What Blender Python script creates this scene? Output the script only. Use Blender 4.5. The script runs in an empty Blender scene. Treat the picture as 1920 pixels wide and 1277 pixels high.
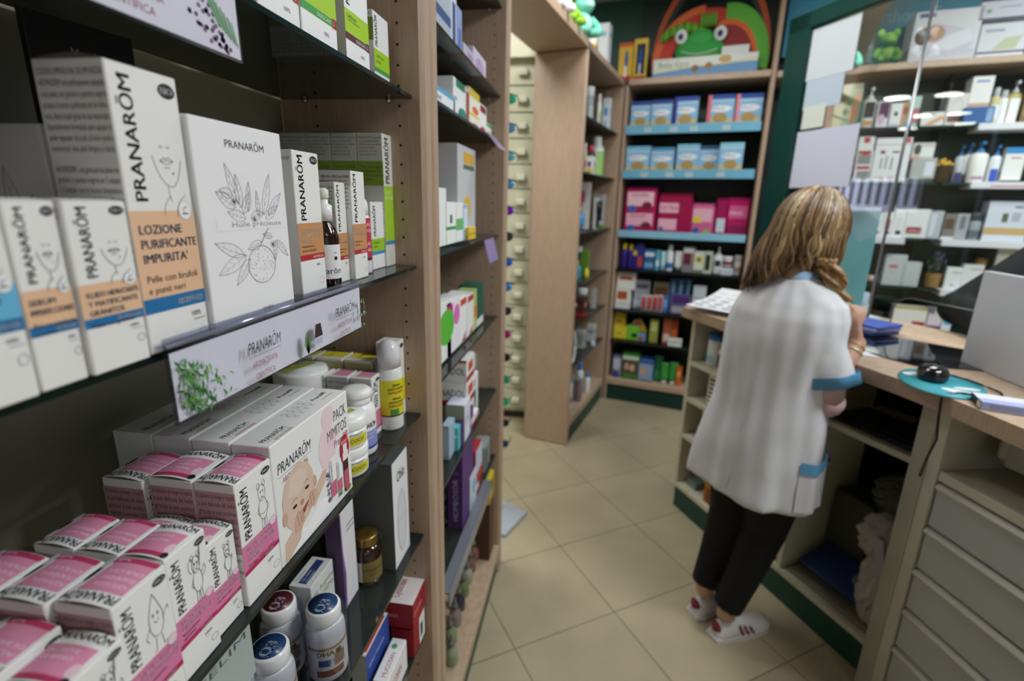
import bpy, math, random
from mathutils import Vector, Matrix
S=bpy.context.scene; COL=S.collection
random.seed(7)
# ------------------------------------------------------------ camera, world, light, exposure
cam=bpy.data.cameras.new('camera'); co=bpy.data.objects.new('camera',cam); COL.objects.link(co); S.camera=co
cam.sensor_width=36; cam.lens=950/1920*36; cam.clip_start=.02
_r=[(0.988,0.062,-0.144),(0.155,-0.256,0.954),(0.022,-0.965,-0.262)]
_x=Vector([r[0] for r in _r]).normalized(); _f=Vector([r[2] for r in _r]); _f=(_f-_x*_f.dot(_x)).normalized(); _u=_x.cross(_f)
co.matrix_world=Matrix(((_x[0],_u[0],-_f[0],0),(_x[1],_u[1],-_f[1],0),(_x[2],_u[2],-_f[2],1.5),(0,0,0,1)))
cam.dof.use_dof=True; cam.dof.focus_distance=.62; cam.dof.aperture_fstop=3.2
W=bpy.data.worlds.new('world'); S.world=W; W.use_nodes=True
W.node_tree.nodes['Background'].inputs[0].default_value=(.75,.85,1,1); W.node_tree.nodes['Background'].inputs[1].default_value=.9
S.view_settings.view_transform='Standard'; S.view_settings.look='None'; S.view_settings.exposure=0.0; S.view_settings.gamma=1
S.cycles.max_bounces=8; S.cycles.transparent_max_bounces=16; S.cycles.caustics_reflective=False; S.cycles.caustics_refractive=False
def area(loc,sx,sy,p,col=(.88,.95,1),rot=(0,0,0)):
    l=bpy.data.lights.new('ceiling_light_glow','AREA'); l.shape='RECTANGLE'; l.size=sx; l.size_y=sy; l.energy=p; l.color=col
    o=bpy.data.objects.new('ceiling_light_glow',l); COL.objects.link(o); o.location=loc; o.rotation_euler=rot; return o
LIGHTS=[((1.75,.85),1.2,.3,50),((2.4,2.3),1.2,.3,34),((.2,2.3),.6,.6,14),((1.7,-1.6),1.2,.3,5),((-1.0,2.2),.6,.6,20)]  # last one is added to brighten the drawer wall behind the passage
ZC=2.95
for (x,y),sx,sy,p in LIGHTS: area((x,y,ZC-.05),sx,sy,p)
# ------------------------------------------------------------ materials
_M={}
def lin(h):
    h=h.lstrip('#'); c=[int(h[i:i+2],16)/255 for i in (0,2,4)]
    return tuple((v/12.92 if v<=.04045 else ((v+.055)/1.055)**2.4) for v in c)+(1,)
def mat(h,rough=.55,metal=0.,spec=.4,emit=0.,coat=0.):
    k=(h,rough,metal,spec,emit,coat)
    if k in _M: return _M[k]
    m=bpy.data.materials.new('paint_'+h.strip('#')); m.use_nodes=True; b=m.node_tree.nodes['Principled BSDF']
    b.inputs['Base Color'].default_value=lin(h); b.inputs['Roughness'].default_value=rough; b.inputs['Metallic'].default_value=metal
    b.inputs['Specular IOR Level'].default_value=spec; b.inputs['Coat Weight'].default_value=coat
    if emit: b.inputs['Emission Color'].default_value=lin(h); b.inputs['Emission Strength'].default_value=emit
    _M[k]=m; return m
def nodes(name):
    m=bpy.data.materials.new(name); m.use_nodes=True; return m,m.node_tree,m.node_tree.nodes['Principled BSDF']
def ramp_mat(name,c1,c2,scale,rough=.5,stretch=(1,1,1),bump=0,detail=4,pos=(.35,.65),coord='Object',coat=0):
    m,t,b=nodes(name); n=t.nodes.new('ShaderNodeTexNoise'); mp=t.nodes.new('ShaderNodeMapping'); tc=t.nodes.new('ShaderNodeTexCoord'); r=t.nodes.new('ShaderNodeValToRGB')
    t.links.new(tc.outputs[coord],mp.inputs[0]); mp.inputs['Scale'].default_value=stretch; t.links.new(mp.outputs[0],n.inputs[0]); n.inputs['Scale'].default_value=scale; n.inputs['Detail'].default_value=detail
    t.links.new(n.outputs[0],r.inputs[0]); r.color_ramp.elements[0].color=lin(c1); r.color_ramp.elements[1].color=lin(c2); r.color_ramp.elements[0].position=pos[0]; r.color_ramp.elements[1].position=pos[1]
    t.links.new(r.outputs[0],b.inputs['Base Color']); b.inputs['Roughness'].default_value=rough; b.inputs['Coat Weight'].default_value=coat
    if bump:
        bp=t.nodes.new('ShaderNodeBump'); bp.inputs['Strength'].default_value=bump; bp.inputs['Distance'].default_value=.004; t.links.new(n.outputs[0],bp.inputs['Height']); t.links.new(bp.outputs[0],b.inputs['Normal'])
    return m
WOOD=ramp_mat('beech_laminate','#ad927c','#b89d86',26,.42,(9,9,.55),detail=6)
WOODH=ramp_mat('beech_laminate_top','#b49a82','#c4ab93',20,.4,(2,2,9),detail=5)
GREEN=ramp_mat('dark_green_laminate','#0e2a26','#133430',3,.35)
GREENP=mat('#1c4a3e',.45); CREAM=ramp_mat('cream_laminate','#c9c5ae','#d3cfba',4,.45)
WHITE=mat('#e9e8e6'); BLACK=mat('#101012',.35); WALL=ramp_mat('wall_paint','#1b4a44','#215650',2,.45); CEIL=mat('#d9d6cf',.8)
def glass(name,tint,rough=.02,mixf=None,ior=1.5):
    m=bpy.data.materials.new(name); m.use_nodes=True; t=m.node_tree; t.nodes.clear(); o=t.nodes.new('ShaderNodeOutputMaterial')
    tr=t.nodes.new('ShaderNodeBsdfTransparent'); g=t.nodes.new('ShaderNodeBsdfGlossy'); mx=t.nodes.new('ShaderNodeMixShader'); fr=t.nodes.new('ShaderNodeFresnel')
    tr.inputs[0].default_value=lin(tint); g.inputs['Roughness'].default_value=rough; fr.inputs[0].default_value=ior
    if mixf: mx.inputs[0].default_value=mixf
    else: t.links.new(fr.outputs[0],mx.inputs[0])
    t.links.new(tr.outputs[0],mx.inputs[1]); t.links.new(g.outputs[0],mx.inputs[2]); t.links.new(mx.outputs[0],o.inputs[0]); return m
SHELFG=glass('shelf_glass','#ecf2ee',.04)
_t=SHELFG.node_tree; _d=_t.nodes.new('ShaderNodeBsdfDiffuse'); _d.inputs[0].default_value=lin('#8f9a94'); _m=_t.nodes.new('ShaderNodeMixShader'); _m.inputs[0].default_value=.055; _o=[n for n in _t.nodes if n.type=='OUTPUT_MATERIAL'][0]; _s=_o.inputs[0].links[0].from_socket; _t.links.new(_s,_m.inputs[1]); _t.links.new(_d.outputs[0],_m.inputs[2]); _t.links.new(_m.outputs[0],_o.inputs[0]); PANE=glass('screen_glass','#eef4f2',.0,None,1.45); CLEAR=glass('clear_plastic','#e6e8f0',.12,.14)
EDGE=mat('#12201c',.12,0,.6); SMOKE=ramp_mat('smoked_back','#918e7e','#9f9c8c',2,.25)
CHROME=mat('#c8c8c8',.2,1)
# ------------------------------------------------------------ mesh builder
_T={}
def tgeo(s,bold):
    k=(s,bold)
    if k not in _T:
        cu=bpy.data.curves.new('t','FONT'); cu.body=s; cu.size=1; cu.resolution_u=2; cu.offset=0; cu.fill_mode='FRONT'
        ob=bpy.data.objects.new('t',cu); me=bpy.data.meshes.new_from_object(ob)
        vs=[(v.co.x,v.co.y) for v in me.vertices]; fs=[tuple(p.vertices) for p in me.polygons]
        if vs:
            x0=min(v[0] for v in vs); vs=[(v[0]-x0,v[1]) for v in vs]
        W0=max([v[0] for v in vs] or [1])
        if bold>=.015: nv=len(vs); vs=[(x-.02,y) for x,y in vs]+[(x+.02,y) for x,y in vs]; fs=fs+[tuple(i+nv for i in f) for f in fs]
        _T[k]=(vs,fs,W0); bpy.data.objects.remove(ob); bpy.data.curves.remove(cu); bpy.data.meshes.remove(me)
    return _T[k]
class MB:
    def __init__(s): s.v=[];s.f=[];s.m=[];s.mats=[];s.sm=[]
    def mi(s,m):
        if isinstance(m,str): m=mat(m)
        if m not in s.mats: s.mats.append(m)
        return s.mats.index(m)
    def add(s,vs,fs,m,smooth=False):
        o=len(s.v); s.v+= [tuple(v) for v in vs]; k=s.mi(m)
        for f in fs: s.f.append(tuple(i+o for i in f)); s.m.append(k); s.sm.append(smooth)
    def box(s,x0,x1,y0,y1,z0,z1,m,b=0.,mtop=None,medge=None):
        if b<=0:
            vs=[(x,y,z) for x in (x0,x1) for y in (y0,y1) for z in (z0,z1)]
            fs=[((0,1,3,2),m),((4,6,7,5),m),((0,4,5,1),m),((2,3,7,6),m),((0,2,6,4),m),((1,5,7,3),m)]
            if medge: fs=[(f,medge if i<4 else m) for i,(f,_) in enumerate(fs)]
            if mtop: fs[5]=(fs[5][0],mtop)
            for f,mm in fs: s.add(vs,[f],mm)
            return
        b=min(b,(x1-x0)/2.01,(y1-y0)/2.01,(z1-z0)/2.01)
        X=(x0,x1);Y=(y0,y1);Z=(z0,z1); vs=[];ix={}
        for i in (0,1):
            for j in (0,1):
                for k in (0,1):
                    sx,sy,sz=(1,-1)[i],(1,-1)[j],(1,-1)[k]
                    for a in range(3):
                        p=[X[i]+sx*b,Y[j]+sy*b,Z[k]+sz*b]; p[a]=(X[i],Y[j],Z[k])[a]
                        ix[(i,j,k,a)]=len(vs); vs.append(p)
        fs=[]
        for e in (0,1):
            fs+= [[ix[(e,j,k,0)] for j,k in ((0,0),(1,0),(1,1),(0,1))],[ix[(j,e,k,1)] for j,k in ((0,0),(1,0),(1,1),(0,1))],[ix[(j,k,e,2)] for j,k in ((0,0),(1,0),(1,1),(0,1))]]
        for p in (0,1):
            for q in (0,1):
                fs+= [[ix[(p,q,0,0)],ix[(p,q,1,0)],ix[(p,q,1,1)],ix[(p,q,0,1)]],[ix[(p,0,q,0)],ix[(p,1,q,0)],ix[(p,1,q,2)],ix[(p,0,q,2)]],[ix[(0,p,q,1)],ix[(1,p,q,1)],ix[(1,p,q,2)],ix[(0,p,q,2)]]]
                for k in (0,1): fs.append([ix[(p,q,k,0)],ix[(p,q,k,1)],ix[(p,q,k,2)]])
        c=Vector(((x0+x1)/2,(y0+y1)/2,(z0+z1)/2)); out=[]
        for f in fs:
            P=[Vector(vs[i]) for i in f]; n=(P[1]-P[0]).cross(P[2]-P[0]); g=sum(P,Vector())/len(P)
            out.append(f if n.dot(g-c)>0 else f[::-1])
        s.add(vs,out,m)
    def prism(s,pts,z0,z1,m,mtop=None):
        n=len(pts); a=sum(pts[i][0]*pts[(i+1)%n][1]-pts[(i+1)%n][0]*pts[i][1] for i in range(n))
        if a<0: pts=pts[::-1]
        vs=[(x,y,z0) for x,y in pts]+[(x,y,z1) for x,y in pts]
        s.add(vs,[tuple(range(n))[::-1]]+[(i,(i+1)%n,(i+1)%n+n,i+n) for i in range(n)],m); s.add(vs,[tuple(range(n,2*n))],mtop or m)
    def lathe(s,prof,m,c=(0,0,0),seg=24,smooth=True,ell=1.,cap=True,ax=None):
        vs=[];fs=[]
        for r,z in prof:
            for i in range(seg):
                a=2*math.pi*i/seg; p=Vector((r*math.cos(a)*ell,r*math.sin(a),z))
                if ax is not None: p=ax@p
                vs.append(Vector(c)+p)
        for k in range(len(prof)-1):
            for i in range(seg): j=(i+1)%seg; fs.append((k*seg+i,k*seg+j,(k+1)*seg+j,(k+1)*seg+i))
        if cap: fs+= [tuple(range(seg))[::-1],tuple((len(prof)-1)*seg+i for i in range(seg))]
        s.add(vs,fs,m,smooth)
    def tube(s,pts,r,m,seg=8,flat=None):
        pts=[Vector(p) for p in pts]; n=len(pts); rr=r if isinstance(r,(list,tuple)) else [r]*n; vs=[];fs=[]; up=None
        for i,p in enumerate(pts):
            t=(pts[min(i+1,n-1)]-pts[max(i-1,0)]); t=t.normalized() if t.length>1e-9 else Vector((0,0,1))
            if up is None: up=Vector((0,0,1)) if abs(t.z)<.9 else Vector((1,0,0))
            if flat is not None: up=Vector(flat)
            a=t.cross(up); a=a.normalized() if a.length>1e-6 else t.orthogonal().normalized(); b=a.cross(t).normalized()
            if flat is None: up=b
            q=rr[i]; ra,rb=q if isinstance(q,tuple) else (q,q)
            for k in range(seg):
                w=2*math.pi*k/seg; vs.append(p+a*math.cos(w)*ra+b*math.sin(w)*rb)
        for i in range(n-1):
            for k in range(seg): j=(k+1)%seg; fs.append((i*seg+k,i*seg+j,(i+1)*seg+j,(i+1)*seg+k))
        fs+= [tuple(range(seg))[::-1],tuple((n-1)*seg+k for k in range(seg))]
        s.add(vs,fs,m,True)
    def loft(s,rings,m,cap=True,smooth=True):
        n=len(rings[0]); vs=[p for r in rings for p in r]; fs=[]
        for k in range(len(rings)-1):
            for i in range(n): j=(i+1)%n; fs.append((k*n+i,k*n+j,(k+1)*n+j,(k+1)*n+i))
        if cap: fs+= [tuple(range(n))[::-1],tuple((len(rings)-1)*n+i for i in range(n))]
        s.add(vs,fs,m,smooth)
    def ellip(s,c,r,m,seg=16,rings=10,rot=None):
        prof=[(max(1e-4,math.sin(math.pi*k/rings)),-math.cos(math.pi*k/rings)) for k in range(rings+1)]; vs=[];fs=[]
        for q,z in prof:
            for i in range(seg):
                a=2*math.pi*i/seg; p=Vector((q*math.cos(a)*r[0],q*math.sin(a)*r[1],z*r[2]))
                if rot: p=rot@p
                vs.append(Vector(c)+p)
        for k in range(rings):
            for i in range(seg): j=(i+1)%seg; fs.append((k*seg+i,k*seg+j,(k+1)*seg+j,(k+1)*seg+i))
        s.add(vs,fs,m,True)
    # decals on a flat face: O origin, U, V unit vectors, w, h size
    def face(s,O,U,V,w,h,ops,eps=.00012,k0=1):
        O=Vector(O);U=Vector(U);V=Vector(V);N=U.cross(V)
        def P(x,y,k): return O+U*(x*w)+V*(y*h)+N*(eps*(k+k0)+(.00009 if c in 'tlo' else .00005 if c=='e' else 0))
        k=-1
        for o in ops:
            c=o[0]
            if c in 'rp' or (c=='e' and o[3]>.03): k+=.5
            k=max(k,0)
            if c=='r': s.add([P(o[1],o[2],k),P(o[3],o[2],k),P(o[3],o[4],k),P(o[1],o[4],k)],[(0,1,2,3)],o[5])
            elif c=='e':
                q=[P(o[1]+o[3]*math.cos(a*math.pi/10),o[2]+o[4]*math.sin(a*math.pi/10),k) for a in range(20)]; s.add(q,[tuple(range(20))],o[5])
            elif c=='p': s.add([P(x,y,k) for x,y in o[1]],[tuple(range(len(o[1])))],o[2])
            elif c in 'lo':
                pts=o[1] if c=='l' else [(o[1]+o[3]*math.cos(a*math.pi/12),o[2]+o[4]*math.sin(a*math.pi/12)) for a in range(25)]
                wd,col=(o[2],o[3]) if c=='l' else (o[5],o[6])
                for (x0,y0),(x1,y1) in zip(pts,pts[1:]):
                    a=P(x0,y0,k);b=P(x1,y1,k);d=b-a
                    if d.length<1e-7: continue
                    n=d.cross(N).normalized()*wd/2; s.add([a-n,b-n,b+n,a+n],[(0,1,2,3)],col)
            elif c=='t':
                x,y,hh,col=o[2:6]; q=o[6] if len(o)>6 else {}
                vs,fs,tw=tgeo(o[1],q.get('b',.0)); rot=q.get('rot',0); A,B=(U,V) if rot==0 else ((V,-U) if rot==90 else (-V,U) if rot==-90 else (-U,-V))
                H_=(h if rot in(0,180) else w); W_=(w if rot in (0,180) else h); sc=hh*H_/.7; sx=q['w']*W_/tw if 'w' in q else sc; sh=q.get('sh',0)
                if not q.get('c'): sx=min(sx,(1-.03-(x if rot==0 else y) if rot in (0,90) else (x if rot==180 else y)-.03)*W_/tw)
                ox=-tw*sx/2 if q.get('c') else 0; base=P(x,y,k)
                s.add([base+A*(vx*sx+ox+vy*sc*sh)+B*(vy*sc) for vx,vy in vs],fs,col)
            elif c=='tl':   # text lines: ('tl',[lines],x,y_top,lineheight,col,{w})
                q=o[6] if len(o)>6 else {}
                for i,L in enumerate(o[1]):
                    if L: s.face(O+V*((o[3]-o[4]*(i+1))*h),U,V,w,h,[('t',L,o[2],0,o[4]*.62,o[5],dict(q))],eps,k+k0)
    def wrap(s,txt,r,z,h,ang,col,w=None,c=(0,0,0),bold=.006,eps=.0004):
        vs,fs,tw=tgeo(txt,bold); sc=h/.7; sx=(w/tw) if w else sc
        pts=[]
        for x,y in vs:
            a=ang+(x-tw/2)*sx/r; pts.append((c[0]+(r+eps)*math.cos(a),c[1]+(r+eps)*math.sin(a),c[2]+z+y*sc))
        s.add(pts,fs,col)
    def band(s,r,z0,z1,a0,a1,m,c=(0,0,0),eps=.0002,n=14):
        vs=[];R=r+eps
        for i in range(n+1):
            a=a0+(a1-a0)*i/n
            for z in (z0,z1): vs.append((c[0]+R*math.cos(a),c[1]+R*math.sin(a),c[2]+z))
        s.add(vs,[(2*i,2*i+2,2*i+3,2*i+1) for i in range(n)],m,True)
    def build(s,name,parent=None,loc=None,rz=0,lab=None,cat=None,grp=None,kind=None,rot=None):
        me=bpy.data.meshes.new(name); me.from_pydata([tuple(v) for v in s.v],[],s.f)
        for m in s.mats: me.materials.append(m)
        me.polygons.foreach_set('material_index',s.m); me.polygons.foreach_set('use_smooth',s.sm); me.update()
        o=bpy.data.objects.new(name,me); COL.objects.link(o)
        if parent: o.parent=parent
        if loc is not None: o.location=loc
        o.rotation_euler=rot if rot else (0,0,rz)
        tag(o,lab,cat,grp,kind); return o
def tag(o,lab=None,cat=None,grp=None,kind=None):
    if lab:o['label']=lab
    if cat:o['category']=cat
    if grp:o['group']=grp
    if kind:o['kind']=kind
    return o
def empty(name,loc,rz=0,lab=None,cat=None,grp=None):
    o=bpy.data.objects.new(name,None); COL.objects.link(o); o.location=loc; o.rotation_euler=(0,0,rz); o.empty_display_size=.05; return tag(o,lab,cat,grp)
class Fr:
    def __init__(s,o,a): s.o=Vector((o[0],o[1],0)); s.a=math.radians(a); s.n=Vector((math.cos(s.a),math.sin(s.a),0)); s.u=Vector((-math.sin(s.a),math.cos(s.a),0))
    def at(s,u,n,z): return s.o+s.u*u+s.n*n+Vector((0,0,z))
FA=Fr((-.33,0),0); FC=Fr((-.078,2.996),-14.5); FD=Fr((.213,3.875),-104.2); FL=Fr((.492,2.435),-152.6); FR=Fr((.96,1.39),-164.5)
FRM={'A':FA,'B':FA,'C':FC,'D':FD,'L':FL,'R':FR}
def darker(h,k=.85):
    h=h.lstrip('#'); return '#'+''.join('%02x'%int(int(h[i:i+2],16)*k) for i in (0,2,4))
# carton: local front +X, width +Y, depth -X
def carton(name,w,d,h,col,front=(),side=(),top=(),parent=None,bow=0.,**kw):
    m=MB(); m.box(-d,0,0,w,0,h,col,.0009)
    m.face((0,0,0),(0,1,0),(0,0,1),w,h,front); m.face((-d,0,0),(1,0,0),(0,0,1),d,h,side)
    if bow:
        n=6; R=[(-d+d*i/n, h+bow*math.sin(math.pi*i/n)) for i in range(n+1)]
        m.add([(x,.0008,z) for x,z in R]+[(x,w-.0008,z) for x,z in R],[(i,i+1,i+n+2,i+n+1) for i in range(n)],col,True)
        m.add([(x,.0008,z) for x,z in R],[tuple(range(n+1))],'#6a6058')
        m.face((0,0,h+bow*.55),(0,1,0),(-1,0,0),w,d,[],.0001)
        s2=MB(); s2.face((0,0,0),(0,1,0),(-1,0,0),w,d,top,.0001,3); vs=[]
        # sink the printed top onto the bowed flap
        for x,y,z in s2.v: vs.append((x,y,z+h+bow*math.sin(math.pi*min(1,max(0,-x/d)))))
        zb=lambda x:h+bow*math.sin(math.pi*min(1,max(0,-x/d)))
        for f,k,sm in zip(s2.f,s2.m,s2.sm):
            if len(f)==4 and abs(s2.v[f[0]][0]-s2.v[f[2]][0])>d*.15:
                q=[Vector(s2.v[i]) for i in f]; n=8; L=[]
                for i in range(n+1):
                    for a,b in ((q[0],q[3]),(q[1],q[2])): p=a.lerp(b,i/n); L.append((p.x,p.y,p.z+zb(p.x)))
                m.add(L,[(2*i,2*i+1,2*i+3,2*i+2) for i in range(n)],s2.mats[k])
            else: m.add([vs[i] for i in f],[tuple(range(len(f)))],s2.mats[k])
    else:
        m.face((0,0,h),(0,1,0),(-1,0,0),w,d,top)
        m.face((0,0,h),(0,1,0),(-1,0,0),w,d,[('l',[(.02,.93),(.98,.93)],.0006,'#8a8680')] if not top else [])
    return m.build(name,parent,**kw)
def bar_ops(ops,r,h,m):
    for o in ops:
        if o[0]=='r': m.band(r,o[2]*h,o[4]*h,-1.25,1.25,o[5])
def vessel(kind,name,w,h,st,**kw):
    r=w/2; body=st[0]; ops=st[1] if len(st)>1 and isinstance(st[1],list) else []; cap=st[2] if len(st)>2 else darker(body)
    m=MB(); B=mat(body,.3); C=mat(cap,.35)
    if kind=='can':
        m.lathe([(r*.94,0),(r,.004),(r,h*.68),(r*.9,h*.74),(r*.55,h*.78)],B); bar_ops(ops,r,h*.7,m); o=m.build(name,**kw)
        c=MB(); c.lathe([(r*.62,h*.77),(r*.64,h*.79),(r*.62,h*.97),(r*.5,h)],C,seg=16); c.build('cap',o)
    elif kind=='jar':
        m.lathe([(r*.9,0),(r,.004),(r,h*.66),(r*.9,h*.72)],B); bar_ops(ops,r,h*.72,m); o=m.build(name,**kw)
        c=MB(); c.lathe([(r*1.0,h*.7),(r*1.04,h*.72),(r*1.04,h*.97),(r*.95,h)],C); c.build('lid',o)
    elif kind=='pump':
        m.lathe([(r*.9,0),(r,.005),(r,h*.64),(r*.85,h*.7),(r*.35,h*.74)],B,ell=.7); 
        for q in ops:
            if q[0]=='r': m.face((r*.7,-r,0),(0,1,0),(0,0,1),2*r,h*.72,[('r',.18,q[2],.82,q[4],q[5])],.0006)
        o=m.build(name,**kw); c=MB(); c.lathe([(r*.42,h*.73),(r*.42,h*.8),(r*.14,h*.82),(r*.14,h*.92)],C,seg=12)
        c.box(-r*.25,r*.85,-r*.2,r*.2,h*.92,h,C,.002); c.build('pump_head',o)
    elif kind=='tube':
        R=[]
        for k in range(7):
            t=k/6; a=r*(1-.05*t); b=r*.75*(1-t)+.002; R.append([(b*math.cos(2*math.pi*i/16),a*math.sin(2*math.pi*i/16),h*.16+t*h*.84) for i in range(16)])
        m.loft(R,B); bb=[q for q in ops if q[0]=='r']; o=m.build(name,**kw)
        c=MB(); c.lathe([(r*.72,0),(r*.74,h*.16)],C,seg=16); c.build('cap',o)
    return o
def product(row):
    f,u,n,z,w,d,h,kind,st,name,cat,grp,lab=row; F=FRM[f]; kw=dict(rz=F.a,lab=lab,cat=cat,grp=grp); h=max(h,.02)
    L=F.at(u,n,z); Lc=F.at(u+w/2,n-max(w/2,.01),z); ops=st[1] if len(st)>1 and isinstance(st[1],list) else []
    dk=darker(st[0],.9)
    if kind in('box','boxs'):
        side=ops if f=='C' or kind=='boxs' else [('r',.12,.1,.88,.3,darker(dk,.8))]
        return carton(name,w,d,h,st[0],ops if kind=='box' else [('r',0,0,1,.25,'#a82828'),('r',.2,.4,.8,.8,'#c8503c')],side,[],loc=L,**kw)
    if kind in('can','jar','pump','tube'): return vessel(kind,name,w,h,st,loc=Lc,**kw)
    m=MB(); c=st[0]
    if kind=='pack':
        m.box(-d,0,0,w,0,h*.93,mat(c,.3),.014); m.box(-d/2-.003,-d/2+.003,.004,w-.004,h*.9,h,mat(darker(c),.3)); m.face((0,0,0),(0,1,0),(0,0,1),w,h*.93,ops,.0003)
        return m.build(name,loc=L,**kw)
    if kind=='tubev':
        m.box(-.008,0,0,w-.003,0,h,mat('#d8d4d4',.4),.001); o=m.build(name,loc=L,**kw); t=MB(); t.lathe([(w*.3,h*.12),(w*.32,h*.2),(w*.32,h*.85),(w*.2,h*.92)],mat(c,.3),(.004,w/2,0),12); t.build('balm_tube',o); return o
    if kind=='brush':
        m.box(-.01,0,0,w-.003,0,h,mat(c if c!='#16181a' else '#b8b8b8',.4),.001); m.face((0,0,0),(0,1,0),(0,0,1),w,h,[('e',.5,.9,.12,.03,'#f0f0f0')]); o=m.build(name,loc=L,**kw); t=MB()
        t.tube([(.006,w/2,h*.06),(.008,w/2,h*.45),(.01,w/2,h*.6),(.01,w/2,h*.88)],[w*.1,w*.08,w*.22,w*.2],mat('#9fb8cc' if c!='#16181a' else '#101214',.4),8); t.build('brush',o); return o
    if kind=='ball':
        m.ellip((0,0,h*.42),(w*.46,w*.46,h*.42),mat(c,.3)); m.tube([(0,0,h*.8),(0,.004,h)],[w*.08,w*.05],mat('#e8d860'),8); return m.build(name,loc=Lc,**kw)
    if kind=='ring':
        m.tube([(math.cos(a*math.pi/12)*w*.2,math.cos(a*math.pi/12)*w*.6,h/2+math.sin(a*math.pi/12)*(h/2-.008)) for a in range(25)],.008,mat(c,.3),8); return m.build(name,loc=Lc,**kw)
    if kind=='roll':
        X=Matrix.Rotation(math.pi/2,3,'X'); m.lathe([(h*.4,0),(h*.5,.004),(h*.5,w*.8)],mat(c,.35),(0,w/2,h/2),20,ax=X); m.lathe([(h*.505,w*.3),(h*.505,w*.5)],mat('#d88a70'),(0,w/2,h/2),20,ax=X,cap=False); o=m.build(name,loc=Lc,**kw)
        t=MB(); t.lathe([(h*.5,w*.8),(h*.42,w*.98),(h*.3,w)],mat('#f2f2f2',.3),(0,w/2,h/2),20,ax=X); t.build('cap',o); return o
    if kind=='basket':
        r=w/2; m.lathe([(r*.8,0),(r,h*.6),(r*1.06,h*.62),(r*1.0,h*.6),(r*.7,h*.5)],mat(c,.7)); 
        for k in range(10): m.lathe([(r*(.8+.2*k/10)+.002,h*.06*k+.004),(r*(.82+.2*k/10)+.004,h*.06*k+.006),(r*(.82+.2*k/10)+.002,h*.06*k+.009)],mat(darker(c,1.2),.7),cap=False)
        o=m.build(name,loc=Lc,**kw); t=MB(); rr=random.Random(3)
        if 'lavender' in lab:
            for k in range(50):
                a=rr.uniform(0,6.28);q=rr.uniform(0,r*.9); x,y=q*math.cos(a),q*math.sin(a); tz=h*rr.uniform(.8,1.5); t.tube([(x*.6,y*.6,h*.5),(x,y,tz*.8),(x*1.2,y*1.2,tz)],[.002,.002,.001],mat('#5a7050'),5)
                t.ellip((x*1.2,y*1.2,tz),(.006,.006,.014),mat('#6c6a98' if k%2 else '#4a6040'),6,4)
            t.build('lavender',o)
        else:
            for k in range(26):
                a=rr.uniform(0,6.28);q=rr.uniform(0,r*.8); t.ellip((q*math.cos(a),q*math.sin(a),h*.62+rr.uniform(0,h*.25)*(1-q/r)),(.016,.012,.012),mat('#d8a838' if k%3 else '#e8cc70',.35,.3),8,6)
            t.build('golden_filling',o,kind='stuff')
        return o
    if kind=='tent':
        m.add([(0,0,0),(0,w,0),(0,w*.95,h*.5),(0,w*.6,h),(0,w*.2,h*.9),(-.03,0,0),(-.03,w,0),(-.03,w*.95,h*.5),(-.03,w*.6,h),(-.03,w*.2,h*.9)],[(0,1,2,3,4),(9,8,7,6,5)]+[(i,i+5,(i+1)%5+5,(i+1)%5) for i in range(5)],c)
        m.face((0,0,0),(0,1,0),(0,0,1),w,h,[('e',.45,.75,.22,.12,'#c04a80'),('r',.5,.1,.9,.4,'#7a2a30'),('e',.3,.35,.14,.14,'#e08a30')],.0004); return m.build(name,loc=L,**kw)
    if kind=='teether':
        # card stands facing the aisle entrance
        m.box(-.15,.02,0,.012,0,h*.8,mat(c,.4),.004); m.face((-.15,0,0),(1,0,0),(0,0,1),.17,h*.8,[('r',.0,.55,.6,1,'#9aa4a4')]); m.tube([(-.09+.05*math.cos(a*math.pi/8),.006,h*.8+.03*math.sin(a*math.pi/8)) for a in range(9)],.006,mat('#a8b0b0'),6)
        o=m.build(name,loc=Lc,**kw); t=MB()
        for a in range(8): t.ellip((-.075+.032*math.cos(a*math.pi/4),-.012,h*.42+.032*math.sin(a*math.pi/4)),(.017,.012,.017),mat('#b04048' if a%2 else '#c87078',.3),10,8)
        t.build('teething_ring',o); return o
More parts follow.
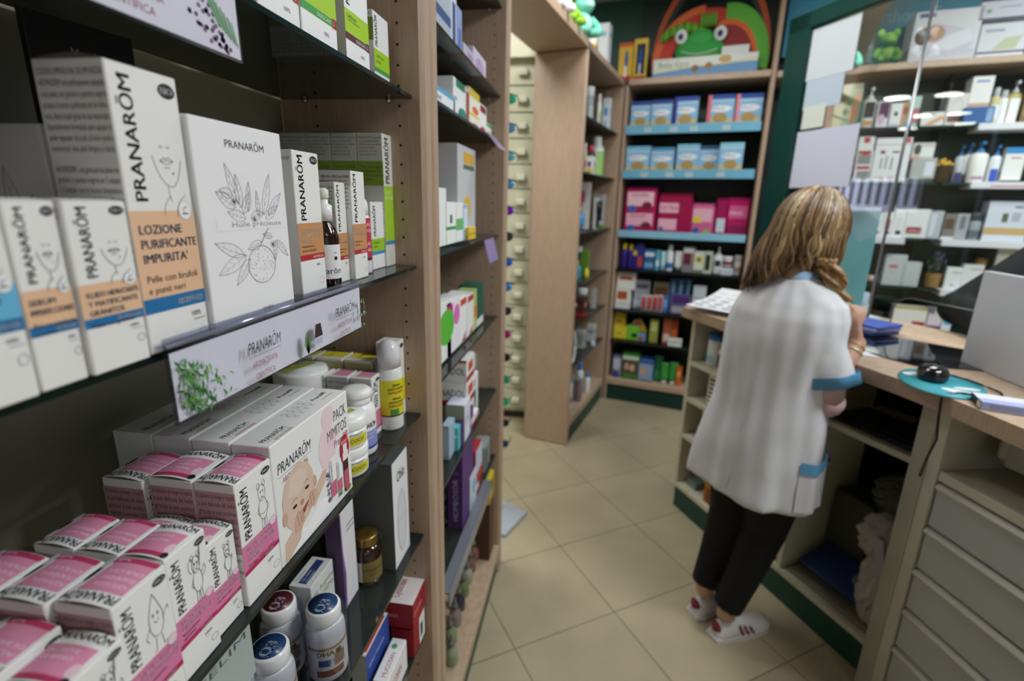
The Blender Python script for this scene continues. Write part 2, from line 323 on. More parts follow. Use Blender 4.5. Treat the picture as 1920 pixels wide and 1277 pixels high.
ITEMS=[
('D', -0.01, -0.05, 2.012, 0.132, 0.05, 0.185, 'box', ['#bcd8ea', [('r', 0, 0, 1, 0.28, '#d9c48a'), ('r', 0, 0.86, 1, 1, '#2a50a8'), ('r', 0, 0.28, 1, 0.8, '#8fc3e8'), ('e', 0.5, 0.3, 0.28, 0.16, '#b9985a'), ('e', 0.5, 0.58, 0.42, 0.1, '#f4f6fa'), ('t', 'PAPILLA', 0.14, 0.55, 0.08, '#27408b')]], 'cereal_carton', 'carton', 'baby cereal cartons on the upper blue shelf', 'blue lidded baby cereal carton at the left end of the upper blue shelf'),
('D', 0.129, -0.05, 2.012, 0.136, 0.05, 0.188, 'box', ['#bcd8ea', [('r', 0, 0, 1, 0.28, '#d9c48a'), ('r', 0, 0.86, 1, 1, '#23429a'), ('r', 0, 0.28, 1, 0.8, '#8fc3e8'), ('e', 0.5, 0.3, 0.28, 0.16, '#b9985a'), ('e', 0.5, 0.58, 0.42, 0.1, '#f4f6fa'), ('t', 'PAPILLA', 0.14, 0.55, 0.08, '#27408b')]], 'cereal_carton', 'carton', 'baby cereal cartons on the upper blue shelf', 'second baby cereal carton from the left on the upper blue shelf'),
('D', 0.278, -0.05, 2.012, 0.155, 0.05, 0.2, 'box', ['#bcd8ea', [('r', 0, 0, 1, 0.28, '#d9c48a'), ('r', 0, 0.86, 1, 1, '#2a50a8'), ('r', 0, 0.28, 1, 0.8, '#8fc3e8'), ('e', 0.5, 0.3, 0.28, 0.16, '#b9985a'), ('e', 0.5, 0.58, 0.42, 0.1, '#f4f6fa'), ('t', 'PAPILLA', 0.14, 0.55, 0.08, '#27408b'), ('r', 0, 0, 0.14, 1, '#2a3a9a')]], 'cereal_carton', 'carton', 'baby cereal cartons on the upper blue shelf', 'tall cereal carton with dark blue spine in the middle of the upper blue shelf'),
('D', 0.493, -0.05, 2.012, 0.164, 0.05, 0.201, 'box', ['#bcd8ea', [('r', 0, 0, 1, 0.28, '#d9c48a'), ('r', 0, 0.86, 1, 1, '#2a50a8'), ('r', 0, 0.28, 1, 0.8, '#8fc3e8'), ('e', 0.5, 0.3, 0.28, 0.16, '#b9985a'), ('e', 0.5, 0.58, 0.42, 0.1, '#f4f6fa'), ('t', 'PAPILLA', 0.14, 0.55, 0.08, '#27408b'), ('r', 0, 0, 0.14, 1, '#e2737e')]], 'cereal_carton', 'carton', 'baby cereal cartons on the upper blue shelf', 'cereal carton with pink spine right of the gap on the upper blue shelf'),
('D', 0.666, -0.05, 2.012, 0.158, 0.05, 0.198, 'box', ['#bcd8ea', [('r', 0, 0, 1, 0.28, '#d9c48a'), ('r', 0, 0.86, 1, 1, '#2a50a8'), ('r', 0, 0.28, 1, 0.8, '#8fc3e8'), ('e', 0.5, 0.3, 0.28, 0.16, '#b9985a'), ('e', 0.5, 0.58, 0.42, 0.1, '#f4f6fa'), ('t', 'PAPILLA', 0.14, 0.55, 0.08, '#27408b'), ('r', 0, 0, 0.14, 1, '#ef8c9a')]], 'cereal_carton', 'carton', 'baby cereal cartons on the upper blue shelf', 'pink spined cereal carton at the right end of the upper blue shelf'),
('D', -0.02, -0.05, 1.72, 0.165, 0.05, 0.186, 'box', ['#bcd8ea', [('r', 0, 0, 1, 0.28, '#d9c48a'), ('r', 0, 0.86, 1, 1, '#7cc1e2'), ('r', 0, 0.28, 1, 0.8, '#8fc3e8'), ('e', 0.5, 0.3, 0.28, 0.16, '#b9985a'), ('e', 0.5, 0.58, 0.42, 0.1, '#f4f6fa'), ('t', 'PAPILLA', 0.14, 0.55, 0.08, '#27408b')]], 'cereal_carton', 'carton', 'baby cereal cartons on the lower blue shelf', 'light blue cereal carton at the left end of the lower blue shelf'),
('D', 0.153, -0.05, 1.72, 0.156, 0.05, 0.175, 'box', ['#bcd8ea', [('r', 0, 0, 1, 0.28, '#d9c48a'), ('r', 0, 0.86, 1, 1, '#4f95c4'), ('r', 0, 0.28, 1, 0.8, '#8fc3e8'), ('e', 0.5, 0.3, 0.28, 0.16, '#b9985a'), ('e', 0.5, 0.58, 0.42, 0.1, '#f4f6fa'), ('t', 'PAPILLA', 0.14, 0.55, 0.08, '#27408b')]], 'cereal_carton', 'carton', 'baby cereal cartons on the lower blue shelf', 'darker blue cereal carton beside the leftmost one on the lower blue shelf'),
('D', 0.326, -0.05, 1.72, 0.147, 0.05, 0.193, 'box', ['#bcd8ea', [('r', 0, 0, 1, 0.28, '#d9c48a'), ('r', 0, 0.86, 1, 1, '#86c9e8'), ('r', 0, 0.28, 1, 0.8, '#8fc3e8'), ('e', 0.5, 0.3, 0.28, 0.16, '#b9985a'), ('e', 0.5, 0.58, 0.42, 0.1, '#f4f6fa'), ('t', 'PAPILLA', 0.14, 0.55, 0.08, '#27408b')]], 'cereal_carton', 'carton', 'baby cereal cartons on the lower blue shelf', 'tall pale blue cereal carton in the middle of the lower blue shelf'),
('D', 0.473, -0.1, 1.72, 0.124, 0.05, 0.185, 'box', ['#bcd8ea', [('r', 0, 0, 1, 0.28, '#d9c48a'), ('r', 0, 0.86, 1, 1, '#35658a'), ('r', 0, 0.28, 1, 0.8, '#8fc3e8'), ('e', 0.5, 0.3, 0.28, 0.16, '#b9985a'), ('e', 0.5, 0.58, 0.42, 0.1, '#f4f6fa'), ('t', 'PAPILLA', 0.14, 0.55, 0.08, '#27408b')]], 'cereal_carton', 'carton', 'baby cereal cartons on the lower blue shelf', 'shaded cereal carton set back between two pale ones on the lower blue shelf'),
('D', 0.601, -0.05, 1.72, 0.148, 0.05, 0.197, 'box', ['#bcd8ea', [('r', 0, 0, 1, 0.28, '#d9c48a'), ('r', 0, 0.86, 1, 1, '#90d0ea'), ('r', 0, 0.28, 1, 0.8, '#8fc3e8'), ('e', 0.5, 0.3, 0.28, 0.16, '#b9985a'), ('e', 0.5, 0.58, 0.42, 0.1, '#f4f6fa'), ('t', 'PAPILLA', 0.14, 0.55, 0.08, '#27408b')]], 'cereal_carton', 'carton', 'baby cereal cartons on the lower blue shelf', 'rightmost cereal carton on the lower blue shelf'),
('D', -0.007, -0.06, 1.31, 0.227, 0.12, 0.173, 'pack', ['#b01d5c', [('r', 0.08, 0.3, 0.92, 0.86, '#f0b4c8'), ('e', 0.25, 0.2, 0.13, 0.13, '#2a6ac0'), ('e', 0.72, 0.32, 0.16, 0.16, '#7a1c3c'), ('t', 'ABSORBE', 0.18, 0.68, 0.12, '#b01d5c')]], 'hygiene_pack', 'pack', 'pink hygiene packs on the pale blue shelf', 'lower pink pack of the left stack on the pale blue shelf'),
('D', -0.007, -0.06, 1.445, 0.224, 0.12, 0.19, 'pack', ['#b01d5c', [('r', 0.08, 0.3, 0.92, 0.86, '#f3c4d2'), ('e', 0.25, 0.2, 0.13, 0.13, '#2a6ac0'), ('e', 0.72, 0.32, 0.16, 0.16, '#7a1c3c'), ('t', 'ABSORBE', 0.18, 0.68, 0.12, '#b01d5c')]], 'hygiene_pack', 'pack', 'pink hygiene packs on the pale blue shelf', 'upper pink pack of the left stack on the pale blue shelf'),
('D', 0.23, -0.06, 1.31, 0.233, 0.12, 0.281, 'pack', ['#a8154f', [('r', 0.06, 0.56, 0.62, 0.82, '#f2b6cb'), ('r', 0.06, 0.1, 0.6, 0.4, '#f2b6cb'), ('e', 0.15, 0.14, 0.07, 0.05, '#2a6ac0'), ('t', 'EXTRA', 0.12, 0.64, 0.1, '#b01d5c')]], 'hygiene_pack', 'pack', 'pink hygiene packs on the pale blue shelf', 'big crimson pack with two pale panels on the pale blue shelf'),
('D', 0.464, -0.06, 1.31, 0.151, 0.1, 0.216, 'pack', ['#d86a98', [('r', 0.08, 0.45, 0.92, 0.9, '#efb3cb'), ('r', 0.1, 0.42, 0.45, 0.62, '#e8d23a'), ('e', 0.25, 0.16, 0.14, 0.1, '#2a5fc0'), ('e', 0.72, 0.12, 0.14, 0.08, '#8fc860')]], 'hygiene_pack', 'pack', 'pink hygiene packs on the pale blue shelf', 'pale pink pack with yellow patch on the pale blue shelf'),
('D', 0.619, -0.06, 1.31, 0.082, 0.1, 0.253, 'pack', ['#a31a5a', [('r', 0.2, 0.1, 0.85, 0.5, '#c9dbe6')]], 'hygiene_pack', 'pack', 'pink hygiene packs on the pale blue shelf', 'narrow magenta pack with white pictures on the pale blue shelf'),
('D', 0.691, -0.06, 1.31, 0.147, 0.1, 0.258, 'pack', ['#b81e62', [('r', 0.12, 0.5, 0.9, 0.85, '#d4598e'), ('r', 0.1, 0.1, 0.9, 0.3, '#8c1550'), ('t', 'MAXI', 0.15, 0.6, 0.1, '#f6dfe8')]], 'hygiene_pack', 'pack', 'pink hygiene packs on the pale blue shelf', 'magenta pack at the right end of the pale blue shelf'),
('D', -0.009, -0.05, 1.045, 0.052, 0.0, 0.182, 'can', ['#37257a', [], '#e8c52a'], 'spray_can', 'can', 'foot and skin care products on the black shelf of the back unit', 'purple spray can with yellow cap at the left end of the black shelf'),
('D', 0.043, -0.05, 1.045, 0.043, 0.0, 0.176, 'can', ['#3b2a80', [], '#e2c02e'], 'spray_can', 'can', 'foot and skin care products on the black shelf of the back unit', 'shorter purple spray can with yellow cap, second from the left'),
('D', 0.087, -0.05, 1.045, 0.027, 0.04, 0.167, 'box', ['#2f2470', [('r', 0, 0.6, 1, 0.8, '#d9b93b')]], 'narrow_carton', 'carton', 'foot and skin care products on the black shelf of the back unit', 'narrow indigo carton beside the purple spray cans'),
('D', 0.114, -0.05, 1.045, 0.05, 0.04, 0.184, 'box', ['#2b2d7c', [('r', 0.2, 0.1, 0.8, 0.5, '#c8452e')]], 'narrow_carton', 'carton', 'foot and skin care products on the black shelf of the back unit', 'indigo carton with orange red picture on the black shelf'),
('D', 0.17, -0.05, 1.045, 0.073, 0.05, 0.149, 'box', ['#2e5f8e', [('r', 0.05, 0.65, 0.95, 0.85, '#cfe0ee'), ('r', 0.05, 0.1, 0.9, 0.35, '#6fa7cf')]], 'small_carton', 'carton', 'foot and skin care products on the black shelf of the back unit', 'steel blue carton with white band on the black shelf'),
('D', 0.251, -0.05, 1.045, 0.03, 0.04, 0.145, 'box', ['#5aa9bf', [('r', 0.2, 0.2, 0.8, 0.5, '#e6f2f5')]], 'narrow_carton', 'carton', 'foot and skin care products on the black shelf of the back unit', 'narrow teal carton right of the steel blue one'),
('D', 0.286, -0.05, 1.045, 0.034, 0.0, 0.139, 'tube', ['#b7dbe4', [], '#8cc0d0'], 'squeeze_tube', 'tube', 'foot and skin care products on the black shelf of the back unit', 'pale teal squeeze tube on the black shelf'),
('D', 0.321, -0.05, 1.045, 0.052, 0.0, 0.187, 'can', ['#e6ecf2', [('r', 0, 0.15, 1, 0.45, '#2f6db5')], '#c9ced4'], 'deodorant_bottle', 'bottle', 'foot and skin care products on the black shelf of the back unit', 'white bottle with blue label and grey cap'),
('D', 0.383, -0.05, 1.045, 0.055, 0.0, 0.145, 'tube', ['#e9ecea', [], '#2f6b5a'], 'squeeze_tube', 'tube', 'foot and skin care products on the black shelf of the back unit', 'white squeeze tube with dark green foot'),
('D', 0.437, -0.05, 1.045, 0.083, 0.06, 0.179, 'box', ['#8a8288', [('r', 0.1, 0.3, 0.7, 0.75, '#6b1f30'), ('r', 0.1, 0.78, 0.9, 0.95, '#e0e0e2')]], 'small_carton', 'carton', 'foot and skin care products on the black shelf of the back unit', 'grey carton with wine red label on the black shelf'),
('D', 0.518, -0.05, 1.045, 0.064, 0.05, 0.153, 'box', ['#dfe2da', [('r', 0.1, 0.45, 0.9, 0.8, '#d8cf3e'), ('e', 0.5, 0.62, 0.2, 0.1, '#2c5c9c'), ('r', 0.0, 0.0, 1, 0.15, '#7a8a6e')]], 'small_carton', 'carton', 'foot and skin care products on the black shelf of the back unit', 'white carton with yellow label on the black shelf'),
('D', 0.586, -0.05, 1.045, 0.053, 0.05, 0.156, 'box', ['#c9d2c0', [('r', 0.15, 0.15, 0.75, 0.85, '#1e2420')]], 'small_carton', 'carton', 'foot and skin care products on the black shelf of the back unit', 'dark windowed green carton on the black shelf'),
('D', 0.645, -0.05, 1.045, 0.062, 0.0, 0.189, 'pump', ['#dfe2e4', [('r', 0, 0.4, 1, 0.7, '#2b3138')], '#e8e8e8'], 'pump_bottle', 'bottle', 'foot and skin care products on the black shelf of the back unit', 'white pump bottle with black label on the black shelf'),
('D', 0.708, -0.05, 1.1, 0.062, 0.0, 0.072, 'jar', ['#d8d4d2', [('r', 0, 0.3, 1, 0.75, '#7a2f3a')], '#e6e6e6'], 'cream_jar', 'jar', 'foot and skin care products on the black shelf of the back unit', 'small jar with wine label raised on a white carton'),
('D', 0.702, -0.05, 1.045, 0.079, 0.05, 0.046, 'box', ['#d5dbe8', [('t', 'crema', 0.15, 0.35, 0.35, '#394a7a')]], 'flat_carton', 'carton', 'foot and skin care products on the black shelf of the back unit', 'flat white carton under the wine labelled jar'),
('D', 0.78, -0.05, 1.045, 0.051, 0.0, 0.138, 'jar', ['#cfc9c4', [('r', 0, 0.2, 1, 0.6, '#9c8a86')], '#b0aaa8'], 'cream_jar', 'jar', 'foot and skin care products on the black shelf of the back unit', 'grey jar at the right end of the black shelf, beside the hair'),
('D', -0.02, -0.05, 0.735, 0.109, 0.07, 0.157, 'box', ['#ececea', [('r', 0.1, 0.45, 0.8, 0.85, '#b4572c'), ('r', 0.1, 0.2, 0.9, 0.28, '#c9c9c6')]], 'oral_rinse_carton', 'carton', 'oral care products on the lower black shelf of the back unit', 'lower white carton with brown picture at the left end of the lower black shelf'),
('D', -0.018, -0.05, 0.885, 0.136, 0.07, 0.13, 'box', ['#efeeec', [('r', 0.12, 0.55, 0.85, 0.75, '#c0532a'), ('t', 'BUCAL', 0.2, 0.8, 0.12, '#3d4a66')]], 'oral_rinse_carton', 'carton', 'oral care products on the lower black shelf of the back unit', 'upper white carton with orange band stacked at the left end'),
('D', 0.105, -0.11, 0.735, 0.116, 0.07, 0.224, 'box', ['#a9adb6', [('r', 0.1, 0.7, 0.9, 0.85, '#5a6072'), ('r', 0.1, 0.1, 0.9, 0.3, '#c6ccd6')]], 'tall_carton', 'carton', 'oral care products on the lower black shelf of the back unit', 'tall grey carton behind the red toothpaste sleeves'),
('D', 0.249, -0.11, 0.735, 0.112, 0.06, 0.219, 'box', ['#8a7e62', [('r', 0.1, 0.5, 0.9, 0.8, '#6a4432')]], 'small_carton', 'carton', 'oral care products on the lower black shelf of the back unit', 'olive brown carton behind the red toothpaste sleeves'),
('D', 0.176, -0.05, 0.735, 0.039, 0.0, 0.118, 'tubev', ['#b93138', []], 'lip_balm_sleeve', 'pack', 'red balm sleeves', 'leftmost of the four red balm sleeves'),
('D', 0.219, -0.05, 0.735, 0.039, 0.0, 0.121, 'tubev', ['#c0343a', []], 'lip_balm_sleeve', 'pack', 'red balm sleeves', 'second from the left of the four red balm sleeves'),
('D', 0.262, -0.05, 0.735, 0.035, 0.0, 0.125, 'tubev', ['#b72f36', []], 'lip_balm_sleeve', 'pack', 'red balm sleeves', 'third from the left of the four red balm sleeves'),
('D', 0.301, -0.05, 0.735, 0.034, 0.0, 0.129, 'tubev', ['#bd333a', []], 'lip_balm_sleeve', 'pack', 'red balm sleeves', 'rightmost of the four red balm sleeves'),
('D', 0.336, -0.05, 0.735, 0.034, 0.04, 0.12, 'box', ['#3f73b6', [('r', 0.2, 0.3, 0.8, 0.8, '#7fb3e0')]], 'narrow_carton', 'carton', 'oral care products on the lower black shelf of the back unit', 'blue carton right of the red balm sleeves'),
('D', 0.364, -0.12, 0.735, 0.053, 0.0, 0.248, 'brush', ['#2c6fb5', []], 'toothbrush_pack', 'pack', 'blue toothbrush packs', 'left one of the three blue toothbrush packs'),
('D', 0.417, -0.12, 0.735, 0.053, 0.0, 0.252, 'brush', ['#2f76bd', []], 'toothbrush_pack', 'pack', 'blue toothbrush packs', 'middle one of the three blue toothbrush packs'),
('D', 0.471, -0.12, 0.735, 0.052, 0.0, 0.256, 'brush', ['#2a6cb0', []], 'toothbrush_pack', 'pack', 'blue toothbrush packs', 'right one of the three blue toothbrush packs'),
('D', 0.385, -0.052, 0.735, 0.145, 0.06, 0.141, 'box', ['#5f5a86', [('r', 0.1, 0.55, 0.9, 0.95, '#4b2a78'), ('r', 0.1, 0.05, 0.9, 0.4, '#a9a6b4')]], 'display_carton', 'carton', 'oral care products on the lower black shelf of the back unit', 'purple grey display carton under the blue toothbrush packs'),
('D', 0.538, -0.05, 0.735, 0.087, 0.06, 0.218, 'box', ['#c9d0da', [('t', 'blanc', 0.15, 0.5, 0.16, '#4a5a8c'), ('r', 0, 0, 1, 0.25, '#9aa4b2')]], 'small_carton', 'carton', 'oral care products on the lower black shelf of the back unit', 'pale grey carton right of the blue toothbrush packs'),
('D', -0.016, -0.05, 0.495, 0.099, 0.07, 0.096, 'box', ['#e0c93c', [('r', 0.3, 0.4, 0.6, 0.5, '#8a7a30')]], 'yellow_carton', 'carton', 'toys and boxes on the third shelf from the floor of the back unit', 'lower yellow carton at the left end of the toy shelf'),
('D', -0.021, -0.08, 0.57, 0.083, 0.07, 0.124, 'box', ['#d9c338', [('r', 0.2, 0.4, 0.7, 0.55, '#8a7a30')]], 'yellow_carton', 'carton', 'toys and boxes on the third shelf from the floor of the back unit', 'upper yellow carton stacked at the left end of the toy shelf'),
('D', 0.083, -0.05, 0.495, 0.093, 0.07, 0.111, 'box', ['#77c23a', [('r', 0.45, 0.2, 0.9, 0.5, '#1f2a22')]], 'green_carton', 'carton', 'toys and boxes on the third shelf from the floor of the back unit', 'lime green carton with a dark window on the toy shelf'),
('D', 0.096, -0.1, 0.495, 0.138, 0.1, 0.163, 'tent', ['#d8b52e', []], 'toy_blister', 'toy', 'toys and boxes on the third shelf from the floor of the back unit', 'yellow and pink toy pack behind the lime green carton'),
('D', 0.175, -0.05, 0.495, 0.056, 0.05, 0.056, 'box', ['#6f9cc2', [('r', 0.1, 0.1, 0.6, 0.6, '#b2452c')]], 'small_carton', 'carton', 'toys and boxes on the third shelf from the floor of the back unit', 'small blue carton in front of the yellow toy pack'),
('D', 0.258, -0.05, 0.495, 0.059, 0.05, 0.178, 'box', ['#9aa04a', [('r', 0.15, 0.5, 0.85, 0.9, '#c4cc7a')]], 'narrow_carton', 'carton', 'toys and boxes on the third shelf from the floor of the back unit', 'olive green carton on the toy shelf'),
('D', 0.355, -0.05, 0.495, 0.054, 0.05, 0.201, 'box', ['#a85a3c', [('r', 0.1, 0.1, 0.9, 0.4, '#d8c8b4')]], 'narrow_carton', 'carton', 'toys and boxes on the third shelf from the floor of the back unit', 'terracotta carton left of the dark orange one'),
('D', 0.41, -0.05, 0.495, 0.049, 0.05, 0.198, 'box', ['#93401c', [('r', 0.1, 0.3, 0.9, 0.6, '#c4622a')]], 'narrow_carton', 'carton', 'toys and boxes on the third shelf from the floor of the back unit', 'dark orange carton at the right end of the toy shelf'),
('D', 0.402, -0.01, 0.495, 0.098, 0.01, 0.063, 'box', ['#e4e8e6', [('t', 'OFERTA', 0.1, 0.3, 0.4, '#5a6a66')]], 'price_card', 'sign', None, 'small white price card at the front of the toy shelf'),
('D', -0.008, -0.05, 0.178, 0.071, 0.1, 0.177, 'pack', ['#8c8fb0', [('r', 0.15, 0.4, 0.9, 0.9, '#c7c9d8'), ('r', 0.2, 0.02, 0.8, 0.3, '#3c3a8a')]], 'diaper_pack', 'pack', 'diaper and wipe packs on the lowest board of the back unit', 'grey violet diaper pack at the left end of the lowest board'),
('D', 0.067, -0.05, 0.178, 0.136, 0.12, 0.223, 'pack', ['#3f8a3a', [('r', 0.05, 0.2, 0.95, 0.72, '#5b4a44'), ('e', 0.3, 0.48, 0.14, 0.14, '#caa18a'), ('e', 0.62, 0.45, 0.14, 0.14, '#d8b49c'), ('r', 0.05, 0.76, 0.95, 0.9, '#d6e6cc')]], 'diaper_pack', 'pack', 'diaper and wipe packs on the lowest board of the back unit', 'green diaper pack with photo of children on the lowest board'),
('D', 0.197, -0.05, 0.178, 0.117, 0.1, 0.188, 'pack', ['#38589c', [('r', 0.05, 0.05, 0.95, 0.8, '#8fa8c8'), ('e', 0.35, 0.45, 0.2, 0.2, '#d0a48e')]], 'diaper_pack', 'pack', 'diaper and wipe packs on the lowest board of the back unit', 'blue diaper pack with photo of a baby on the lowest board'),
('D', 0.317, -0.09, 0.178, 0.056, 0.1, 0.206, 'box', ['#1e6e3e', [('r', 0.1, 0.1, 0.9, 0.4, '#2f9050')]], 'green_carton', 'carton', 'diaper and wipe packs on the lowest board of the back unit', 'dark green carton between diaper packs and green tubes'),
('D', 0.364, -0.05, 0.178, 0.059, 0.0, 0.164, 'tube', ['#3f9a44', [], '#e6ece6'], 'lotion_tube', 'tube', 'green lotion tubes', 'left green lotion tube standing on its white cap'),
('D', 0.427, -0.05, 0.178, 0.069, 0.0, 0.174, 'tube', ['#42a048', [], '#e6ece6'], 'lotion_tube', 'tube', 'green lotion tubes', 'right green lotion tube standing on its white cap'),
('D', 0.487, -0.05, 0.178, 0.034, 0.06, 0.147, 'box', ['#d8641e', [('r', 0.1, 0.5, 0.9, 0.8, '#f0a050')]], 'narrow_carton', 'carton', 'diaper and wipe packs on the lowest board of the back unit', 'orange carton at the right end of the lowest board'),
('D', -0.125, -0.06, 2.335, 0.096, 0.03, 0.24, 'box', ['#e3b93a', [('r', 0.05, 0, 0.95, 0.14, '#b8252a'), ('e', 0.55, 0.55, 0.13, 0.26, '#2d64a8'), ('r', 0.42, 0.12, 0.6, 0.4, '#e8eef0'), ('r', 0.0, 0.9, 1, 1, '#d85a2a')]], 'soother_blister', 'pack', 'yellow blister packs on the corner', 'left yellow blister pack with light blue brush on the top board'),
('D', -0.023, -0.06, 2.335, 0.09, 0.03, 0.257, 'box', ['#e8c540', [('r', 0.05, 0, 0.95, 0.1, '#b8252a'), ('r', 0.2, 0.15, 0.85, 0.88, '#1f2c4c'), ('e', 0.5, 0.5, 0.12, 0.25, '#2a58b0'), ('r', 0.42, 0.15, 0.56, 0.4, '#dfe6ee')]], 'soother_blister', 'pack', 'yellow blister packs on the corner', 'right yellow blister pack with dark blue window on the top board'),
('D', 1.184, -0.05, 1.985, 0.094, 0.02, 0.154, 'box', ['#2e6e50', [('e', 0.45, 0.5, 0.3, 0.4, '#c07a50'), ('e', 0.7, 0.2, 0.2, 0.15, '#c88860')]], 'foot_care_card', 'sign', 'green foot care cards', 'left green card picturing bare feet, partly behind the paper sheets'),
('D', 1.275, -0.05, 1.985, 0.089, 0.02, 0.221, 'box', ['#4a8f7c', [('e', 0.7, 0.75, 0.25, 0.2, '#c07a50'), ('e', 0.6, 0.4, 0.28, 0.3, '#c4845c'), ('r', 0, 0.85, 0.6, 1, '#58b070')]], 'foot_care_card', 'sign', 'green foot care cards', 'right taller green card picturing feet, beside the white pump bottle'),
('D', 1.374, -0.05, 1.985, 0.076, 0.0, 0.224, 'pump', ['#e9e9e8', [('r', 0, 0.36, 1, 0.9, '#26241e'), ('r', 0, 0.1, 1, 0.25, '#d99a4a')], '#f2f2f2'], 'pump_bottle', 'bottle', 'skin care on the top glass shelf behind the screen', 'white pump bottle with tall black label behind the screen'),
('D', 1.453, -0.05, 1.985, 0.059, 0.05, 0.145, 'box', ['#e8e4e6', [('r', 0.1, 0.35, 0.95, 0.95, '#5c2c52'), ('e', 0.4, 0.3, 0.3, 0.2, '#d7b6cc')]], 'serum_carton', 'carton', 'skin care on the top glass shelf behind the screen', 'white carton with plum label beside the black labelled pump bottle'),
('D', 1.519, -0.05, 1.985, 0.055, 0.05, 0.13, 'box', ['#ececec', [('e', 0.5, 0.55, 0.18, 0.1, '#3a1f28'), ('r', 0.1, 0.0, 0.9, 0.12, '#c0c0c4')]], 'serum_carton', 'carton', 'skin care on the top glass shelf behind the screen', 'white carton with one dark dot, third product from the papers'),
('D', 1.573, -0.05, 1.985, 0.034, 0.04, 0.134, 'box', ['#c99a78', [('r', 0.2, 0.5, 0.9, 0.8, '#9a6040')]], 'narrow_carton', 'carton', 'skin care on the top glass shelf behind the screen', 'tan carton just left of the metal glazing bar'),
('D', 1.596, -0.05, 1.985, 0.062, 0.05, 0.163, 'box', ['#b8d4ca', [('r', 0.5, 0.1, 1, 0.6, '#b86a78'), ('r', 0, 0, 0.6, 0.15, '#4aa0d8')]], 'small_carton', 'carton', 'skin care on the top glass shelf behind the screen', 'pale mint carton crossed by the metal glazing bar'),
('D', 1.676, -0.05, 1.985, 0.106, 0.05, 0.073, 'box', ['#eae6e2', [('p', [(0.15, 0.1), (0.9, 0.75), (1, 0.5), (0.5, 0.05)], '#d8a880'), ('r', 0.1, 0.8, 0.6, 0.9, '#b8a8a4')]], 'flat_carton', 'carton', 'skin care on the top glass shelf behind the screen', 'low wide white carton with tan arm picture, right of the glazing bar'),
('D', 1.771, -0.11, 1.985, 0.035, 0.04, 0.16, 'box', ['#80868a', []], 'narrow_carton', 'carton', 'skin care on the top glass shelf behind the screen', 'narrow grey carton behind the low wide white one'),
('D', 1.787, -0.05, 1.985, 0.088, 0.05, 0.167, 'box', ['#dedad6', [('r', 0.1, 0.1, 0.9, 0.3, '#7a5048'), ('l', [(0.2, 0.7), (0.5, 0.85), (0.8, 0.7)], 0.002, '#9aa09c')]], 'tall_carton', 'carton', 'skin care on the top glass shelf behind the screen', 'tall off-white carton with brown foot band behind the screen'),
('D', 1.876, -0.05, 1.985, 0.095, 0.1, 0.249, 'box', ['#ece9e6', [('r', 0.0, 0.0, 1, 0.45, '#c8a88c'), ('r', 0.2, 0.88, 0.8, 0.92, '#5a86c0')]], 'tall_carton', 'carton', 'skin care on the top glass shelf behind the screen', 'tallest white carton with tan picture at its foot behind the screen'),
('D', 1.86, -0.01, 1.985, 0.133, 0.05, 0.086, 'box', ['#34609c', [('r', 0.75, 0.1, 0.95, 0.9, '#8aa8cc')]], 'flat_carton', 'carton', 'skin care on the top glass shelf behind the screen', 'low blue carton in front of the tallest white one'),
('D', 1.981, -0.05, 1.985, 0.042, 0.0, 0.19, 'can', ['#cfc690', [('r', 0, 0.2, 1, 0.75, '#f0f0f0')], '#b9bcc0'], 'oil_bottle', 'bottle', 'skin care on the top glass shelf behind the screen', 'amber bottle with white label and grey cap, right of the tallest carton'),
('D', 2.015, -0.05, 1.985, 0.046, 0.0, 0.174, 'can', ['#ecebe8', [('r', 0, 0.1, 1, 0.8, '#f4f4f2')], '#b9bcc0'], 'oil_bottle', 'bottle', 'skin care on the top glass shelf behind the screen', 'white bottle with silver cap beside the amber one'),
('D', 2.052, -0.05, 1.985, 0.066, 0.0, 0.219, 'pump', ['#b8a468', [('r', 0, 0.05, 1, 0.82, '#eef0f0')], '#c4c8cc'], 'pump_bottle', 'bottle', 'skin care on the top glass shelf behind the screen', 'big amber pump bottle at the right edge of the top glass shelf'),
('D', 2.121, -0.05, 1.985, 0.07, 0.06, 0.189, 'box', ['#7a6248', [('r', 0.1, 0.2, 0.9, 0.8, '#a08868')]], 'tall_carton', 'carton', 'skin care on the top glass shelf behind the screen', 'brown carton cut off by the right edge of the photo'),
('D', 1.392, -0.05, 1.674, 0.083, 0.06, 0.181, 'box', ['#e9e9ea', [('r', 0.3, 0.78, 0.7, 0.97, '#c0362c'), ('r', 0.1, 0.4, 0.9, 0.5, '#b4292e'), ('r', 0.15, 0.05, 0.95, 0.35, '#8c8c90')]], 'shoe_insole_carton', 'carton', 'products on the second glass shelf behind the screen', 'lower white and red carton stacked beside the hanging paper'),
('D', 1.388, -0.05, 1.772, 0.08, 0.06, 0.162, 'box', ['#e9e9ea', [('r', 0.3, 0.78, 0.7, 0.97, '#c0362c'), ('r', 0.1, 0.4, 0.9, 0.5, '#b4292e'), ('r', 0.15, 0.05, 0.95, 0.35, '#8c8c90')]], 'shoe_insole_carton', 'carton', 'products on the second glass shelf behind the screen', 'upper white and red carton stacked beside the hanging paper'),
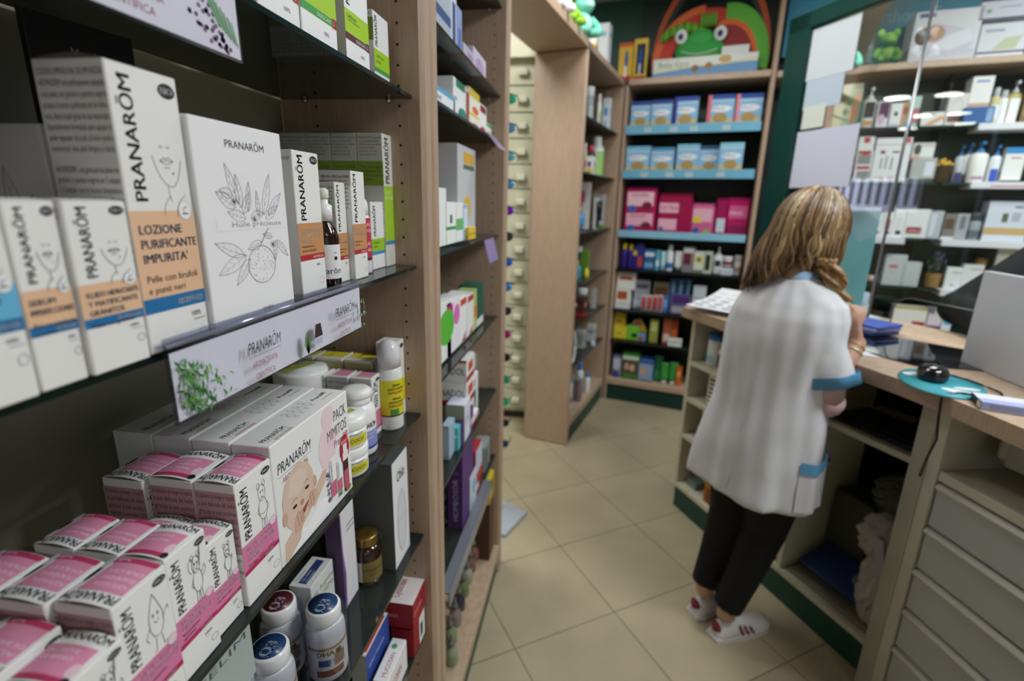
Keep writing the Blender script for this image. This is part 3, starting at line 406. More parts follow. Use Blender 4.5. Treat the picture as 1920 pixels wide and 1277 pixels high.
('D', 1.48, -0.05, 1.674, 0.177, 0.08, 0.25, 'box', ['#e8e8ea', [('r', 0, 0.84, 1, 0.86, '#b0b0b4'), ('r', 0.82, 0.88, 0.95, 0.99, '#c8483c'), ('r', 0.16, 0.64, 0.3, 0.72, '#8a4048'), ('r', 0.5, 0.66, 0.7, 0.7, '#602830'), ('r', 0.2, 0.3, 0.26, 0.55, '#a0a0a4'), ('r', 0.34, 0.3, 0.4, 0.6, '#a0a0a4'), ('r', 0.5, 0.28, 0.56, 0.56, '#989ca0'), ('t', 'NAIL SET', 0.12, 0.06, 0.07, '#b4323c')]], 'manicure_set_carton', 'carton', 'products on the second glass shelf behind the screen', 'large white carton with manicure tools drawn on it behind the glazing bar'),
('D', 1.678, -0.05, 1.674, 0.119, 0.08, 0.134, 'box', ['#b2b2b0', [('r', 0, 0, 1, 0.15, '#404a40'), ('r', 0.55, 0.25, 0.9, 0.85, '#d9dde6')]], 'device_carton', 'carton', 'products on the second glass shelf behind the screen', 'grey carton with a dark foot beside the manicure carton'),
('D', 1.668, -0.07, 1.799, 0.109, 0.06, 0.097, 'box', ['#cbc6c0', [('e', 0.25, 0.6, 0.16, 0.3, '#4a4440'), ('r', 0.4, 0.2, 0.98, 0.75, '#e4e4e0'), ('r', 0, 0, 0.4, 0.2, '#c89070')]], 'photo_card_box', 'carton', 'products on the second glass shelf behind the screen', 'printed white box standing on the grey carton'),
('D', 1.793, -0.05, 1.674, 0.098, 0.0, 0.151, 'basket', ['#4a3626', [], '#d8a838'], 'wicker_basket', 'basket', 'products on the second glass shelf behind the screen', 'dark basket heaped with golden things'),
('D', 1.901, -0.1, 1.674, 0.05, 0.0, 0.207, 'pump', ['#c8ccd2', [('r', 0, 0, 1, 0.38, '#3c3c70')], '#3a86c8'], 'pump_bottle', 'bottle', 'blue topped pump bottles', 'leftmost blue topped pump bottle beside the basket'),
('D', 1.935, -0.1, 1.674, 0.059, 0.0, 0.217, 'pump', ['#e6e2da', [('r', 0, 0, 1, 0.3, '#503058')], '#3a8acc'], 'pump_bottle', 'bottle', 'blue topped pump bottles', 'pump bottle with purple foot, second of the blue topped row'),
('D', 1.957, -0.05, 1.674, 0.087, 0.0, 0.223, 'pump', ['#f0eeea', [('r', 0.3, 0.1, 0.7, 0.2, '#b08aa0')], '#4a9ad8'], 'pump_bottle', 'bottle', 'blue topped pump bottles', 'largest and brightest of the blue topped pump bottles'),
('D', 2.046, -0.05, 1.674, 0.052, 0.0, 0.199, 'pump', ['#e8ecee', [('r', 0, 0, 1, 0.5, '#3c58b8')], '#3a8acc'], 'pump_bottle', 'bottle', 'blue topped pump bottles', 'pump bottle with bright blue foot, right of the largest one'),
('D', 2.104, -0.05, 1.674, 0.088, 0.05, 0.186, 'box', ['#eceae8', [('r', 0, 0.82, 1, 1, '#2f8ac8'), ('r', 0.3, 0.68, 0.8, 0.72, '#c06a70'), ('r', 0, 0, 1, 0.06, '#202428')]], 'lotion_carton', 'carton', 'products on the second glass shelf behind the screen', 'white carton with bright blue top at the right edge of the photo'),
('D', 1.474, -0.05, 1.347, 0.062, 0.04, 0.144, 'box', ['#ececec', [('r', 0.25, 0.3, 0.75, 0.7, '#2aa0a0'), ('r', 0.3, 0.1, 0.8, 0.25, '#26262a')]], 'tester_card', 'carton', 'small tester cards', 'tester card with teal block'),
('D', 1.536, -0.05, 1.347, 0.055, 0.04, 0.146, 'box', ['#ececec', [('r', 0.25, 0.3, 0.75, 0.7, '#c8c8cc'), ('r', 0.3, 0.1, 0.8, 0.25, '#26262a')]], 'tester_card', 'carton', 'small tester cards', 'tester card with pale grey block'),
('D', 1.594, -0.05, 1.347, 0.052, 0.04, 0.15, 'box', ['#ececec', [('r', 0.25, 0.3, 0.75, 0.7, '#b83a44'), ('r', 0.3, 0.1, 0.8, 0.25, '#26262a')]], 'tester_card', 'carton', 'small tester cards', 'tester card with red block beside the glazing bar'),
('D', 1.648, -0.05, 1.347, 0.057, 0.04, 0.168, 'box', ['#ececec', [('r', 0.25, 0.3, 0.75, 0.7, '#dedede'), ('r', 0.3, 0.1, 0.8, 0.25, '#26262a')]], 'tester_card', 'carton', 'small tester cards', 'white tester card right of the glazing bar'),
('D', 1.707, -0.05, 1.347, 0.116, 0.06, 0.17, 'box', ['#e6e6e6', [('r', 0.1, 0.15, 0.75, 0.38, '#9a2430'), ('t', 'SMILE', 0.2, 0.2, 0.1, '#e9d0d0')]], 'whitening_carton', 'carton', 'make-up and appliance boxes on the third shelf behind the screen', 'white carton with dark red block, right of the tester cards'),
('D', 1.825, -0.05, 1.347, 0.064, 0.06, 0.163, 'box', ['#b6bac4', [('r', 0.1, 0.1, 0.5, 0.9, '#d4d8e2')]], 'narrow_carton', 'carton', 'make-up and appliance boxes on the third shelf behind the screen', 'pale grey carton between the red blocked one and the glass jars'),
('D', 1.896, -0.05, 1.347, 0.061, 0.05, 0.149, 'box', ['#7c7872', [('r', 0.1, 0.4, 0.8, 0.8, '#5a4838'), ('r', 0.0, 0.0, 1, 0.1, '#d8d8da')]], 'perfume_carton', 'carton', 'make-up and appliance boxes on the third shelf behind the screen', 'taupe carton at the left of the white tray'),
('D', 1.957, -0.05, 1.347, 0.057, 0.05, 0.151, 'box', ['#a6a8aa', [('r', 0.3, 0.4, 0.7, 0.9, '#70747c')]], 'perfume_carton', 'carton', 'make-up and appliance boxes on the third shelf behind the screen', 'silver carton beside the taupe one on the white tray'),
('D', 2.019, -0.05, 1.347, 0.064, 0.0, 0.159, 'jar', ['#9aa4a8', [('r', 0, 0.1, 1, 0.5, '#60686c')], '#3a4046'], 'glass_canister', 'jar', 'make-up and appliance boxes on the third shelf behind the screen', 'grey glass canister with dark lid on the white tray'),
('D', 2.089, -0.05, 1.347, 0.194, 0.1, 0.224, 'box', ['#d4d8e4', [('r', 0, 0.16, 1, 0.34, '#c8a870'), ('r', 0.36, 0.48, 0.5, 0.7, '#5c6450'), ('r', 0.58, 0.5, 0.78, 0.72, '#b0b4bc'), ('r', 0.6, 0.84, 0.8, 0.88, '#46506c')]], 'appliance_carton', 'carton', 'make-up and appliance boxes on the third shelf behind the screen', 'large pale carton with a tan stripe on the white tray'),
('D', 1.481, -0.05, 1.052, 0.174, 0.0, 0.048, 'roll', ['#e8e6e4', []], 'white_tube', 'tube', None, 'white tube with a salmon band lying on its side on the shelf'),
('D', 1.65, -0.05, 1.052, 0.11, 0.07, 0.19, 'box', ['#c6cacc', [('e', 0.42, 0.62, 0.25, 0.06, '#b8788c'), ('l', [(0.3, 0.5), (0.42, 0.4), (0.55, 0.5)], 0.003, '#a8a8ac')]], 'cream_carton', 'carton', 'tall pale grey cartons', 'taller pale grey carton with a pink emblem'),
('D', 1.745, -0.05, 1.052, 0.094, 0.07, 0.15, 'box', ['#c2c8c8', [('r', 0.45, 0.5, 0.55, 0.52, '#9aa0a0')]], 'cream_carton', 'carton', 'tall pale grey cartons', 'shorter pale grey carton without emblem'),
('D', 1.879, -0.05, 1.052, 0.078, 0.0, 0.142, 'basket', ['#9c7c4a', [], '#5a7048'], 'planter_basket', 'basket', None, 'golden woven basket holding a lavender plant'),
('D', 1.967, -0.05, 1.052, 0.077, 0.05, 0.132, 'box', ['#e6e6e6', [('t', 'CREMA', 0.3, 0.72, 0.1, '#6c7078'), ('e', 0.5, 0.2, 0.1, 0.05, '#90949a')]], 'small_carton', 'carton', 'white cartons on the lower tray', 'left white carton on the lower white tray'),
('D', 2.045, -0.05, 1.052, 0.095, 0.05, 0.154, 'box', ['#e2e2e0', [('t', 'CREMA', 0.3, 0.78, 0.09, '#6c7078'), ('p', [(0.1, 0.05), (0.9, 0.45), (0.9, 0.25), (0.4, 0.02)], '#b4a040')]], 'small_carton', 'carton', 'white cartons on the lower tray', 'right white carton with golden leaf on the lower white tray'),
('D', 2.126, -0.13, 1.052, 0.06, 0.0, 0.188, 'jar', ['#5a4630', [], '#c89a5a'], 'candle_jar', 'jar', 'body care on the fourth shelf behind the screen', 'brown jar with tan wooden lid behind the two white cartons'),
('D', 2.184, -0.05, 1.052, 0.147, 0.02, 0.268, 'box', ['#e6e4da', [('p', [(0.1, 0.2), (0.8, 1), (1, 0.8), (0.4, 0.2)], '#b8b05c'), ('p', [(0.4, 0.1), (1, 0.6), (1, 0.4), (0.6, 0.05)], '#cdb978')]], 'flower_picture', 'picture', None, 'white picture with yellow green flowers near the customer'),
('D', 1.749, -0.05, 0.745, 0.174, 0.08, 0.183, 'box', ['#e4e2da', [('r', 0.6, 0.3, 0.98, 0.5, '#a82c30'), ('r', 0, 0.9, 1, 1, '#b0a860')]], 'white_carton', 'carton', 'boxes low behind the wooden counter ledge', 'wide white carton with a red bar, low behind the wooden counter ledge'),
('D', 1.929, -0.05, 0.745, 0.071, 0.06, 0.186, 'box', ['#d8d0d8', [('r', 0, 0, 1, 0.4, '#6a3070'), ('r', 0, 0.8, 0.4, 1, '#7a8898')]], 'purple_carton', 'carton', 'boxes low behind the wooden counter ledge', 'white and purple carton low behind the wooden counter ledge'),
('D', 2.005, -0.05, 0.745, 0.047, 0.05, 0.199, 'box', ['#dce0e2', [('e', 0.6, 0.55, 0.5, 0.12, '#48a0c8')]], 'blue_spot_carton', 'carton', 'boxes low behind the wooden counter ledge', 'white carton with a sky blue oval, beside the customer in black'),
('D', 1.545, -0.03, 2.325, 0.302, 0.2, 0.252, 'box', ['#e2e2e6', [('r', 0, 0.0, 1, 0.2, '#cfcfd8'), ('p', [(0.02, 0.2), (0.05, 0.55), (0.35, 0.75), (0.75, 0.62), (0.95, 0.35), (0.9, 0.2)], '#d4d0dc'), ('e', 0.3, 0.55, 0.2, 0.17, '#c49a80'), ('e', 0.16, 0.5, 0.12, 0.17, '#4c3a30'), ('p', [(0.3, 0.25), (0.55, 0.5), (0.85, 0.6), (0.92, 0.35), (0.6, 0.2)], '#e9e7ef'), ('r', 0.06, 0.88, 0.3, 0.96, '#5a62a0')]], 'pillow_carton', 'carton', None, 'big white carton picturing a sleeping person on the upper wooden shelf'),
('D', 1.853, -0.03, 2.325, 0.203, 0.2, 0.163, 'box', ['#dcdce2', [('r', 0, 0.1, 1, 0.16, '#303a6c'), ('r', 0.1, 0.75, 0.5, 0.82, '#98a0b8'), ('p', [(0.3, 0.2), (0.55, 0.55), (0.9, 0.6), (0.8, 0.2)], '#c4c8a8')]], 'pillow_carton', 'carton', 'stacked white cartons', 'lower white carton with a pale flower at the upper right corner'),
('D', 1.829, -0.03, 2.51, 0.195, 0.2, 0.086, 'box', ['#d6d2e0', [('r', 0, 0, 1, 0.06, '#282c44'), ('e', 0.2, 0.45, 0.06, 0.12, '#6aa880'), ('r', 0.4, 0.6, 0.9, 0.66, '#9a98b4')]], 'pillow_carton', 'carton', 'stacked white cartons', 'upper lilac white carton with a green mark at the upper right corner'),
('C', 0.313, -0.05, 1.99, 0.057, 0.0, 0.188, 'jar', ['#8a9094', [('r', 0, 0.1, 1, 0.6, '#a8aeb2')], '#c0c4c4'], 'grey_canister', 'canister', None, 'tall grey canister at the left of the upper shelf in the passage unit'),
('C', 0.52, -0.05, 1.99, 0.03, 0.0, 0.183, 'can', ['#d8dcc8', [('r', 0, 0.1, 1, 0.6, '#b8c8a0')], '#dcdccc'], 'slim_bottle', 'bottle', None, 'slim cream bottle beside the grey canister'),
('C', 0.83, -0.1, 1.99, 0.025, 0.0, 0.255, 'can', ['#6a7078', [], '#3c4046'], 'slim_bottle', 'bottle', None, 'slim dark grey bottle behind the white carton'),
('C', 0.759, -0.05, 1.99, 0.052, 0.049, 0.202, 'box', ['#dfe6ea', [('r', 0.2, 0.45, 0.7, 0.7, '#4aa0d0'), ('r', 0.2, 0.1, 0.7, 0.3, '#a0c8dc')]], 'white_carton', 'carton', None, 'white and blue carton at the right of the upper shelf in the passage unit'),
('C', 0.248, -0.05, 1.69, 0.025, 0.0, 0.164, 'can', ['#b8b090', [('r', 0, 0.2, 1, 0.6, '#8c3c34')], '#c8c8b0'], 'slim_bottle', 'bottle', None, 'khaki bottle at the left of the second shelf in the passage unit'),
('C', 0.424, -0.05, 1.69, 0.064, 0.0, 0.173, 'can', ['#30282c', [('r', 0, 0, 1, 0.5, '#e0e0dc')], '#b02838'], 'dark_bottle', 'bottle', None, 'dark bottle with red cap in the passage unit'),
('C', 0.258, -0.01, 1.69, 0.06, 0.057, 0.091, 'box', ['#e0e0d8', [('r', 0.2, 0, 0.9, 0.25, '#e0b840'), ('e', 0.6, 0.5, 0.2, 0.2, '#5a3a80')]], 'small_carton', 'carton', None, 'small white carton with a purple dot in front of the dark bottle'),
('C', 0.62, -0.05, 1.69, 0.099, 0.0, 0.248, 'can', ['#dfe4da', [('r', 0, 0.82, 1, 0.88, '#6cae3c'), ('r', 0.3, 0, 0.7, 0.8, '#9ccc70')], '#e8ece4'], 'powder_tub', 'tub', None, 'big white tub with green lines in the passage unit'),
('C', 0.387, -0.05, 1.345, 0.015, 0.105, 0.29, 'box', ['#cfccc8', [('e', 0.5, 0.7, 0.2, 0.15, '#c84a78'), ('r', 0.45, 0.1, 0.55, 0.6, '#c84a78')]], 'soother_card', 'pack', None, 'clear card with a pink soother in the passage unit'),
('C', 0.271, -0.05, 1.345, 0.063, 0.0, 0.14, 'ball', ['#4a94c8', []], 'bath_toy', 'toy', None, 'round blue toy at the left end of the shelf'),
('C', 0.415, -0.02, 1.345, 0.111, 0.0, 0.201, 'brush', ['#16181a', []], 'hair_brush', 'brush', None, 'black hair brush on a card in the passage unit'),
('C', 0.804, -0.05, 1.345, 0.015, 0.083, 0.228, 'box', ['#bcc0c2', [('r', 0.3, 0.2, 0.8, 0.8, '#2a2e30'), ('r', 0, 0, 1, 0.08, '#6cae3c')]], 'hair_accessory_card', 'pack', None, 'grey card with a black clip and green foot'),
('C', 0.233, -0.05, 1.03, 0.034, 0.032, 0.215, 'box', ['#2a4a40', [('r', 0, 0.85, 1, 1, '#d8dcd8')]], 'narrow_carton', 'carton', None, 'dark green carton at the left of the teether shelf'),
('C', 0.123, -0.01, 1.03, 0.052, 0.0, 0.14, 'ball', ['#4a90a8', []], 'bath_toy', 'toy', None, 'teal and yellow ball toy on the teether shelf'),
('C', 0.317, -0.01, 1.03, 0.041, 0.0, 0.082, 'ball', ['#d8cc40', []], 'bath_toy', 'toy', None, 'small yellow ball toy on the teether shelf'),
('C', 0.631, -0.05, 1.03, 0.182, 0.0, 0.195, 'teether', ['#7ab040', []], 'teether_pack', 'toy', None, 'green backed pack holding a red ring teether'),
('C', 0.51, -0.07, 0.891, 0.074, 0.0, 0.043, 'jar', ['#c8ccd0', [], '#e8e8e8'], 'cream_pot', 'jar', None, 'white pot standing on top of the red figure box'),
('C', 0.394, -0.05, 0.765, 0.099, 0.093, 0.124, 'box', ['#4a2a28', [('e', 0.4, 0.6, 0.22, 0.28, '#7a1c18'), ('e', 0.4, 0.62, 0.1, 0.1, '#e8e8e8'), ('r', 0, 0, 1, 0.18, '#a83020')]], 'toy_box', 'carton', None, 'dark red toy box with a white eyed figure in the passage unit'),
('C', 0.702, -0.05, 0.765, 0.036, 0.034, 0.151, 'box', ['#b4b4b2', []], 'narrow_carton', 'carton', None, 'light grey carton beside the dark red toy box'),
('C', 0.513, -0.07, 0.505, 0.081, 0.076, 0.125, 'box', ['#b0b4b2', [('r', 0.1, 0.2, 0.9, 0.8, '#94989a')]], 'grey_carton', 'carton', None, 'grey carton behind the white ring in the passage unit'),
('C', 0.129, -0.02, 0.505, 0.044, 0.0, 0.214, 'ring', ['#e8e8ec', []], 'hair_band', 'band', None, 'white ring shaped band leaning in the passage unit'),
('C', 0.74, -0.05, 0.505, 0.061, 0.058, 0.129, 'box', ['#c4c8c6', [('r', 0.1, 0.5, 0.9, 0.7, '#8a9094')]], 'grey_carton', 'carton', None, 'paler grey carton at the right of the same shelf'),
('C', 0.574, 0.0, 0.505, 0.038, 0.0, 0.058, 'ball', ['#b8c4dc', []], 'small_ball', 'ball', None, 'small pale blue ball in front of the paler grey carton'),
('C', 0.211, -0.05, 0.165, 0.032, 0.0, 0.24, 'can', ['#e2e6e8', [('r', 0, 0.2, 1, 0.5, '#8a90b8')], '#3a90c0'], 'lotion_bottle', 'bottle', 'white bottles with blue caps', 'left white bottle with blue cap on the lowest board of the passage unit'),
('C', 0.468, -0.05, 0.165, 0.053, 0.0, 0.245, 'can', ['#dde2e8', [], '#3578b8'], 'lotion_bottle', 'bottle', 'white bottles with blue caps', 'middle and tallest white bottle with blue cap on the lowest board'),
('C', 0.563, -0.02, 0.165, 0.039, 0.0, 0.143, 'can', ['#e4e8ec', [], '#2f7cc0'], 'lotion_bottle', 'bottle', 'white bottles with blue caps', 'right white bottle with blue cap near the front of the lowest board'),
('C', 0.35, -0.03, 0.165, 0.06, 0.056, 0.16, 'box', ['#8c8084', [('r', 0.4, 0, 0.6, 1, '#5a2030')]], 'grey_carton', 'carton', None, 'taupe carton with a wine stripe on the lowest board of the passage unit'),
('C', 0.212, -0.06, 2.335, 0.025, 0.024, 0.126, 'box', ['#dfe4e6', []], 'white_carton', 'carton', 'white cartons on the passage unit top', 'leftmost white carton behind the plush toys'),
('C', 0.371, -0.06, 2.335, 0.043, 0.04, 0.182, 'box', ['#dadfe2', [('r', 0.1, 0.1, 0.9, 0.3, '#c0c8d0')]], 'white_carton', 'carton', 'white cartons on the passage unit top', 'middle white carton on top of the passage unit'),
('C', 0.565, -0.04, 2.335, 0.079, 0.074, 0.246, 'box', ['#e4eaec', [('r', 0.2, 0.7, 0.8, 0.8, '#a0b8c8')]], 'white_carton', 'carton', 'white cartons on the passage unit top', 'widest white carton at the right end of the passage unit top'),
('C', 0.133, 0.0, 2.335, 0.04, 0.037, 0.048, 'box', ['#e8e4d8', [('r', 0, 0, 1, 0.3, '#d8b040')]], 'white_carton', 'carton', 'white cartons on the passage unit top', 'short cream carton in front with a yellow foot'),
('B', 1.137, -0.02, 1.84, 0.134, 0.06, 0.137, 'box', ['#aab4c4', [('r', 0, 0.3, 1, 0.45, '#2a4a80')]], 'medicine_carton', 'carton', 'tall cartons on the top glass shelf of the middle unit', 'grey blue carton nearest the first divider, high on the middle unit'),
('B', 1.27, -0.02, 1.84, 0.052, 0.06, 0.13, 'box', ['#c9d0de', [('r', 0.3, 0.1, 0.8, 0.8, '#1f3f7a')]], 'medicine_carton', 'carton', 'tall cartons on the top glass shelf of the middle unit', 'narrow white carton with navy stripe, high on the middle unit'),
('B', 1.327, -0.02, 1.84, 0.046, 0.06, 0.11, 'box', ['#8a9cd0', [('r', 0.2, 0.2, 0.8, 0.6, '#5a6cb0')]], 'medicine_carton', 'carton', 'tall cartons on the top glass shelf of the middle unit', 'violet blue carton right of the navy striped one'),
('B', 1.388, -0.02, 1.84, 0.106, 0.08, 0.049, 'box', ['#b9b4c4', [('r', 0.4, 0.1, 1, 0.8, '#9a90b0')]], 'medicine_carton', 'carton', 'tall cartons on the top glass shelf of the middle unit', 'low lilac grey carton on the same high shelf'),
('B', 1.495, -0.02, 1.84, 0.17, 0.06, 0.069, 'box', ['#c4bcd0', [('e', 0.5, 0.5, 0.3, 0.3, '#a894b8')]], 'medicine_carton', 'carton', 'tall cartons on the top glass shelf of the middle unit', 'low lilac carton nearest the second divider'),
('B', 1.137, -0.02, 1.7, 0.166, 0.05, 0.041, 'box', ['#e9ecec', [('r', 0, 0.78, 1, 1, '#58a8d8'), ('r', 0, 0, 1, 0.22, '#a8cc50'), ('t', 'encayd', 0.05, 0.42, 0.26, '#2a2a6a')]], 'laxative_carton', 'carton', 'boxes above the plastic tag of the middle unit', 'white carton with sky blue top and green foot'),
('B', 1.288, -0.02, 1.7, 0.128, 0.05, 0.089, 'box', ['#e6eaea', [('r', 0.2, 0.8, 0.9, 1, '#2e7a5c'), ('e', 0.7, 0.15, 0.35, 0.2, '#2f8878'), ('t', 'MEDIC', 0.05, 0.45, 0.09, '#5a6a90')]], 'medicine_carton', 'carton', 'boxes above the plastic tag of the middle unit', 'tall white carton with teal corner and green lid'),
('B', 1.41, -0.02, 1.7, 0.042, 0.05, 0.09, 'box', ['#d8c8c8', [('r', 0.2, 0.1, 0.9, 0.9, '#a84848')]], 'medicine_carton', 'carton', 'boxes above the plastic tag of the middle unit', 'thin red striped carton in the same row'),
('B', 1.445, -0.02, 1.7, 0.133, 0.05, 0.099, 'box', ['#ece8dc', [('r', 0, 0.8, 1, 1, '#d8c040'), ('e', 0.6, 0.5, 0.3, 0.1, '#e07030'), ('r', 0, 0.32, 1, 0.38, '#e0c040'), ('e', 0.6, 0.08, 0.3, 0.08, '#e06a38')]], 'vitamin_carton', 'carton', 'boxes above the plastic tag of the middle unit', 'cream carton with orange fruit and yellow lid'),
('B', 1.579, -0.02, 1.7, 0.1, 0.05, 0.083, 'box', ['#e9e9e9', [('r', 0.1, 0.72, 0.9, 0.95, '#8c2030'), ('e', 0.5, 0.12, 0.4, 0.14, '#b03038')]], 'medicine_carton', 'carton', 'boxes above the plastic tag of the middle unit', 'white carton with wine red square and red dot'),
('B', 1.68, -0.02, 1.7, 0.086, 0.04, 0.043, 'box', ['#e8ece8', [('r', 0, 0.75, 1, 0.95, '#4ab060'), ('r', 0.1, 0.1, 0.9, 0.5, '#c8e0cc')]], 'medicine_carton', 'carton', 'boxes above the plastic tag of the middle unit', 'small white carton with green band nearest the second divider'),
('B', 1.323, -0.02, 1.4, 0.203, 0.12, 0.243, 'box', ['#c4c5c8', [('r', 0.3, 0.82, 0.9, 0.94, '#d8a840'), ('r', 0.3, 0.76, 0.9, 0.81, '#5a6a50'), ('e', 0.5, 0.35, 0.22, 0.12, '#e0b840'), ('r', 0.1, 0.0, 0.9, 0.12, '#c8d8e8')]], 'herbal_carton', 'carton', None, 'tall white carton with yellow herbs on the middle unit'),
('B', 1.091, -0.01, 1.4, 0.091, 0.05, 0.129, 'box', ['#e9edea', [('r', 0, 0.2, 0.3, 0.4, '#3a8a54')]], 'dropper_carton', 'carton', 'white and green dropper cartons', 'leftmost white and green dropper carton'),
('B', 1.177, -0.01, 1.4, 0.091, 0.05, 0.099, 'box', ['#eef0ee', [('r', 0, 0.34, 1, 0.42, '#3f9a5c'), ('r', 0.4, 0.5, 0.6, 0.7, '#2c4a3c')]], 'dropper_carton', 'carton', 'white and green dropper cartons', 'middle dropper carton with a printed dark bottle'),
('B', 1.273, -0.01, 1.4, 0.065, 0.05, 0.097, 'box', ['#eef0ee', [('r', 0, 0.3, 1, 0.6, '#6cba6c')]], 'dropper_carton', 'carton', 'white and green dropper cartons', 'right dropper carton with wide green band'),
('B', 1.338, -0.01, 1.4, 0.059, 0.05, 0.093, 'box', ['#9ab8e0', [('r', 0.2, 0.3, 0.8, 0.9, '#d8e4f0')]], 'blue_carton', 'carton', None, 'pale blue carton right of the green dropper cartons'),
('B', 1.362, 0.0, 1.4, 0.084, 0.04, 0.033, 'box', ['#e0c040', [('r', 0, 0.4, 1, 0.5, '#a08830')]], 'yellow_carton', 'carton', None, 'small yellow carton at the foot of the tall herbal carton'),
('B', 1.107, -0.02, 1.11, 0.142, 0.05, 0.15, 'box', ['#e6eae6', [('e', 0.7, 0.55, 0.5, 0.3, '#58b83a')]], 'green_spot_carton', 'carton', None, 'white carton with lime green spot nearest the first divider'),
('B', 1.21, -0.02, 1.11, 0.128, 0.05, 0.141, 'box', ['#e8e4ea', [('r', 0, 0.5, 0.45, 0.95, '#b02878'), ('e', 0.75, 0.68, 0.25, 0.2, '#d870b8')]], 'pink_spot_carton', 'carton', None, 'white carton with magenta and pink spots'),
('B', 1.338, -0.02, 1.11, 0.08, 0.07, 0.131, 'box', ['#ecebea', [('r', 0.1, 0.82, 0.95, 0.96, '#c8452e'), ('p', [(0.2, 0.02), (0.8, 0.02), (0.9, 0.2)], '#b8382c')]], 'red_tab_carton', 'carton', 'twin white cartons with red tabs', 'left of the twin white cartons with red tabs'),
('B', 1.425, -0.02, 1.11, 0.083, 0.07, 0.125, 'box', ['#ecebea', [('r', 0.1, 0.82, 0.95, 0.96, '#c8452e'), ('p', [(0.2, 0.02), (0.8, 0.02), (0.9, 0.2)], '#b8382c')]], 'red_tab_carton', 'carton', 'twin white cartons with red tabs', 'right of the twin white cartons with red tabs'),
('B', 1.508, -0.02, 1.11, 0.045, 0.05, 0.128, 'box', ['#b8c870', [('r', 0, 0.3, 1, 0.6, '#d8863c')]], 'narrow_carton', 'carton', None, 'narrow lime and orange carton beside the red tabbed pair'),
('B', 1.553, -0.02, 1.11, 0.098, 0.06, 0.134, 'box', ['#1f5a48', [('r', 0, 0, 1, 0.18, '#dcdcdc')]], 'dark_green_carton', 'carton', None, 'dark green carton with white foot on the middle unit'),
('B', 1.836, -0.08, 1.11, 0.116, 0.06, 0.137, 'box', ['#d8d4c8', [('r', 0.1, 0.5, 0.9, 0.75, '#c88a60')]], 'cream_carton', 'carton', 'cream cartons behind the dark green one', 'left cream carton with orange band'),
('B', 1.771, -0.04, 1.11, 0.088, 0.06, 0.154, 'box', ['#dedad2', [('r', 0.1, 0.6, 0.9, 0.8, '#6a2c3c')]], 'cream_carton', 'carton', 'cream cartons behind the dark green one', 'right cream carton with wine band'),
('B', 1.683, -0.07, 0.83, 0.182, 0.08, 0.127, 'box', ['#c0c6c4', [('r', 0.1, 0.5, 0.9, 0.6, '#98a0a0')]], 'grey_white_carton', 'carton', None, 'tall grey white carton behind the red banded stack'),
('B', 1.466, -0.02, 0.83, 0.109, 0.06, 0.126, 'box', ['#e4e4e2', [('r', 0, 0.7, 0.6, 0.9, '#b83028'), ('r', 0.4, 0.1, 0.7, 0.6, '#2e6a50')]], 'cold_remedy_carton', 'carton', 'white cartons right of the red banded stack', 'white carton with a green stroke right of the stack'),
('B', 1.396, 0.0, 0.83, 0.098, 0.05, 0.028, 'box', ['#e0e0de', [('r', 0, 0, 1, 0.35, '#a83028')]], 'cold_remedy_carton', 'carton', 'white cartons right of the red banded stack', 'small white carton with red foot right of the stack'),
('B', 1.375, -0.01, 0.83, 0.1, 0.13, 0.075, 'boxs', ['#e2e2e2', [('r', 0, 0, 1, 0.28, '#a82828')]], 'cold_remedy_carton', 'carton', 'red banded cold remedy cartons', 'lowest carton of the red banded stack'),
('B', 1.375, -0.01, 0.906, 0.1, 0.13, 0.075, 'boxs', ['#e8e6e4', [('r', 0, 0, 1, 0.24, '#b42c2c'), ('t', 'ENADOL', 0.3, 0.42, 0.3, '#202020')]], 'cold_remedy_carton', 'carton', 'red banded cold remedy cartons', 'middle carton of the red banded stack'),
('B', 1.375, -0.01, 0.982, 0.1, 0.13, 0.07, 'boxs', ['#eae8e6', [('r', 0, 0.88, 1, 1, '#b42c2c'), ('t', 'ENADOL', 0.3, 0.35, 0.3, '#202020')]], 'cold_remedy_carton', 'carton', 'red banded cold remedy cartons', 'topmost carton of the red banded stack'),
]
# ============================================================ room
def struct(m,name): return m.build(name,kind='structure')
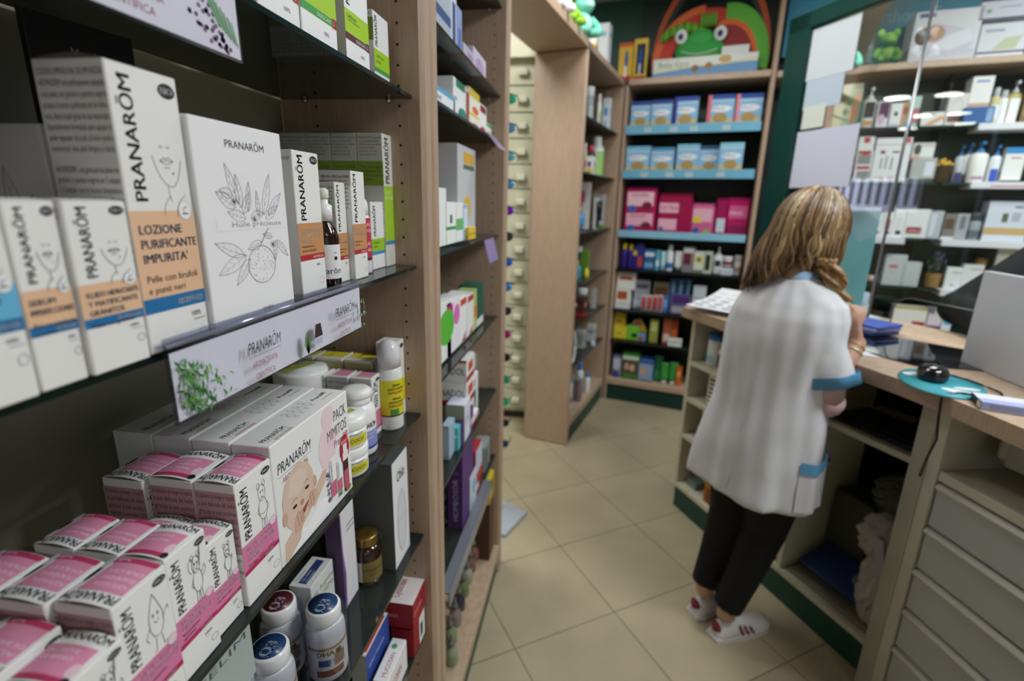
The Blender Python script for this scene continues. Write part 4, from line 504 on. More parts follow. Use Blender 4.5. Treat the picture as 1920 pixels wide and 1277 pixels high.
# floor tiles: 0.42 m squares turned 33.5 degrees
def floor_mat():
    m,t,b=nodes('beige_floor_tiles'); tc=t.nodes.new('ShaderNodeTexCoord'); mp=t.nodes.new('ShaderNodeMapping'); mp.vector_type='POINT'
    a=math.radians(33.4); mp.inputs['Rotation'].default_value=(0,0,-a)
    c,s=math.cos(a),math.sin(a); X,Y=.172,1.643
    mp.inputs['Location'].default_value=(-(X*c+Y*s),-(-X*s+Y*c),0)
    br=t.nodes.new('ShaderNodeTexBrick'); br.offset=0; br.squash=1; br.inputs['Scale'].default_value=1; br.inputs['Brick Width'].default_value=.4185; br.inputs['Row Height'].default_value=.4185
    br.inputs['Mortar Size'].default_value=.0022; br.inputs['Mortar Smooth'].default_value=.2
    br.inputs['Color1'].default_value=lin('#b3a78a'); br.inputs['Color2'].default_value=lin('#aca084'); br.inputs['Mortar'].default_value=lin('#6e6656')
    t.links.new(tc.outputs['Object'],mp.inputs[0]); t.links.new(mp.outputs[0],br.inputs[0])
    n=t.nodes.new('ShaderNodeTexNoise'); n.inputs['Scale'].default_value=5; n.inputs['Detail'].default_value=6; t.links.new(tc.outputs['Object'],n.inputs[0])
    mx=t.nodes.new('ShaderNodeMixRGB'); mx.blend_type='MULTIPLY'; mx.inputs[0].default_value=.35; t.links.new(br.outputs[0],mx.inputs[1]); t.links.new(n.outputs[0],mx.inputs[2])
    r=t.nodes.new('ShaderNodeHueSaturation'); r.inputs['Value'].default_value=1.2; t.links.new(mx.outputs[0],r.inputs['Color']); t.links.new(r.outputs[0],b.inputs['Base Color'])
    b.inputs['Roughness'].default_value=.32; return m
m=MB(); m.box(-9.2,6,-3.2,8.2,-.05,0,floor_mat()); struct(m,'floor')
m=MB(); m.box(-9.2,6,-3.2,8.2,ZC+.0,ZC+.05,CEIL); struct(m,'ceiling')
m=MB(); m.box(-9.2,-9.0,-3.2,8.2,0,ZC,mat('#c9c2a4',.8)); m.box(-1.9,-1.8,-3.2,1.2,0,ZC,mat('#c9c2a4',.8)); m.box(-9.0,-.66,1.2,1.3,0,ZC,mat('#c9c2a4',.8)); struct(m,'wall_left')
m=MB(); m.box(-9,-8.98,4.2,5.6,1.5,2.15,mat('#dfe4ff',.5,0,.4,3.0)); o=m.build('window_2',kind='structure')
m=MB()
for k in range(9): m.box(-8.97,-8.95,4.2+.16*k,4.28+.16*k,1.62,2.15,mat('#c4c8e0',.8,0,.2,.8))  # strips glow a little, daylight through the cloth put into the material
m.build('curtain',o)
for k,(x,y) in enumerate([(-4.85,3.85),(-5.0,3.35),(-6.6,3.95),(-6.7,3.5),(-8.0,4.4),(-7.9,3.6)]):
    m=MB(); m.lathe([(.17,-.02),(.17,0)],mat('#e8e8e8'),seg=24); o=m.build('ceiling_downlight',loc=(x,y,ZC),lab=['round downlight in the back room, nearest pair, deeper one','round downlight in the back room, nearest pair, front one','round downlight in the back room, middle pair, deeper one','round downlight in the back room, middle pair, front one','round downlight in the back room, farthest pair, deeper one','round downlight in the back room, farthest pair, front one'][k],cat='ceiling light'); m=MB(); m.lathe([(.14,-.024),(.14,-.02)],mat('#f4fff0',.5,0,.4,22),seg=24); m.build('diffuser',o)
m=MB(); m.box(5.7,6,-3.2,6.2,0,ZC,mat('#b9b7ae',.8)); struct(m,'wall_right')
m=MB(); m.box(-1.9,5.7,-3.2,-3.0,0,.9,mat('#b9b7ae',.8)); m.box(-1.9,5.7,-3.2,-3.0,2.5,ZC,mat('#b9b7ae',.8))
m.box(-1.9,.2,-3.2,-3.0,.9,2.5,mat('#b9b7ae',.8)); m.box(4.2,5.7,-3.2,-3.0,.9,2.5,mat('#b9b7ae',.8)); struct(m,'wall_front')
m=MB(); m.box(.2,4.2,-3.12,-3.1,.9,2.5,mat('#dfe9ff',.5,0,.4,.35)); o=m.build('window_1',kind='structure')
m=MB(); 
for x in (.2,1.5,2.85,4.15): m.box(x,x+.05,-3.09,-3.0,.9,2.5,mat('#8c9094'))
m.build('window_frame',o)
m=MB(); L0=FD.at(-2.4,-.38,0); m.box(-.1,0,0,7.2,0,ZC,WALL); m.build('wall_back',loc=L0,rz=FD.a,kind='structure')
# ceiling lights
for i,((x,y),sx,sy,p) in enumerate(LIGHTS):
    m=MB(); m.box(-sx/2-.03,sx/2+.03,-sy/2-.03,sy/2+.03,-.04,0,mat('#e8e8e8')); o=m.build('ceiling_light',loc=(x,y,ZC),lab=['long ceiling light panel above the counter, nearest the camera','long ceiling light panel above the customer side','square ceiling light panel above the passage','long ceiling light panel near the shop window behind the camera','square ceiling light panel in the back room of drawers'][i],cat='ceiling light')
    m=MB(); m.box(-sx/2,sx/2,-sy/2,sy/2,-.046,-.04,mat('#fff8ea',.5,0,.4,6)); m.build('diffuser',o)

# ============================================================ shelving units
def shelf_glass(par,u0,u1,z,d=.235,n0=-.0,t=.006,name='glass_shelf',studs=True):
    m=MB(); m.box(n0-d,n0,u0,u1,z-t,z,SHELFG); 
    k=m.mi(EDGE); m.m=[k if i<4 else 0 for i in range(6)]  # green edges
    m.m=[k,k,k,k,0,0]; o=m.build(name,par)
    if studs:
        s=MB()
        for nn in (n0-.04,n0-d+.04):
            for uu in (u0+.004,u1-.004): s.tube([(nn,uu,z-t-.006),(nn,uu,z-t)],[.004,.006],CHROME,8)
        s.build('shelf_stud',o)
    return o
def panel(par,u0,u1,z0,z1,d,holes=None,name='side_panel',round_=.008,W=WOOD):
    m=MB(); m.box(-d,0,u0,u1,z0,z1,W,round_)
    if holes:
        for (nn,uu,sg) in holes:
            z=z0+.25
            while z<z1-.1:
                m.lathe([(.0024,0),(.0024,.0002)],mat('#1a1612',.9),(nn,uu,z),10,ax=Matrix.Rotation(math.pi/2*sg,3,'X')); z+=.032
    return m.build(name,par)
UA=empty('shelving_unit',(-.30,0,0),0,'near beech shelving unit with glass shelves full of white and pink cartons','shelving unit','beech shelving units')
panel(UA,.914,.956,0,2.34,.27,[(-.045,.9137,1),(-.2,.9137,1)]); panel(UA,-.30,-.26,0,2.34,.27)
m=MB(); m.box(-.285,-.268,-.26,.914,0,2.34,SMOKE); m.build('back_panel',UA)
m=MB(); m.box(-.26,-.03,-.26,.914,0,.1,GREENP); m.box(-.268,-.005,-.26,.914,.1,.14,WOODH,.003); m.build('base_board',UA)
m=MB(); m.box(-.27,0,-.26,.914,2.3,2.34,WOOD,.004); m.build('top_board',UA)
for z in (1.675,1.383,1.085,.802,.547): shelf_glass(UA,-.255,.913,z,.236,-.022)
UB=empty('shelving_unit',(-.30,0,0),0,'second beech shelving unit with glass shelves of medicine cartons, before the passage','shelving unit','beech shelving units')
panel(UB,.958,1.0,0,2.34,.27); panel(UB,1.77,1.81,0,2.34,.27,[(-.045,1.7697,1),(-.2,1.7697,1)])
m=MB(); m.box(-.285,-.268,1.0,1.77,0,2.34,SMOKE); m.build('back_panel',UB)
m=MB(); m.box(-.26,-.012,1.0,1.77,0,.1,GREENP); m.box(-.268,.0,1.0,1.77,.1,.14,WOODH,.004); m.build('base_board',UB)
m=MB(); m.box(-.27,0,1.0,1.77,2.3,2.34,WOOD,.004); m.build('top_board',UB)
for z in (2.09,1.835,1.695,1.392,1.103,.822,.548): shelf_glass(UB,1.001,1.769,z,.236,-.022)
# passage frame: post and lintel between the second unit and the passage unit
m=MB(); P=[(-.30,1.812),(-.30,1.85),(-.375,1.852),(FC.at(-.01,0,0).x,FC.at(-.01,0,0).y),(FC.at(-.01,-.30,0).x,FC.at(-.01,-.30,0).y),(-.62,1.812)]
PF=empty('passage_frame',(0,0,0),0,'beech lintel and post framing the passage to the drawers behind','door frame')
m.prism([(-.36,1.85),tuple(FC.at(-.012,0,0)[:2]),tuple(FC.at(-.012,-.3,0)[:2]),(-.64,1.85)],2.295,2.335,WOOD); m.build('lintel',PF)
m=MB(); m.box(-.58,-.305,1.812,1.85,0,2.335,WOOD,.006); m.build('post',PF)
# passage unit (C)
UC=empty('shelving_unit',FC.at(0,0,0),FC.a,'beech shelving unit right of the passage, angled towards the corner','shelving unit','beech shelving units')
panel(UC,-.01,.02,0,2.295,.30); panel(UC,.925,.955,0,2.295,.30)
m=MB(); m.box(-.30,-.285,.02,.925,0,2.3,GREEN); m.build('back_panel',UC)
m=MB(); m.box(-.27,-.01,.02,.925,0,.115,GREENP); m.box(-.285,0,.02,.925,.115,.165,WOODH,.003); m.build('base_board',UC)
m=MB(); m.box(-.30,.0,-.01,.955,2.296,2.332,WOODH,.004); m.build('top_board',UC)
for z in (1.985,1.683,1.338,1.023,.758,.498): shelf_glass(UC,.021,.924,z,.25,-.02,studs=False)
# back unit (D)
UD=empty('shelving_unit',FD.at(0,0,0),FD.a,'dark green backed shelving unit across the end of the aisle with blue and black shelves','shelving unit','wall shelving at the far end')
panel(UD,-.055,-.03,0,2.30,.33); panel(UD,.845,.875,0,2.94,.33)
m=MB(); m.box(-.34,-.325,-.03,.845,0,2.92,GREEN); m.build('back_panel',UD)
m=MB(); m.box(-.32,-.01,-.03,.845,0,.12,mat('#0f3733',.4)); m.box(-.325,0,-.03,.845,.13,.176,WOODH,.003); m.build('base_board',UD)
m=MB(); m.box(-.325,.01,-.03,.845,2.292,2.332,WOODH,.004); m.build('top_board',UD)
for z,c,nm,lip in ((2.008,'#79b9d6','blue_shelf',.045),(1.716,'#74b6d4','blue_shelf',.045),(1.306,'#8cc3dc','pale_blue_shelf',.035),(1.042,'#141818','black_shelf',0),(.731,'#141818','black_shelf',0),(.491,'#141818','black_shelf',0)):
    m=MB(); m.box(-.30,0,-.028,.843,z-.016,z,mat('#141a1a' if lip else c,.35),.002)
    if lip: m.box(0,.006,-.028,.83,z-.03,z+lip-.015,mat(c,.35),.002)
    if lip==.045:
        for uu in (.1,.27,.4,.6): m.box(.006,.0075,uu,uu+.05,z-.02,z+.012,mat('#b9cdd6',.4))
        m.face((.006,0,z-.03),(0,1,0),(0,0,1),.8,.06,[])
    m.build(nm,UD)
# right wall unit (E) beyond the counter
UE=empty('shelving_unit',FD.at(.95,0,0),FD.a,'long wall shelving behind the customer side with a wooden upper shelf','shelving unit','wall shelving at the far end')
m=MB(); m.box(-.34,-.325,-.07,2.9,0,ZC-.03,GREEN); m.build('back_panel',UE)
m=MB(); m.box(-.325,0,-.07,2.9,2.285,2.322,WOODH,.004); m.build('top_board',UE)
m=MB(); m.box(-.3,-.02,-.07,2.9,0,.12,GREENP); m.build('plinth',UE)
m=MB(); m.box(-.325,-.2,.868,.878,.12,2.285,GREEN,.002); m.build('divider',UE)
for z,u0,u1 in ((1.982,.12,.86),(1.982,.886,2.8),(1.669,.12,.86),(1.669,.886,2.8),(1.342,.12,.86),(1.342,.886,2.8),(1.047,.12,.86),(1.047,.886,2.8),(.742,.12,.86),(.742,.886,2.8)):
    m=MB(); m.box(-.31,-.02,u0,u1,z-.012,z,mat('#1a3430',.15),.001); m.build('shelf',UE)
for z,u0,u1 in ((1.982,.98,2.2),(1.672,1.01,2.2),(1.345,.47,.76),(1.345,.94,2.2),(1.05,.99,1.30)):
    m=MB(); m.box(-.14,.012,u0,u1,z-.035,z+.001,mat('#e2e2e6',.4),.002)
    if z==1.672: m.box(.012,.0125,1.1,2.1,z-.025,z-.018,mat('#c07080'))
    m.build('white_tray',UE)

# ============================================================ slat wall and sunglasses stand behind the passage
m=MB(); m.box(-1.0,-.365,3.16,3.19,0,2.28,mat('#cfcbb0',.6)); o=m.build('drawer_wall',lab='tall cream wall of slatted drawers seen through the passage',cat='drawer wall')
m=MB(); 
m2=MB()
for k in range(15):
    z=.16+k*.142
    m.box(-.98,-.375,3.148,3.16,z+.004,z+.138,mat('#c9c6ac',.5),.003)
    for x in (-.47,-.87): m2.box(x,x+.055,3.12,3.148,z+.05,z+.085,mat('#d2cfb8',.4),.004)
m.box(-.98,-.375,3.145,3.16,.10,.14,BLACK); m.build('slat_fronts',o,kind='stuff'); m2.build('drawer_pulls',o,kind='stuff')
m=MB(); m.box(-1.0,-.36,3.10,3.4,2.285,2.5,mat('#cfcbb4')); m.build('cornice',o)
ST=empty('sunglasses_stand',(-.397,2.22,0),0,'slim white upright stand of mirrored sunglasses behind the second unit','display stand')
m=MB(); m.box(-.02,.02,-.012,.012,.02,2.03,mat('#dfe2f0',.3),.003); m.build('upright',ST)
m=MB(); m.prism([(-.16,-.2),(.155,-.03),(.16,.0),(.085,-.22)],0,.014,mat('#b4bac2',.3)); m.prism([(-.2,-.22),(.085,-.22),(.16,-.02),(-.1,.12)],.0,.02,mat('#aeb4bc',.3)); m.build('foot',ST)
gl=['#30c8a0','#6aa8e8','#6ed0e8','#58b0f0','#8a30e0','#404048','#3a78f0','#48a8f8','#403848','#c02890','#30302c','#20c8a0','#28d8a8','#283848','#38588c']
for k,c in enumerate(gl):
    z=1.90-k*.108; s=empty('sunglasses',(-.392,2.19,z),0,['mirrored sunglasses with green lenses, topmost on the stand','sunglasses with sky blue lenses, second from the top','sunglasses with cyan lenses, third from the top','sunglasses with light blue lenses, fourth from the top','sunglasses with violet lenses','black framed sunglasses with grey lenses, below the violet pair','sunglasses with royal blue lenses, above another blue pair','sunglasses with azure lenses in the middle of the stand','dark plum sunglasses below the two blue pairs','sunglasses with magenta lenses','plain dark sunglasses below the magenta pair','sunglasses with sea green lenses, upper of two green pairs low on the stand','sunglasses with bright mint lenses, lower of two green pairs','small navy sunglasses low on the stand','lowest sunglasses on the stand, steel blue'][k],'sunglasses','sunglasses on the white stand')
    for sx in (-1,1):
        m=MB(); m.ellip((sx*.032,-.012,0),(.027,.005,.02),mat(c,.12,.6),14,8); m.build('lens',s)
    m=MB(); m.tube([(-.062,-.008,.012),(-.03,-.016,.02),(0,-.014,.012),(.03,-.016,.02),(.062,-.008,.012)],.003,mat('#16161a',.3),6)
    for sx in (-1,1): m.tube([(sx*.062,-.008,.012),(sx*.06,.05,.008),(sx*.055,.1,-.01)],.002,mat('#16161a',.3),6)
    m.build('frame',s)

# ============================================================ near unit goods
BIO=lambda x,y,rx,ry: [('e',x,y,rx,ry,'#1c1c24'),('t','BIO',x,y-ry*.42,ry*.9,'#f0f0f0',{'c':1,'w':rx*1.35,'b':.03})]
def faceart(x,y,s,r,c='#6a6a70'):  # nose, mouth, jaw, neck, collar
    q=lambda L:[(x+a*s,y+b*s*r) for a,b in L]; w=.0004
    return [('l',q([(-.18,.42),(-.12,.36),(-.05,.4)]),w,c),('l',q([(.06,.4),(.14,.36),(.2,.41)]),w,c),('l',q([(-.24,.1),(-.1,.17),(0,.14),(.1,.18),(.26,.1),(.05,.04),(-.1,.05),(-.24,.1)]),w,c),('l',q([(-.22,.1),(0,.115),(.24,.1)]),w,c),('l',q([(-.09,-.03),(.1,-.03)]),w,c),
    ('l',q([(-.5,.2),(-.42,-.02),(-.3,-.2),(-.12,-.36),(.05,-.42),(.2,-.4),(.36,-.26),(.48,-.05),(.55,.14)]),w,c),('l',q([(-.06,-.4),(-.04,-.6),(-.0,-.72)]),w,c),('l',q([(.0,-.6),(-.2,-.72),(-.3,-.85),(-.32,-1.0)]),w,c),('l',q([(.55,-.58),(.3,-.72),(.18,-.88),(.14,-1.05)]),w,c),('e',x+.2*s,y-.14*s*r,.03*s,.025*s*r,'#20202a')]
LOREM=['LOCION LIMPIADORA DE IMPUREZAS','AROMADERM esta perfectamente adaptada','a las pieles con granitos y puntos negros','gracias a la accion purificante de los hidro-','latos, libera la piel grasa de sus impurezas.','Especialmente formulada para apoyar el','poder reparador de la piel, la locion ayuda a','conservar una piel limpia y clara.','','AROMADERM - una gama para las pieles con','granitos y puntos negros en 3 etapas:','1) Limpiar con la locion limpiadora','2) Hidratar con el fluido matificante','3) Purificar con el serum de cuidado local']
def aroma(title,sub,a='#e8bd9a',b='#1f6fa8',art=True,ph=.30,h=(.0,.52),r=1.,tc='#2f5478'):
    y0,y1=h; n=len(title); bs=.055
    ops=[('r',0,y0+bs,1,y1,a),('r',0,y0,1,y0+bs,b),('t','PRANARŌM',ph,y1+.035,.17,'#22222c',{'rot':90,'w':.93-y1,'b':.02})]+BIO(.82,.945,.13,.026*1)
    if art: ops+=faceart(.66,y1+.16,.42,.42*r)
    ops+=[('o',.85,y1,.11,.036,.0004,'#d8d8d8'),('e',.85,y1,.1,.033,'#f2f2f4'),('l',[(.8,y1-.012),(.9,y1-.012)],.001,'#333333'),('l',[(.83,y1-.008),(.83,y1+.01),(.89,y1+.014)],.0006,'#333333')]
    ops+=[('tl',title,.1,y1-.03,.052,tc,{'b':.025}),('tl',sub,.1,y1-.05-.055*n,.042,'#3a2a20',{'b':.008}),('t','AROMADERM',.52,y0+.014,.026,'#dce8f0',{'w':.42,'b':.02}),('t','100%',.72,y0-.045,.02,'#50505a',{'w':.16}),('t','natural',.74,y0-.062,.008,'#50505a',{'w':.2}),('o',.88,y0-.125,.07,.024,.0004,'#8a8a92')]
    return ops
greyside=lambda L,c='#5a5048':[('tl',L,.06,.97,.034,c,{'w':.86})]
G1='face care cartons at the left of the middle shelf'
A=lambda y,n=0,z=1.3835: (-.33+n,y,z)
carton('lotion_carton',.060,.055,.202,'#eceae8',aroma(['LOZIONE','PURIFICANTE',"IMPURITA'"],['Pelle con brufoli','e punti neri'],h=(.15,.52)),[('tl',LOREM,.06,.985,.034,'#57504a',{'b':.0}),('l',[(.05,.49),(.95,.49)],.0004,'#6a6460'),('t','MODO DE EMPLEO',.06,.45,.02,'#2f6488',{'b':.02}),('tl',['Pulverizar en un algodon y aplicar en la','cara 1 o 2 veces al dia, evitando los ojos','y su contorno. Utilizar en complemento','de los 2 otros productos de la gama.','AROMADERM: el FLUIDO MATIFICANTE','y el SERUM IMPERFECCIONES'],.06,.44,.032,'#57504a',{'b':.0}),('l',[(.05,.235),(.95,.235)],.0004,'#6a6460'),('t','PRECAUCIONES DE EMPLEO',.06,.2,.02,'#2f6488',{'b':.02}),('tl',['No aplicar en los ojos, su contorno ni las'],.06,.185,.032,'#57504a')],bow=.0035,loc=A(.319,.009),lab='tall white face lotion carton with a wide peach band and blue strip',cat='carton',grp=G1)
carton('serum_carton',.029,.036,.112,'#eceae8',aroma(['SERUM','IMPERFECCIONES'],['Piel con tendencia','acneica'],h=(.30,.545),ph=.36),greyside(['SERUM IMPERFECCIONES','Piel con tendencia acneica','Utilizar por la manana','y por la noche.'],'#6a6058'),bow=.001,loc=A(.239,.010),lab='small white serum carton with a peach band, second from the left edge',cat='carton',grp=G1)
carton('fluid_carton',.044,.036,.112,'#eceae8',aroma(['FLUIDO HIDRATANTE','Y MATIFICANTE','GRANITOS'],['Pieles con granitos'],h=(.28,.535),ph=.34),greyside(['FLUIDO HIDRATANTE','Y MATIFICANTE'],'#6a6058'),bow=.001,loc=A(.2705,.012),lab='white fluid carton with peach band, left of the tall lotion carton',cat='carton',grp=G1)
carton('balm_carton',.040,.036,.135,'#eceae8',aroma(['BALSAMO'],['Piel sensible'],a='#69b4dc',h=(.30,.5),ph=.34),greyside(['BALSAMO CALMANTE','Piel sensible y reactiva','Aplicar manana y noche'],'#6a6058'),bow=.001,loc=A(.196,.012),lab='white carton with a sky blue band at the very left edge',cat='carton',grp=G1)
# yuzu gift box with botanical drawing
def leaf(x,y,a,L,wd,asp,c='#55555c',ribs=3):
    q=[];ca,sa=math.cos(a),math.sin(a); f=lambda s,t:(x+(s*ca-t*sa)*L,y+(s*sa+t*ca)*L*asp)
    up=[f(i/8,wd*math.sin(math.pi*(i/8)**.8)) for i in range(9)]; dn=[f(i/8,-wd*math.sin(math.pi*(i/8)**.8)) for i in range(9)]
    o=[('l',up,.00035,c),('l',dn,.00035,c),('l',[f(0,0),f(.5,.02),f(.96,0)],.00022,c)]
    for k in range(ribs): s=.25+.2*k; o.append(('l',[f(s,0),f(s+.12,wd*.7)],.00016,c)); o.append(('l',[f(s,0),f(s+.12,-wd*.7)],.00016,c))
    return o
R_=math.radians; yz=[('t','PRANARŌM',.32,.885,.036,'#1e1e22',{'w':.44,'b':.006})]; ar=.69
for x,y,a,L,wd in ((.40,.62,112,.30,.13),(.42,.60,97,.24,.16),(.36,.60,150,.22,.2),(.50,.58,82,.22,.14),(.62,.55,92,.2,.12),(.68,.56,70,.34,.12),(.74,.56,42,.26,.14),(.70,.54,30,.2,.18),(.34,.66,165,.14,.26),(.44,.57,60,.18,.2),(.52,.545,15,.16,.24),(.46,.545,165,.2,.2),(.40,.36,160,.32,.14),(.42,.36,200,.34,.15),(.46,.34,225,.26,.16),(.62,.42,195,.18,.18),(.80,.42,262,.16,.16),(.82,.42,315,.2,.16),(.76,.44,165,.12,.2)): yz+=leaf(x,y,R_(a),L,wd,ar)
yz+=[('r',.14,.49,.97,.545,'#eeedef'),('t','Huile précieuse',.30,.505,.027,'#8a8a92',{'w':.60,'b':-.004}),('t','YUZU',.55,.05,.017,'#2a2a30',{'w':.13}),('o',.60,.30,.17,.10,.0005,'#4a4a52'),('l',[(.6,.4),(.66,.45),(.72,.49)],.0006,'#4a4a52')]
rr=random.Random(5)
for k in range(70):
    a=rr.uniform(0,6.28);q=math.sqrt(rr.random())*.9; yz.append(('e',.60+.165*q*math.cos(a),.30+.095*q*math.sin(a),.004,.002,'#6a6a72'))
for cx,cy in ((.56,.54),(.76,.40),(.35,.63)):
    for k in range(9): a=k*.698; yz.append(('l',[(cx,cy),(cx+.035*math.cos(a),cy+.02*math.sin(a))],.0004,'#2c2c32'))
G2='large oil gift boxes'
for k in range(3):
    carton('oil_gift_box',.122,.030,.178+.002*k,'#eeedef',yz if k==0 else [],[],loc=A(.381+.001*k,.013-.031*k),lab=['large white gift box with a drawing of citrus leaves and fruit','second white gift box, directly behind the one with the citrus drawing','rearmost of the three white gift boxes standing one behind another'][k],cat='box',grp=G2)
yb=[]
for x,y,a,L,wd in ((.3,.5,60,.3,.16),(.3,.5,120,.3,.16),(.72,.5,100,.36,.16),(.72,.5,60,.25,.16),(.5,.4,170,.3,.15)): yb+=leaf(x,y,R_(a),L,wd,.9,'#2a2a2a')
carton('oil_gift_box',.05,.115,.165,'#d8d6d4',[],yb,[],loc=A(.34,-.075),lab='white gift box with leaf drawing half hidden behind the tall lotion carton',cat='box',grp=G2)
# massage and roll-on cartons
def algo(tl,sub,h=(.26,.52),ph=.36,c='#c88f5e',b='#b3282e',bt='AROMALGIC'):
    y0,y1=h; return [('r',0,y0+.04,1,y1,c),('r',0,y0,1,y0+.04,b),('t','PRANARŌM',ph,y1+.02,.2,'#22222a',{'rot':90,'w':.95-y1,'b':.02}),('tl',tl,.08,y1-.03,.036,'#f4ece0',{'b':.02}),('tl',sub,.08,y1-.14,.03,'#4a2a18'),('t',bt,.5,y0+.01,.018,'#f0d8d8',{'w':.44}),('t','100%',.62,y0-.05,.018,'#60606a'),('o',.8,y0-.16,.1,.024,.0003,'#8a8a92'),('o',.85,y1,.12,.03,.0003,'#c8c0b8')]
G3='muscle care cartons on the middle shelf'
carton('massage_oil_carton',.056,.040,.169,'#ecebe9',algo(['ACEITE DE MASAJE','ARTICULACIONES','FLEXIBLES'],['Articulaciones y','musculos flexibles'])+BIO(.8,.95,.15,.028),greyside(['ACEITE DE MASAJE']),bow=.001,loc=A(.556,-.008),lab='tall white massage oil carton with an ochre band, right of the gift box',cat='carton',grp=G3)
sl=['SPRAY / ROLL-ON','Articulaciones y musculos','Aplicar sobre la zona','a tratar 3 veces al dia','en masaje.','Agitar antes de usar.','Uso externo. Mantener','fuera del alcance','de los ninos.']
carton('spray_carton',.030,.045,.139,'#eae8e5',algo(['SPRAY','ARTICULACIONES'],['Articulaciones','musculos'],h=(.23,.5)),greyside(sl),bow=.0015,loc=A(.679,-.0235),lab='shorter white carton with ochre band, just right of the brown bottle',cat='carton',grp=G3)
carton('roll_on_carton',.044,.048,.156,'#eae8e5',algo(['ROLL-ON','ARTICULACIONES'],['Articulaciones','musculos'],h=(.24,.52)),[('r',.0,.86,1,1,'#d8d4d0'),('tl',['ROLL-ON ARTICULACIONES'],.06,.97,.04,'#a04040')]+greyside(sl),bow=.0015,loc=A(.711,-.015),lab='taller white carton with ochre band behind the shorter one',cat='carton',grp=G3)
# brown dropper bottle with spray cap
m=MB(); Bw=mat('#2a140c',.12,0,.6); m.lathe([(.0155,0),(.017,.003),(.017,.066),(.014,.078),(.0078,.086),(.0078,.092)],Bw,seg=28)
o=m.build('dropper_bottle',loc=(-.352,.643,1.3835),lab='small dark brown bottle with white label and white cap on the middle shelf',cat='bottle')
m=MB(); m.band(.017,.013,.058,-2.4,1.2,'#eceaea',n=20); m.wrap('arôm',.017,.02,.008,-.5,'#3a3a40',c=(0,0,0)); m.wrap('~',.017,.045,.006,-.4,'#5a5a60'); m.band(.017,.038,.0425,-.5,-.25,'#1c1c24',eps=.0005); m.build('paper_label',o)
m=MB(); m.lathe([(.0105,.088),(.0105,.108),(.006,.110),(.006,.116)],mat('#f0f0f0',.3)); m.build('cap',o)
m=MB(); m.lathe([(.0065,.116),(.0075,.119),(.0075,.127),(.004,.13)],mat('#e4dfd2',.4)); m.build('spray_nozzle',o)
# red spray bottle
m=MB(); m.lathe([(.012,0),(.013,.003),(.013,.085),(.011,.092)],mat('#e9e7ea',.3)); o=m.build('spray_bottle',loc=(-.368,.790,1.3835),lab='slim white spray bottle with a crimson label between cartons',cat='bottle')
m=MB(); m.band(.013,.026,.088,-2.6,1.2,'#c8344c',n=18); m.band(.013,.021,.026,-2.6,1.2,'#5a1c2c',n=18); m.wrap('SPRAY',.013,.075,.006,-.7,'#f4e4e4'); m.wrap('CRANEAL',.013,.066,.005,-.7,'#f4e4e4'); m.wrap('SPRAY',.013,.045,.006,-.7,'#f4e4e4'); m.wrap('CRANEAL',.013,.036,.005,-.7,'#f4e4e4'); m.build('paper_label',o)
m=MB(); m.lathe([(.0108,.09),(.0108,.108),(.008,.116),(.003,.12)],mat('#eef0f2',.25)); m.build('cap',o)
G4='green banded cartons on the middle shelf'
carton('oil_capsule_carton',.058,.032,.113,'#eeeeee',[('r',0,.27,1,.46,'#9cc62e'),('r',0,.22,1,.27,'#4a90c8'),('t','PRANARŌM',.32,.5,.18,'#2a2a30',{'rot':90,'w':.44,'b':.02}),('tl',['CAPSULAS','confort'],.1,.44,.055,'#3a5a20'),('o',.8,.12,.1,.04,.0003,'#a0a0a8')],greyside(['CAPSULAS']),loc=A(.823,-.037),lab='short white carton with a lime band in front of the tall green row',cat='carton',grp=G4)
tg=[('tl',['PRANARŌM capsulas','Los complementos','alimenticios no deben','utilizarse como','sustitutos de una','dieta equilibrada'],.07,.985,.024,'#6a6a62'),('r',0,.62,1,.8,'#8aa83c'),('tl',['Modo de empleo:','2 capsulas al dia','durante la comida','con agua'],.1,.78,.03,'#4c5c20'),('o',.15,.57,.07,.02,.0003,'#6a6a6a')]+[('tl',['Ingredientes','aceites esenciales de','limon, menta, lavanda','Conservar en lugar','fresco y seco','No superar la dosis','diaria recomendada'],.07,.52,.026,'#7a7a72')]
for k in range(4):
    carton('capsule_carton',.042,.046,.226,'#d9d8d0',[('r',0,.19,1,.62,'#a4cf30'),('r',0,.17,1,.2,'#4a86c0'),('t','PRANARŌM',.62,.64,.42,'#2a2a30',{'rot':90,'w':.34,'b':.02}),('tl',['ACEITE','ESENCIAL'],.1,.6,.04,'#e8f0c0'),('o',.5,.08,.22,.018,.0003,'#a0a0a8')],tg,bow=.0015,loc=A(.874,-.033-.0475*k),lab=['tallest carton with a long lime green front, at the right end of the middle shelf','second of the tall green banded cartons, counted back from the shelf edge','third of the tall green banded cartons, counted back from the shelf edge','rearmost of the tall green banded cartons'][k],cat='carton',grp=G4)
# top shelf goods
G5='lime green capsule cartons on the top shelf'
def cap5(num,nc,strip='#3f9e48',ph=.2): return [('r',0,.30,1,.50,'#a6d024'),('r',0,.24,1,.30,strip),('r',.86,.235,1,.31,nc),('t',num,.88,.25,.04,'#f0f0f0',{'b':.03}),('tl',['CAPSULAS'],.08,.48,.05,'#3f5a18'),('tl',['Confort respiratorio'],.1,.44,.035,'#5a7a28'),('t','OLEOCAPS',.42,.255,.028,'#e8f0e0',{'w':.4}),('t','100%',.6,.14,.03,'#80808a'),('t','PRANARŌM',.22,.54,.14,'#2a2a30',{'rot':90,'w':.4,'b':.02})]
Z1=1.6755
carton('capsule_carton',.078,.05,.15,'#f0f0f0',cap5('4','#b03028'),greyside(['OLEOCAPS 4']),loc=(-.345,.53,Z1),lab='carton with a red square on its green strip, farthest left on the top shelf',cat='carton',grp=G5)
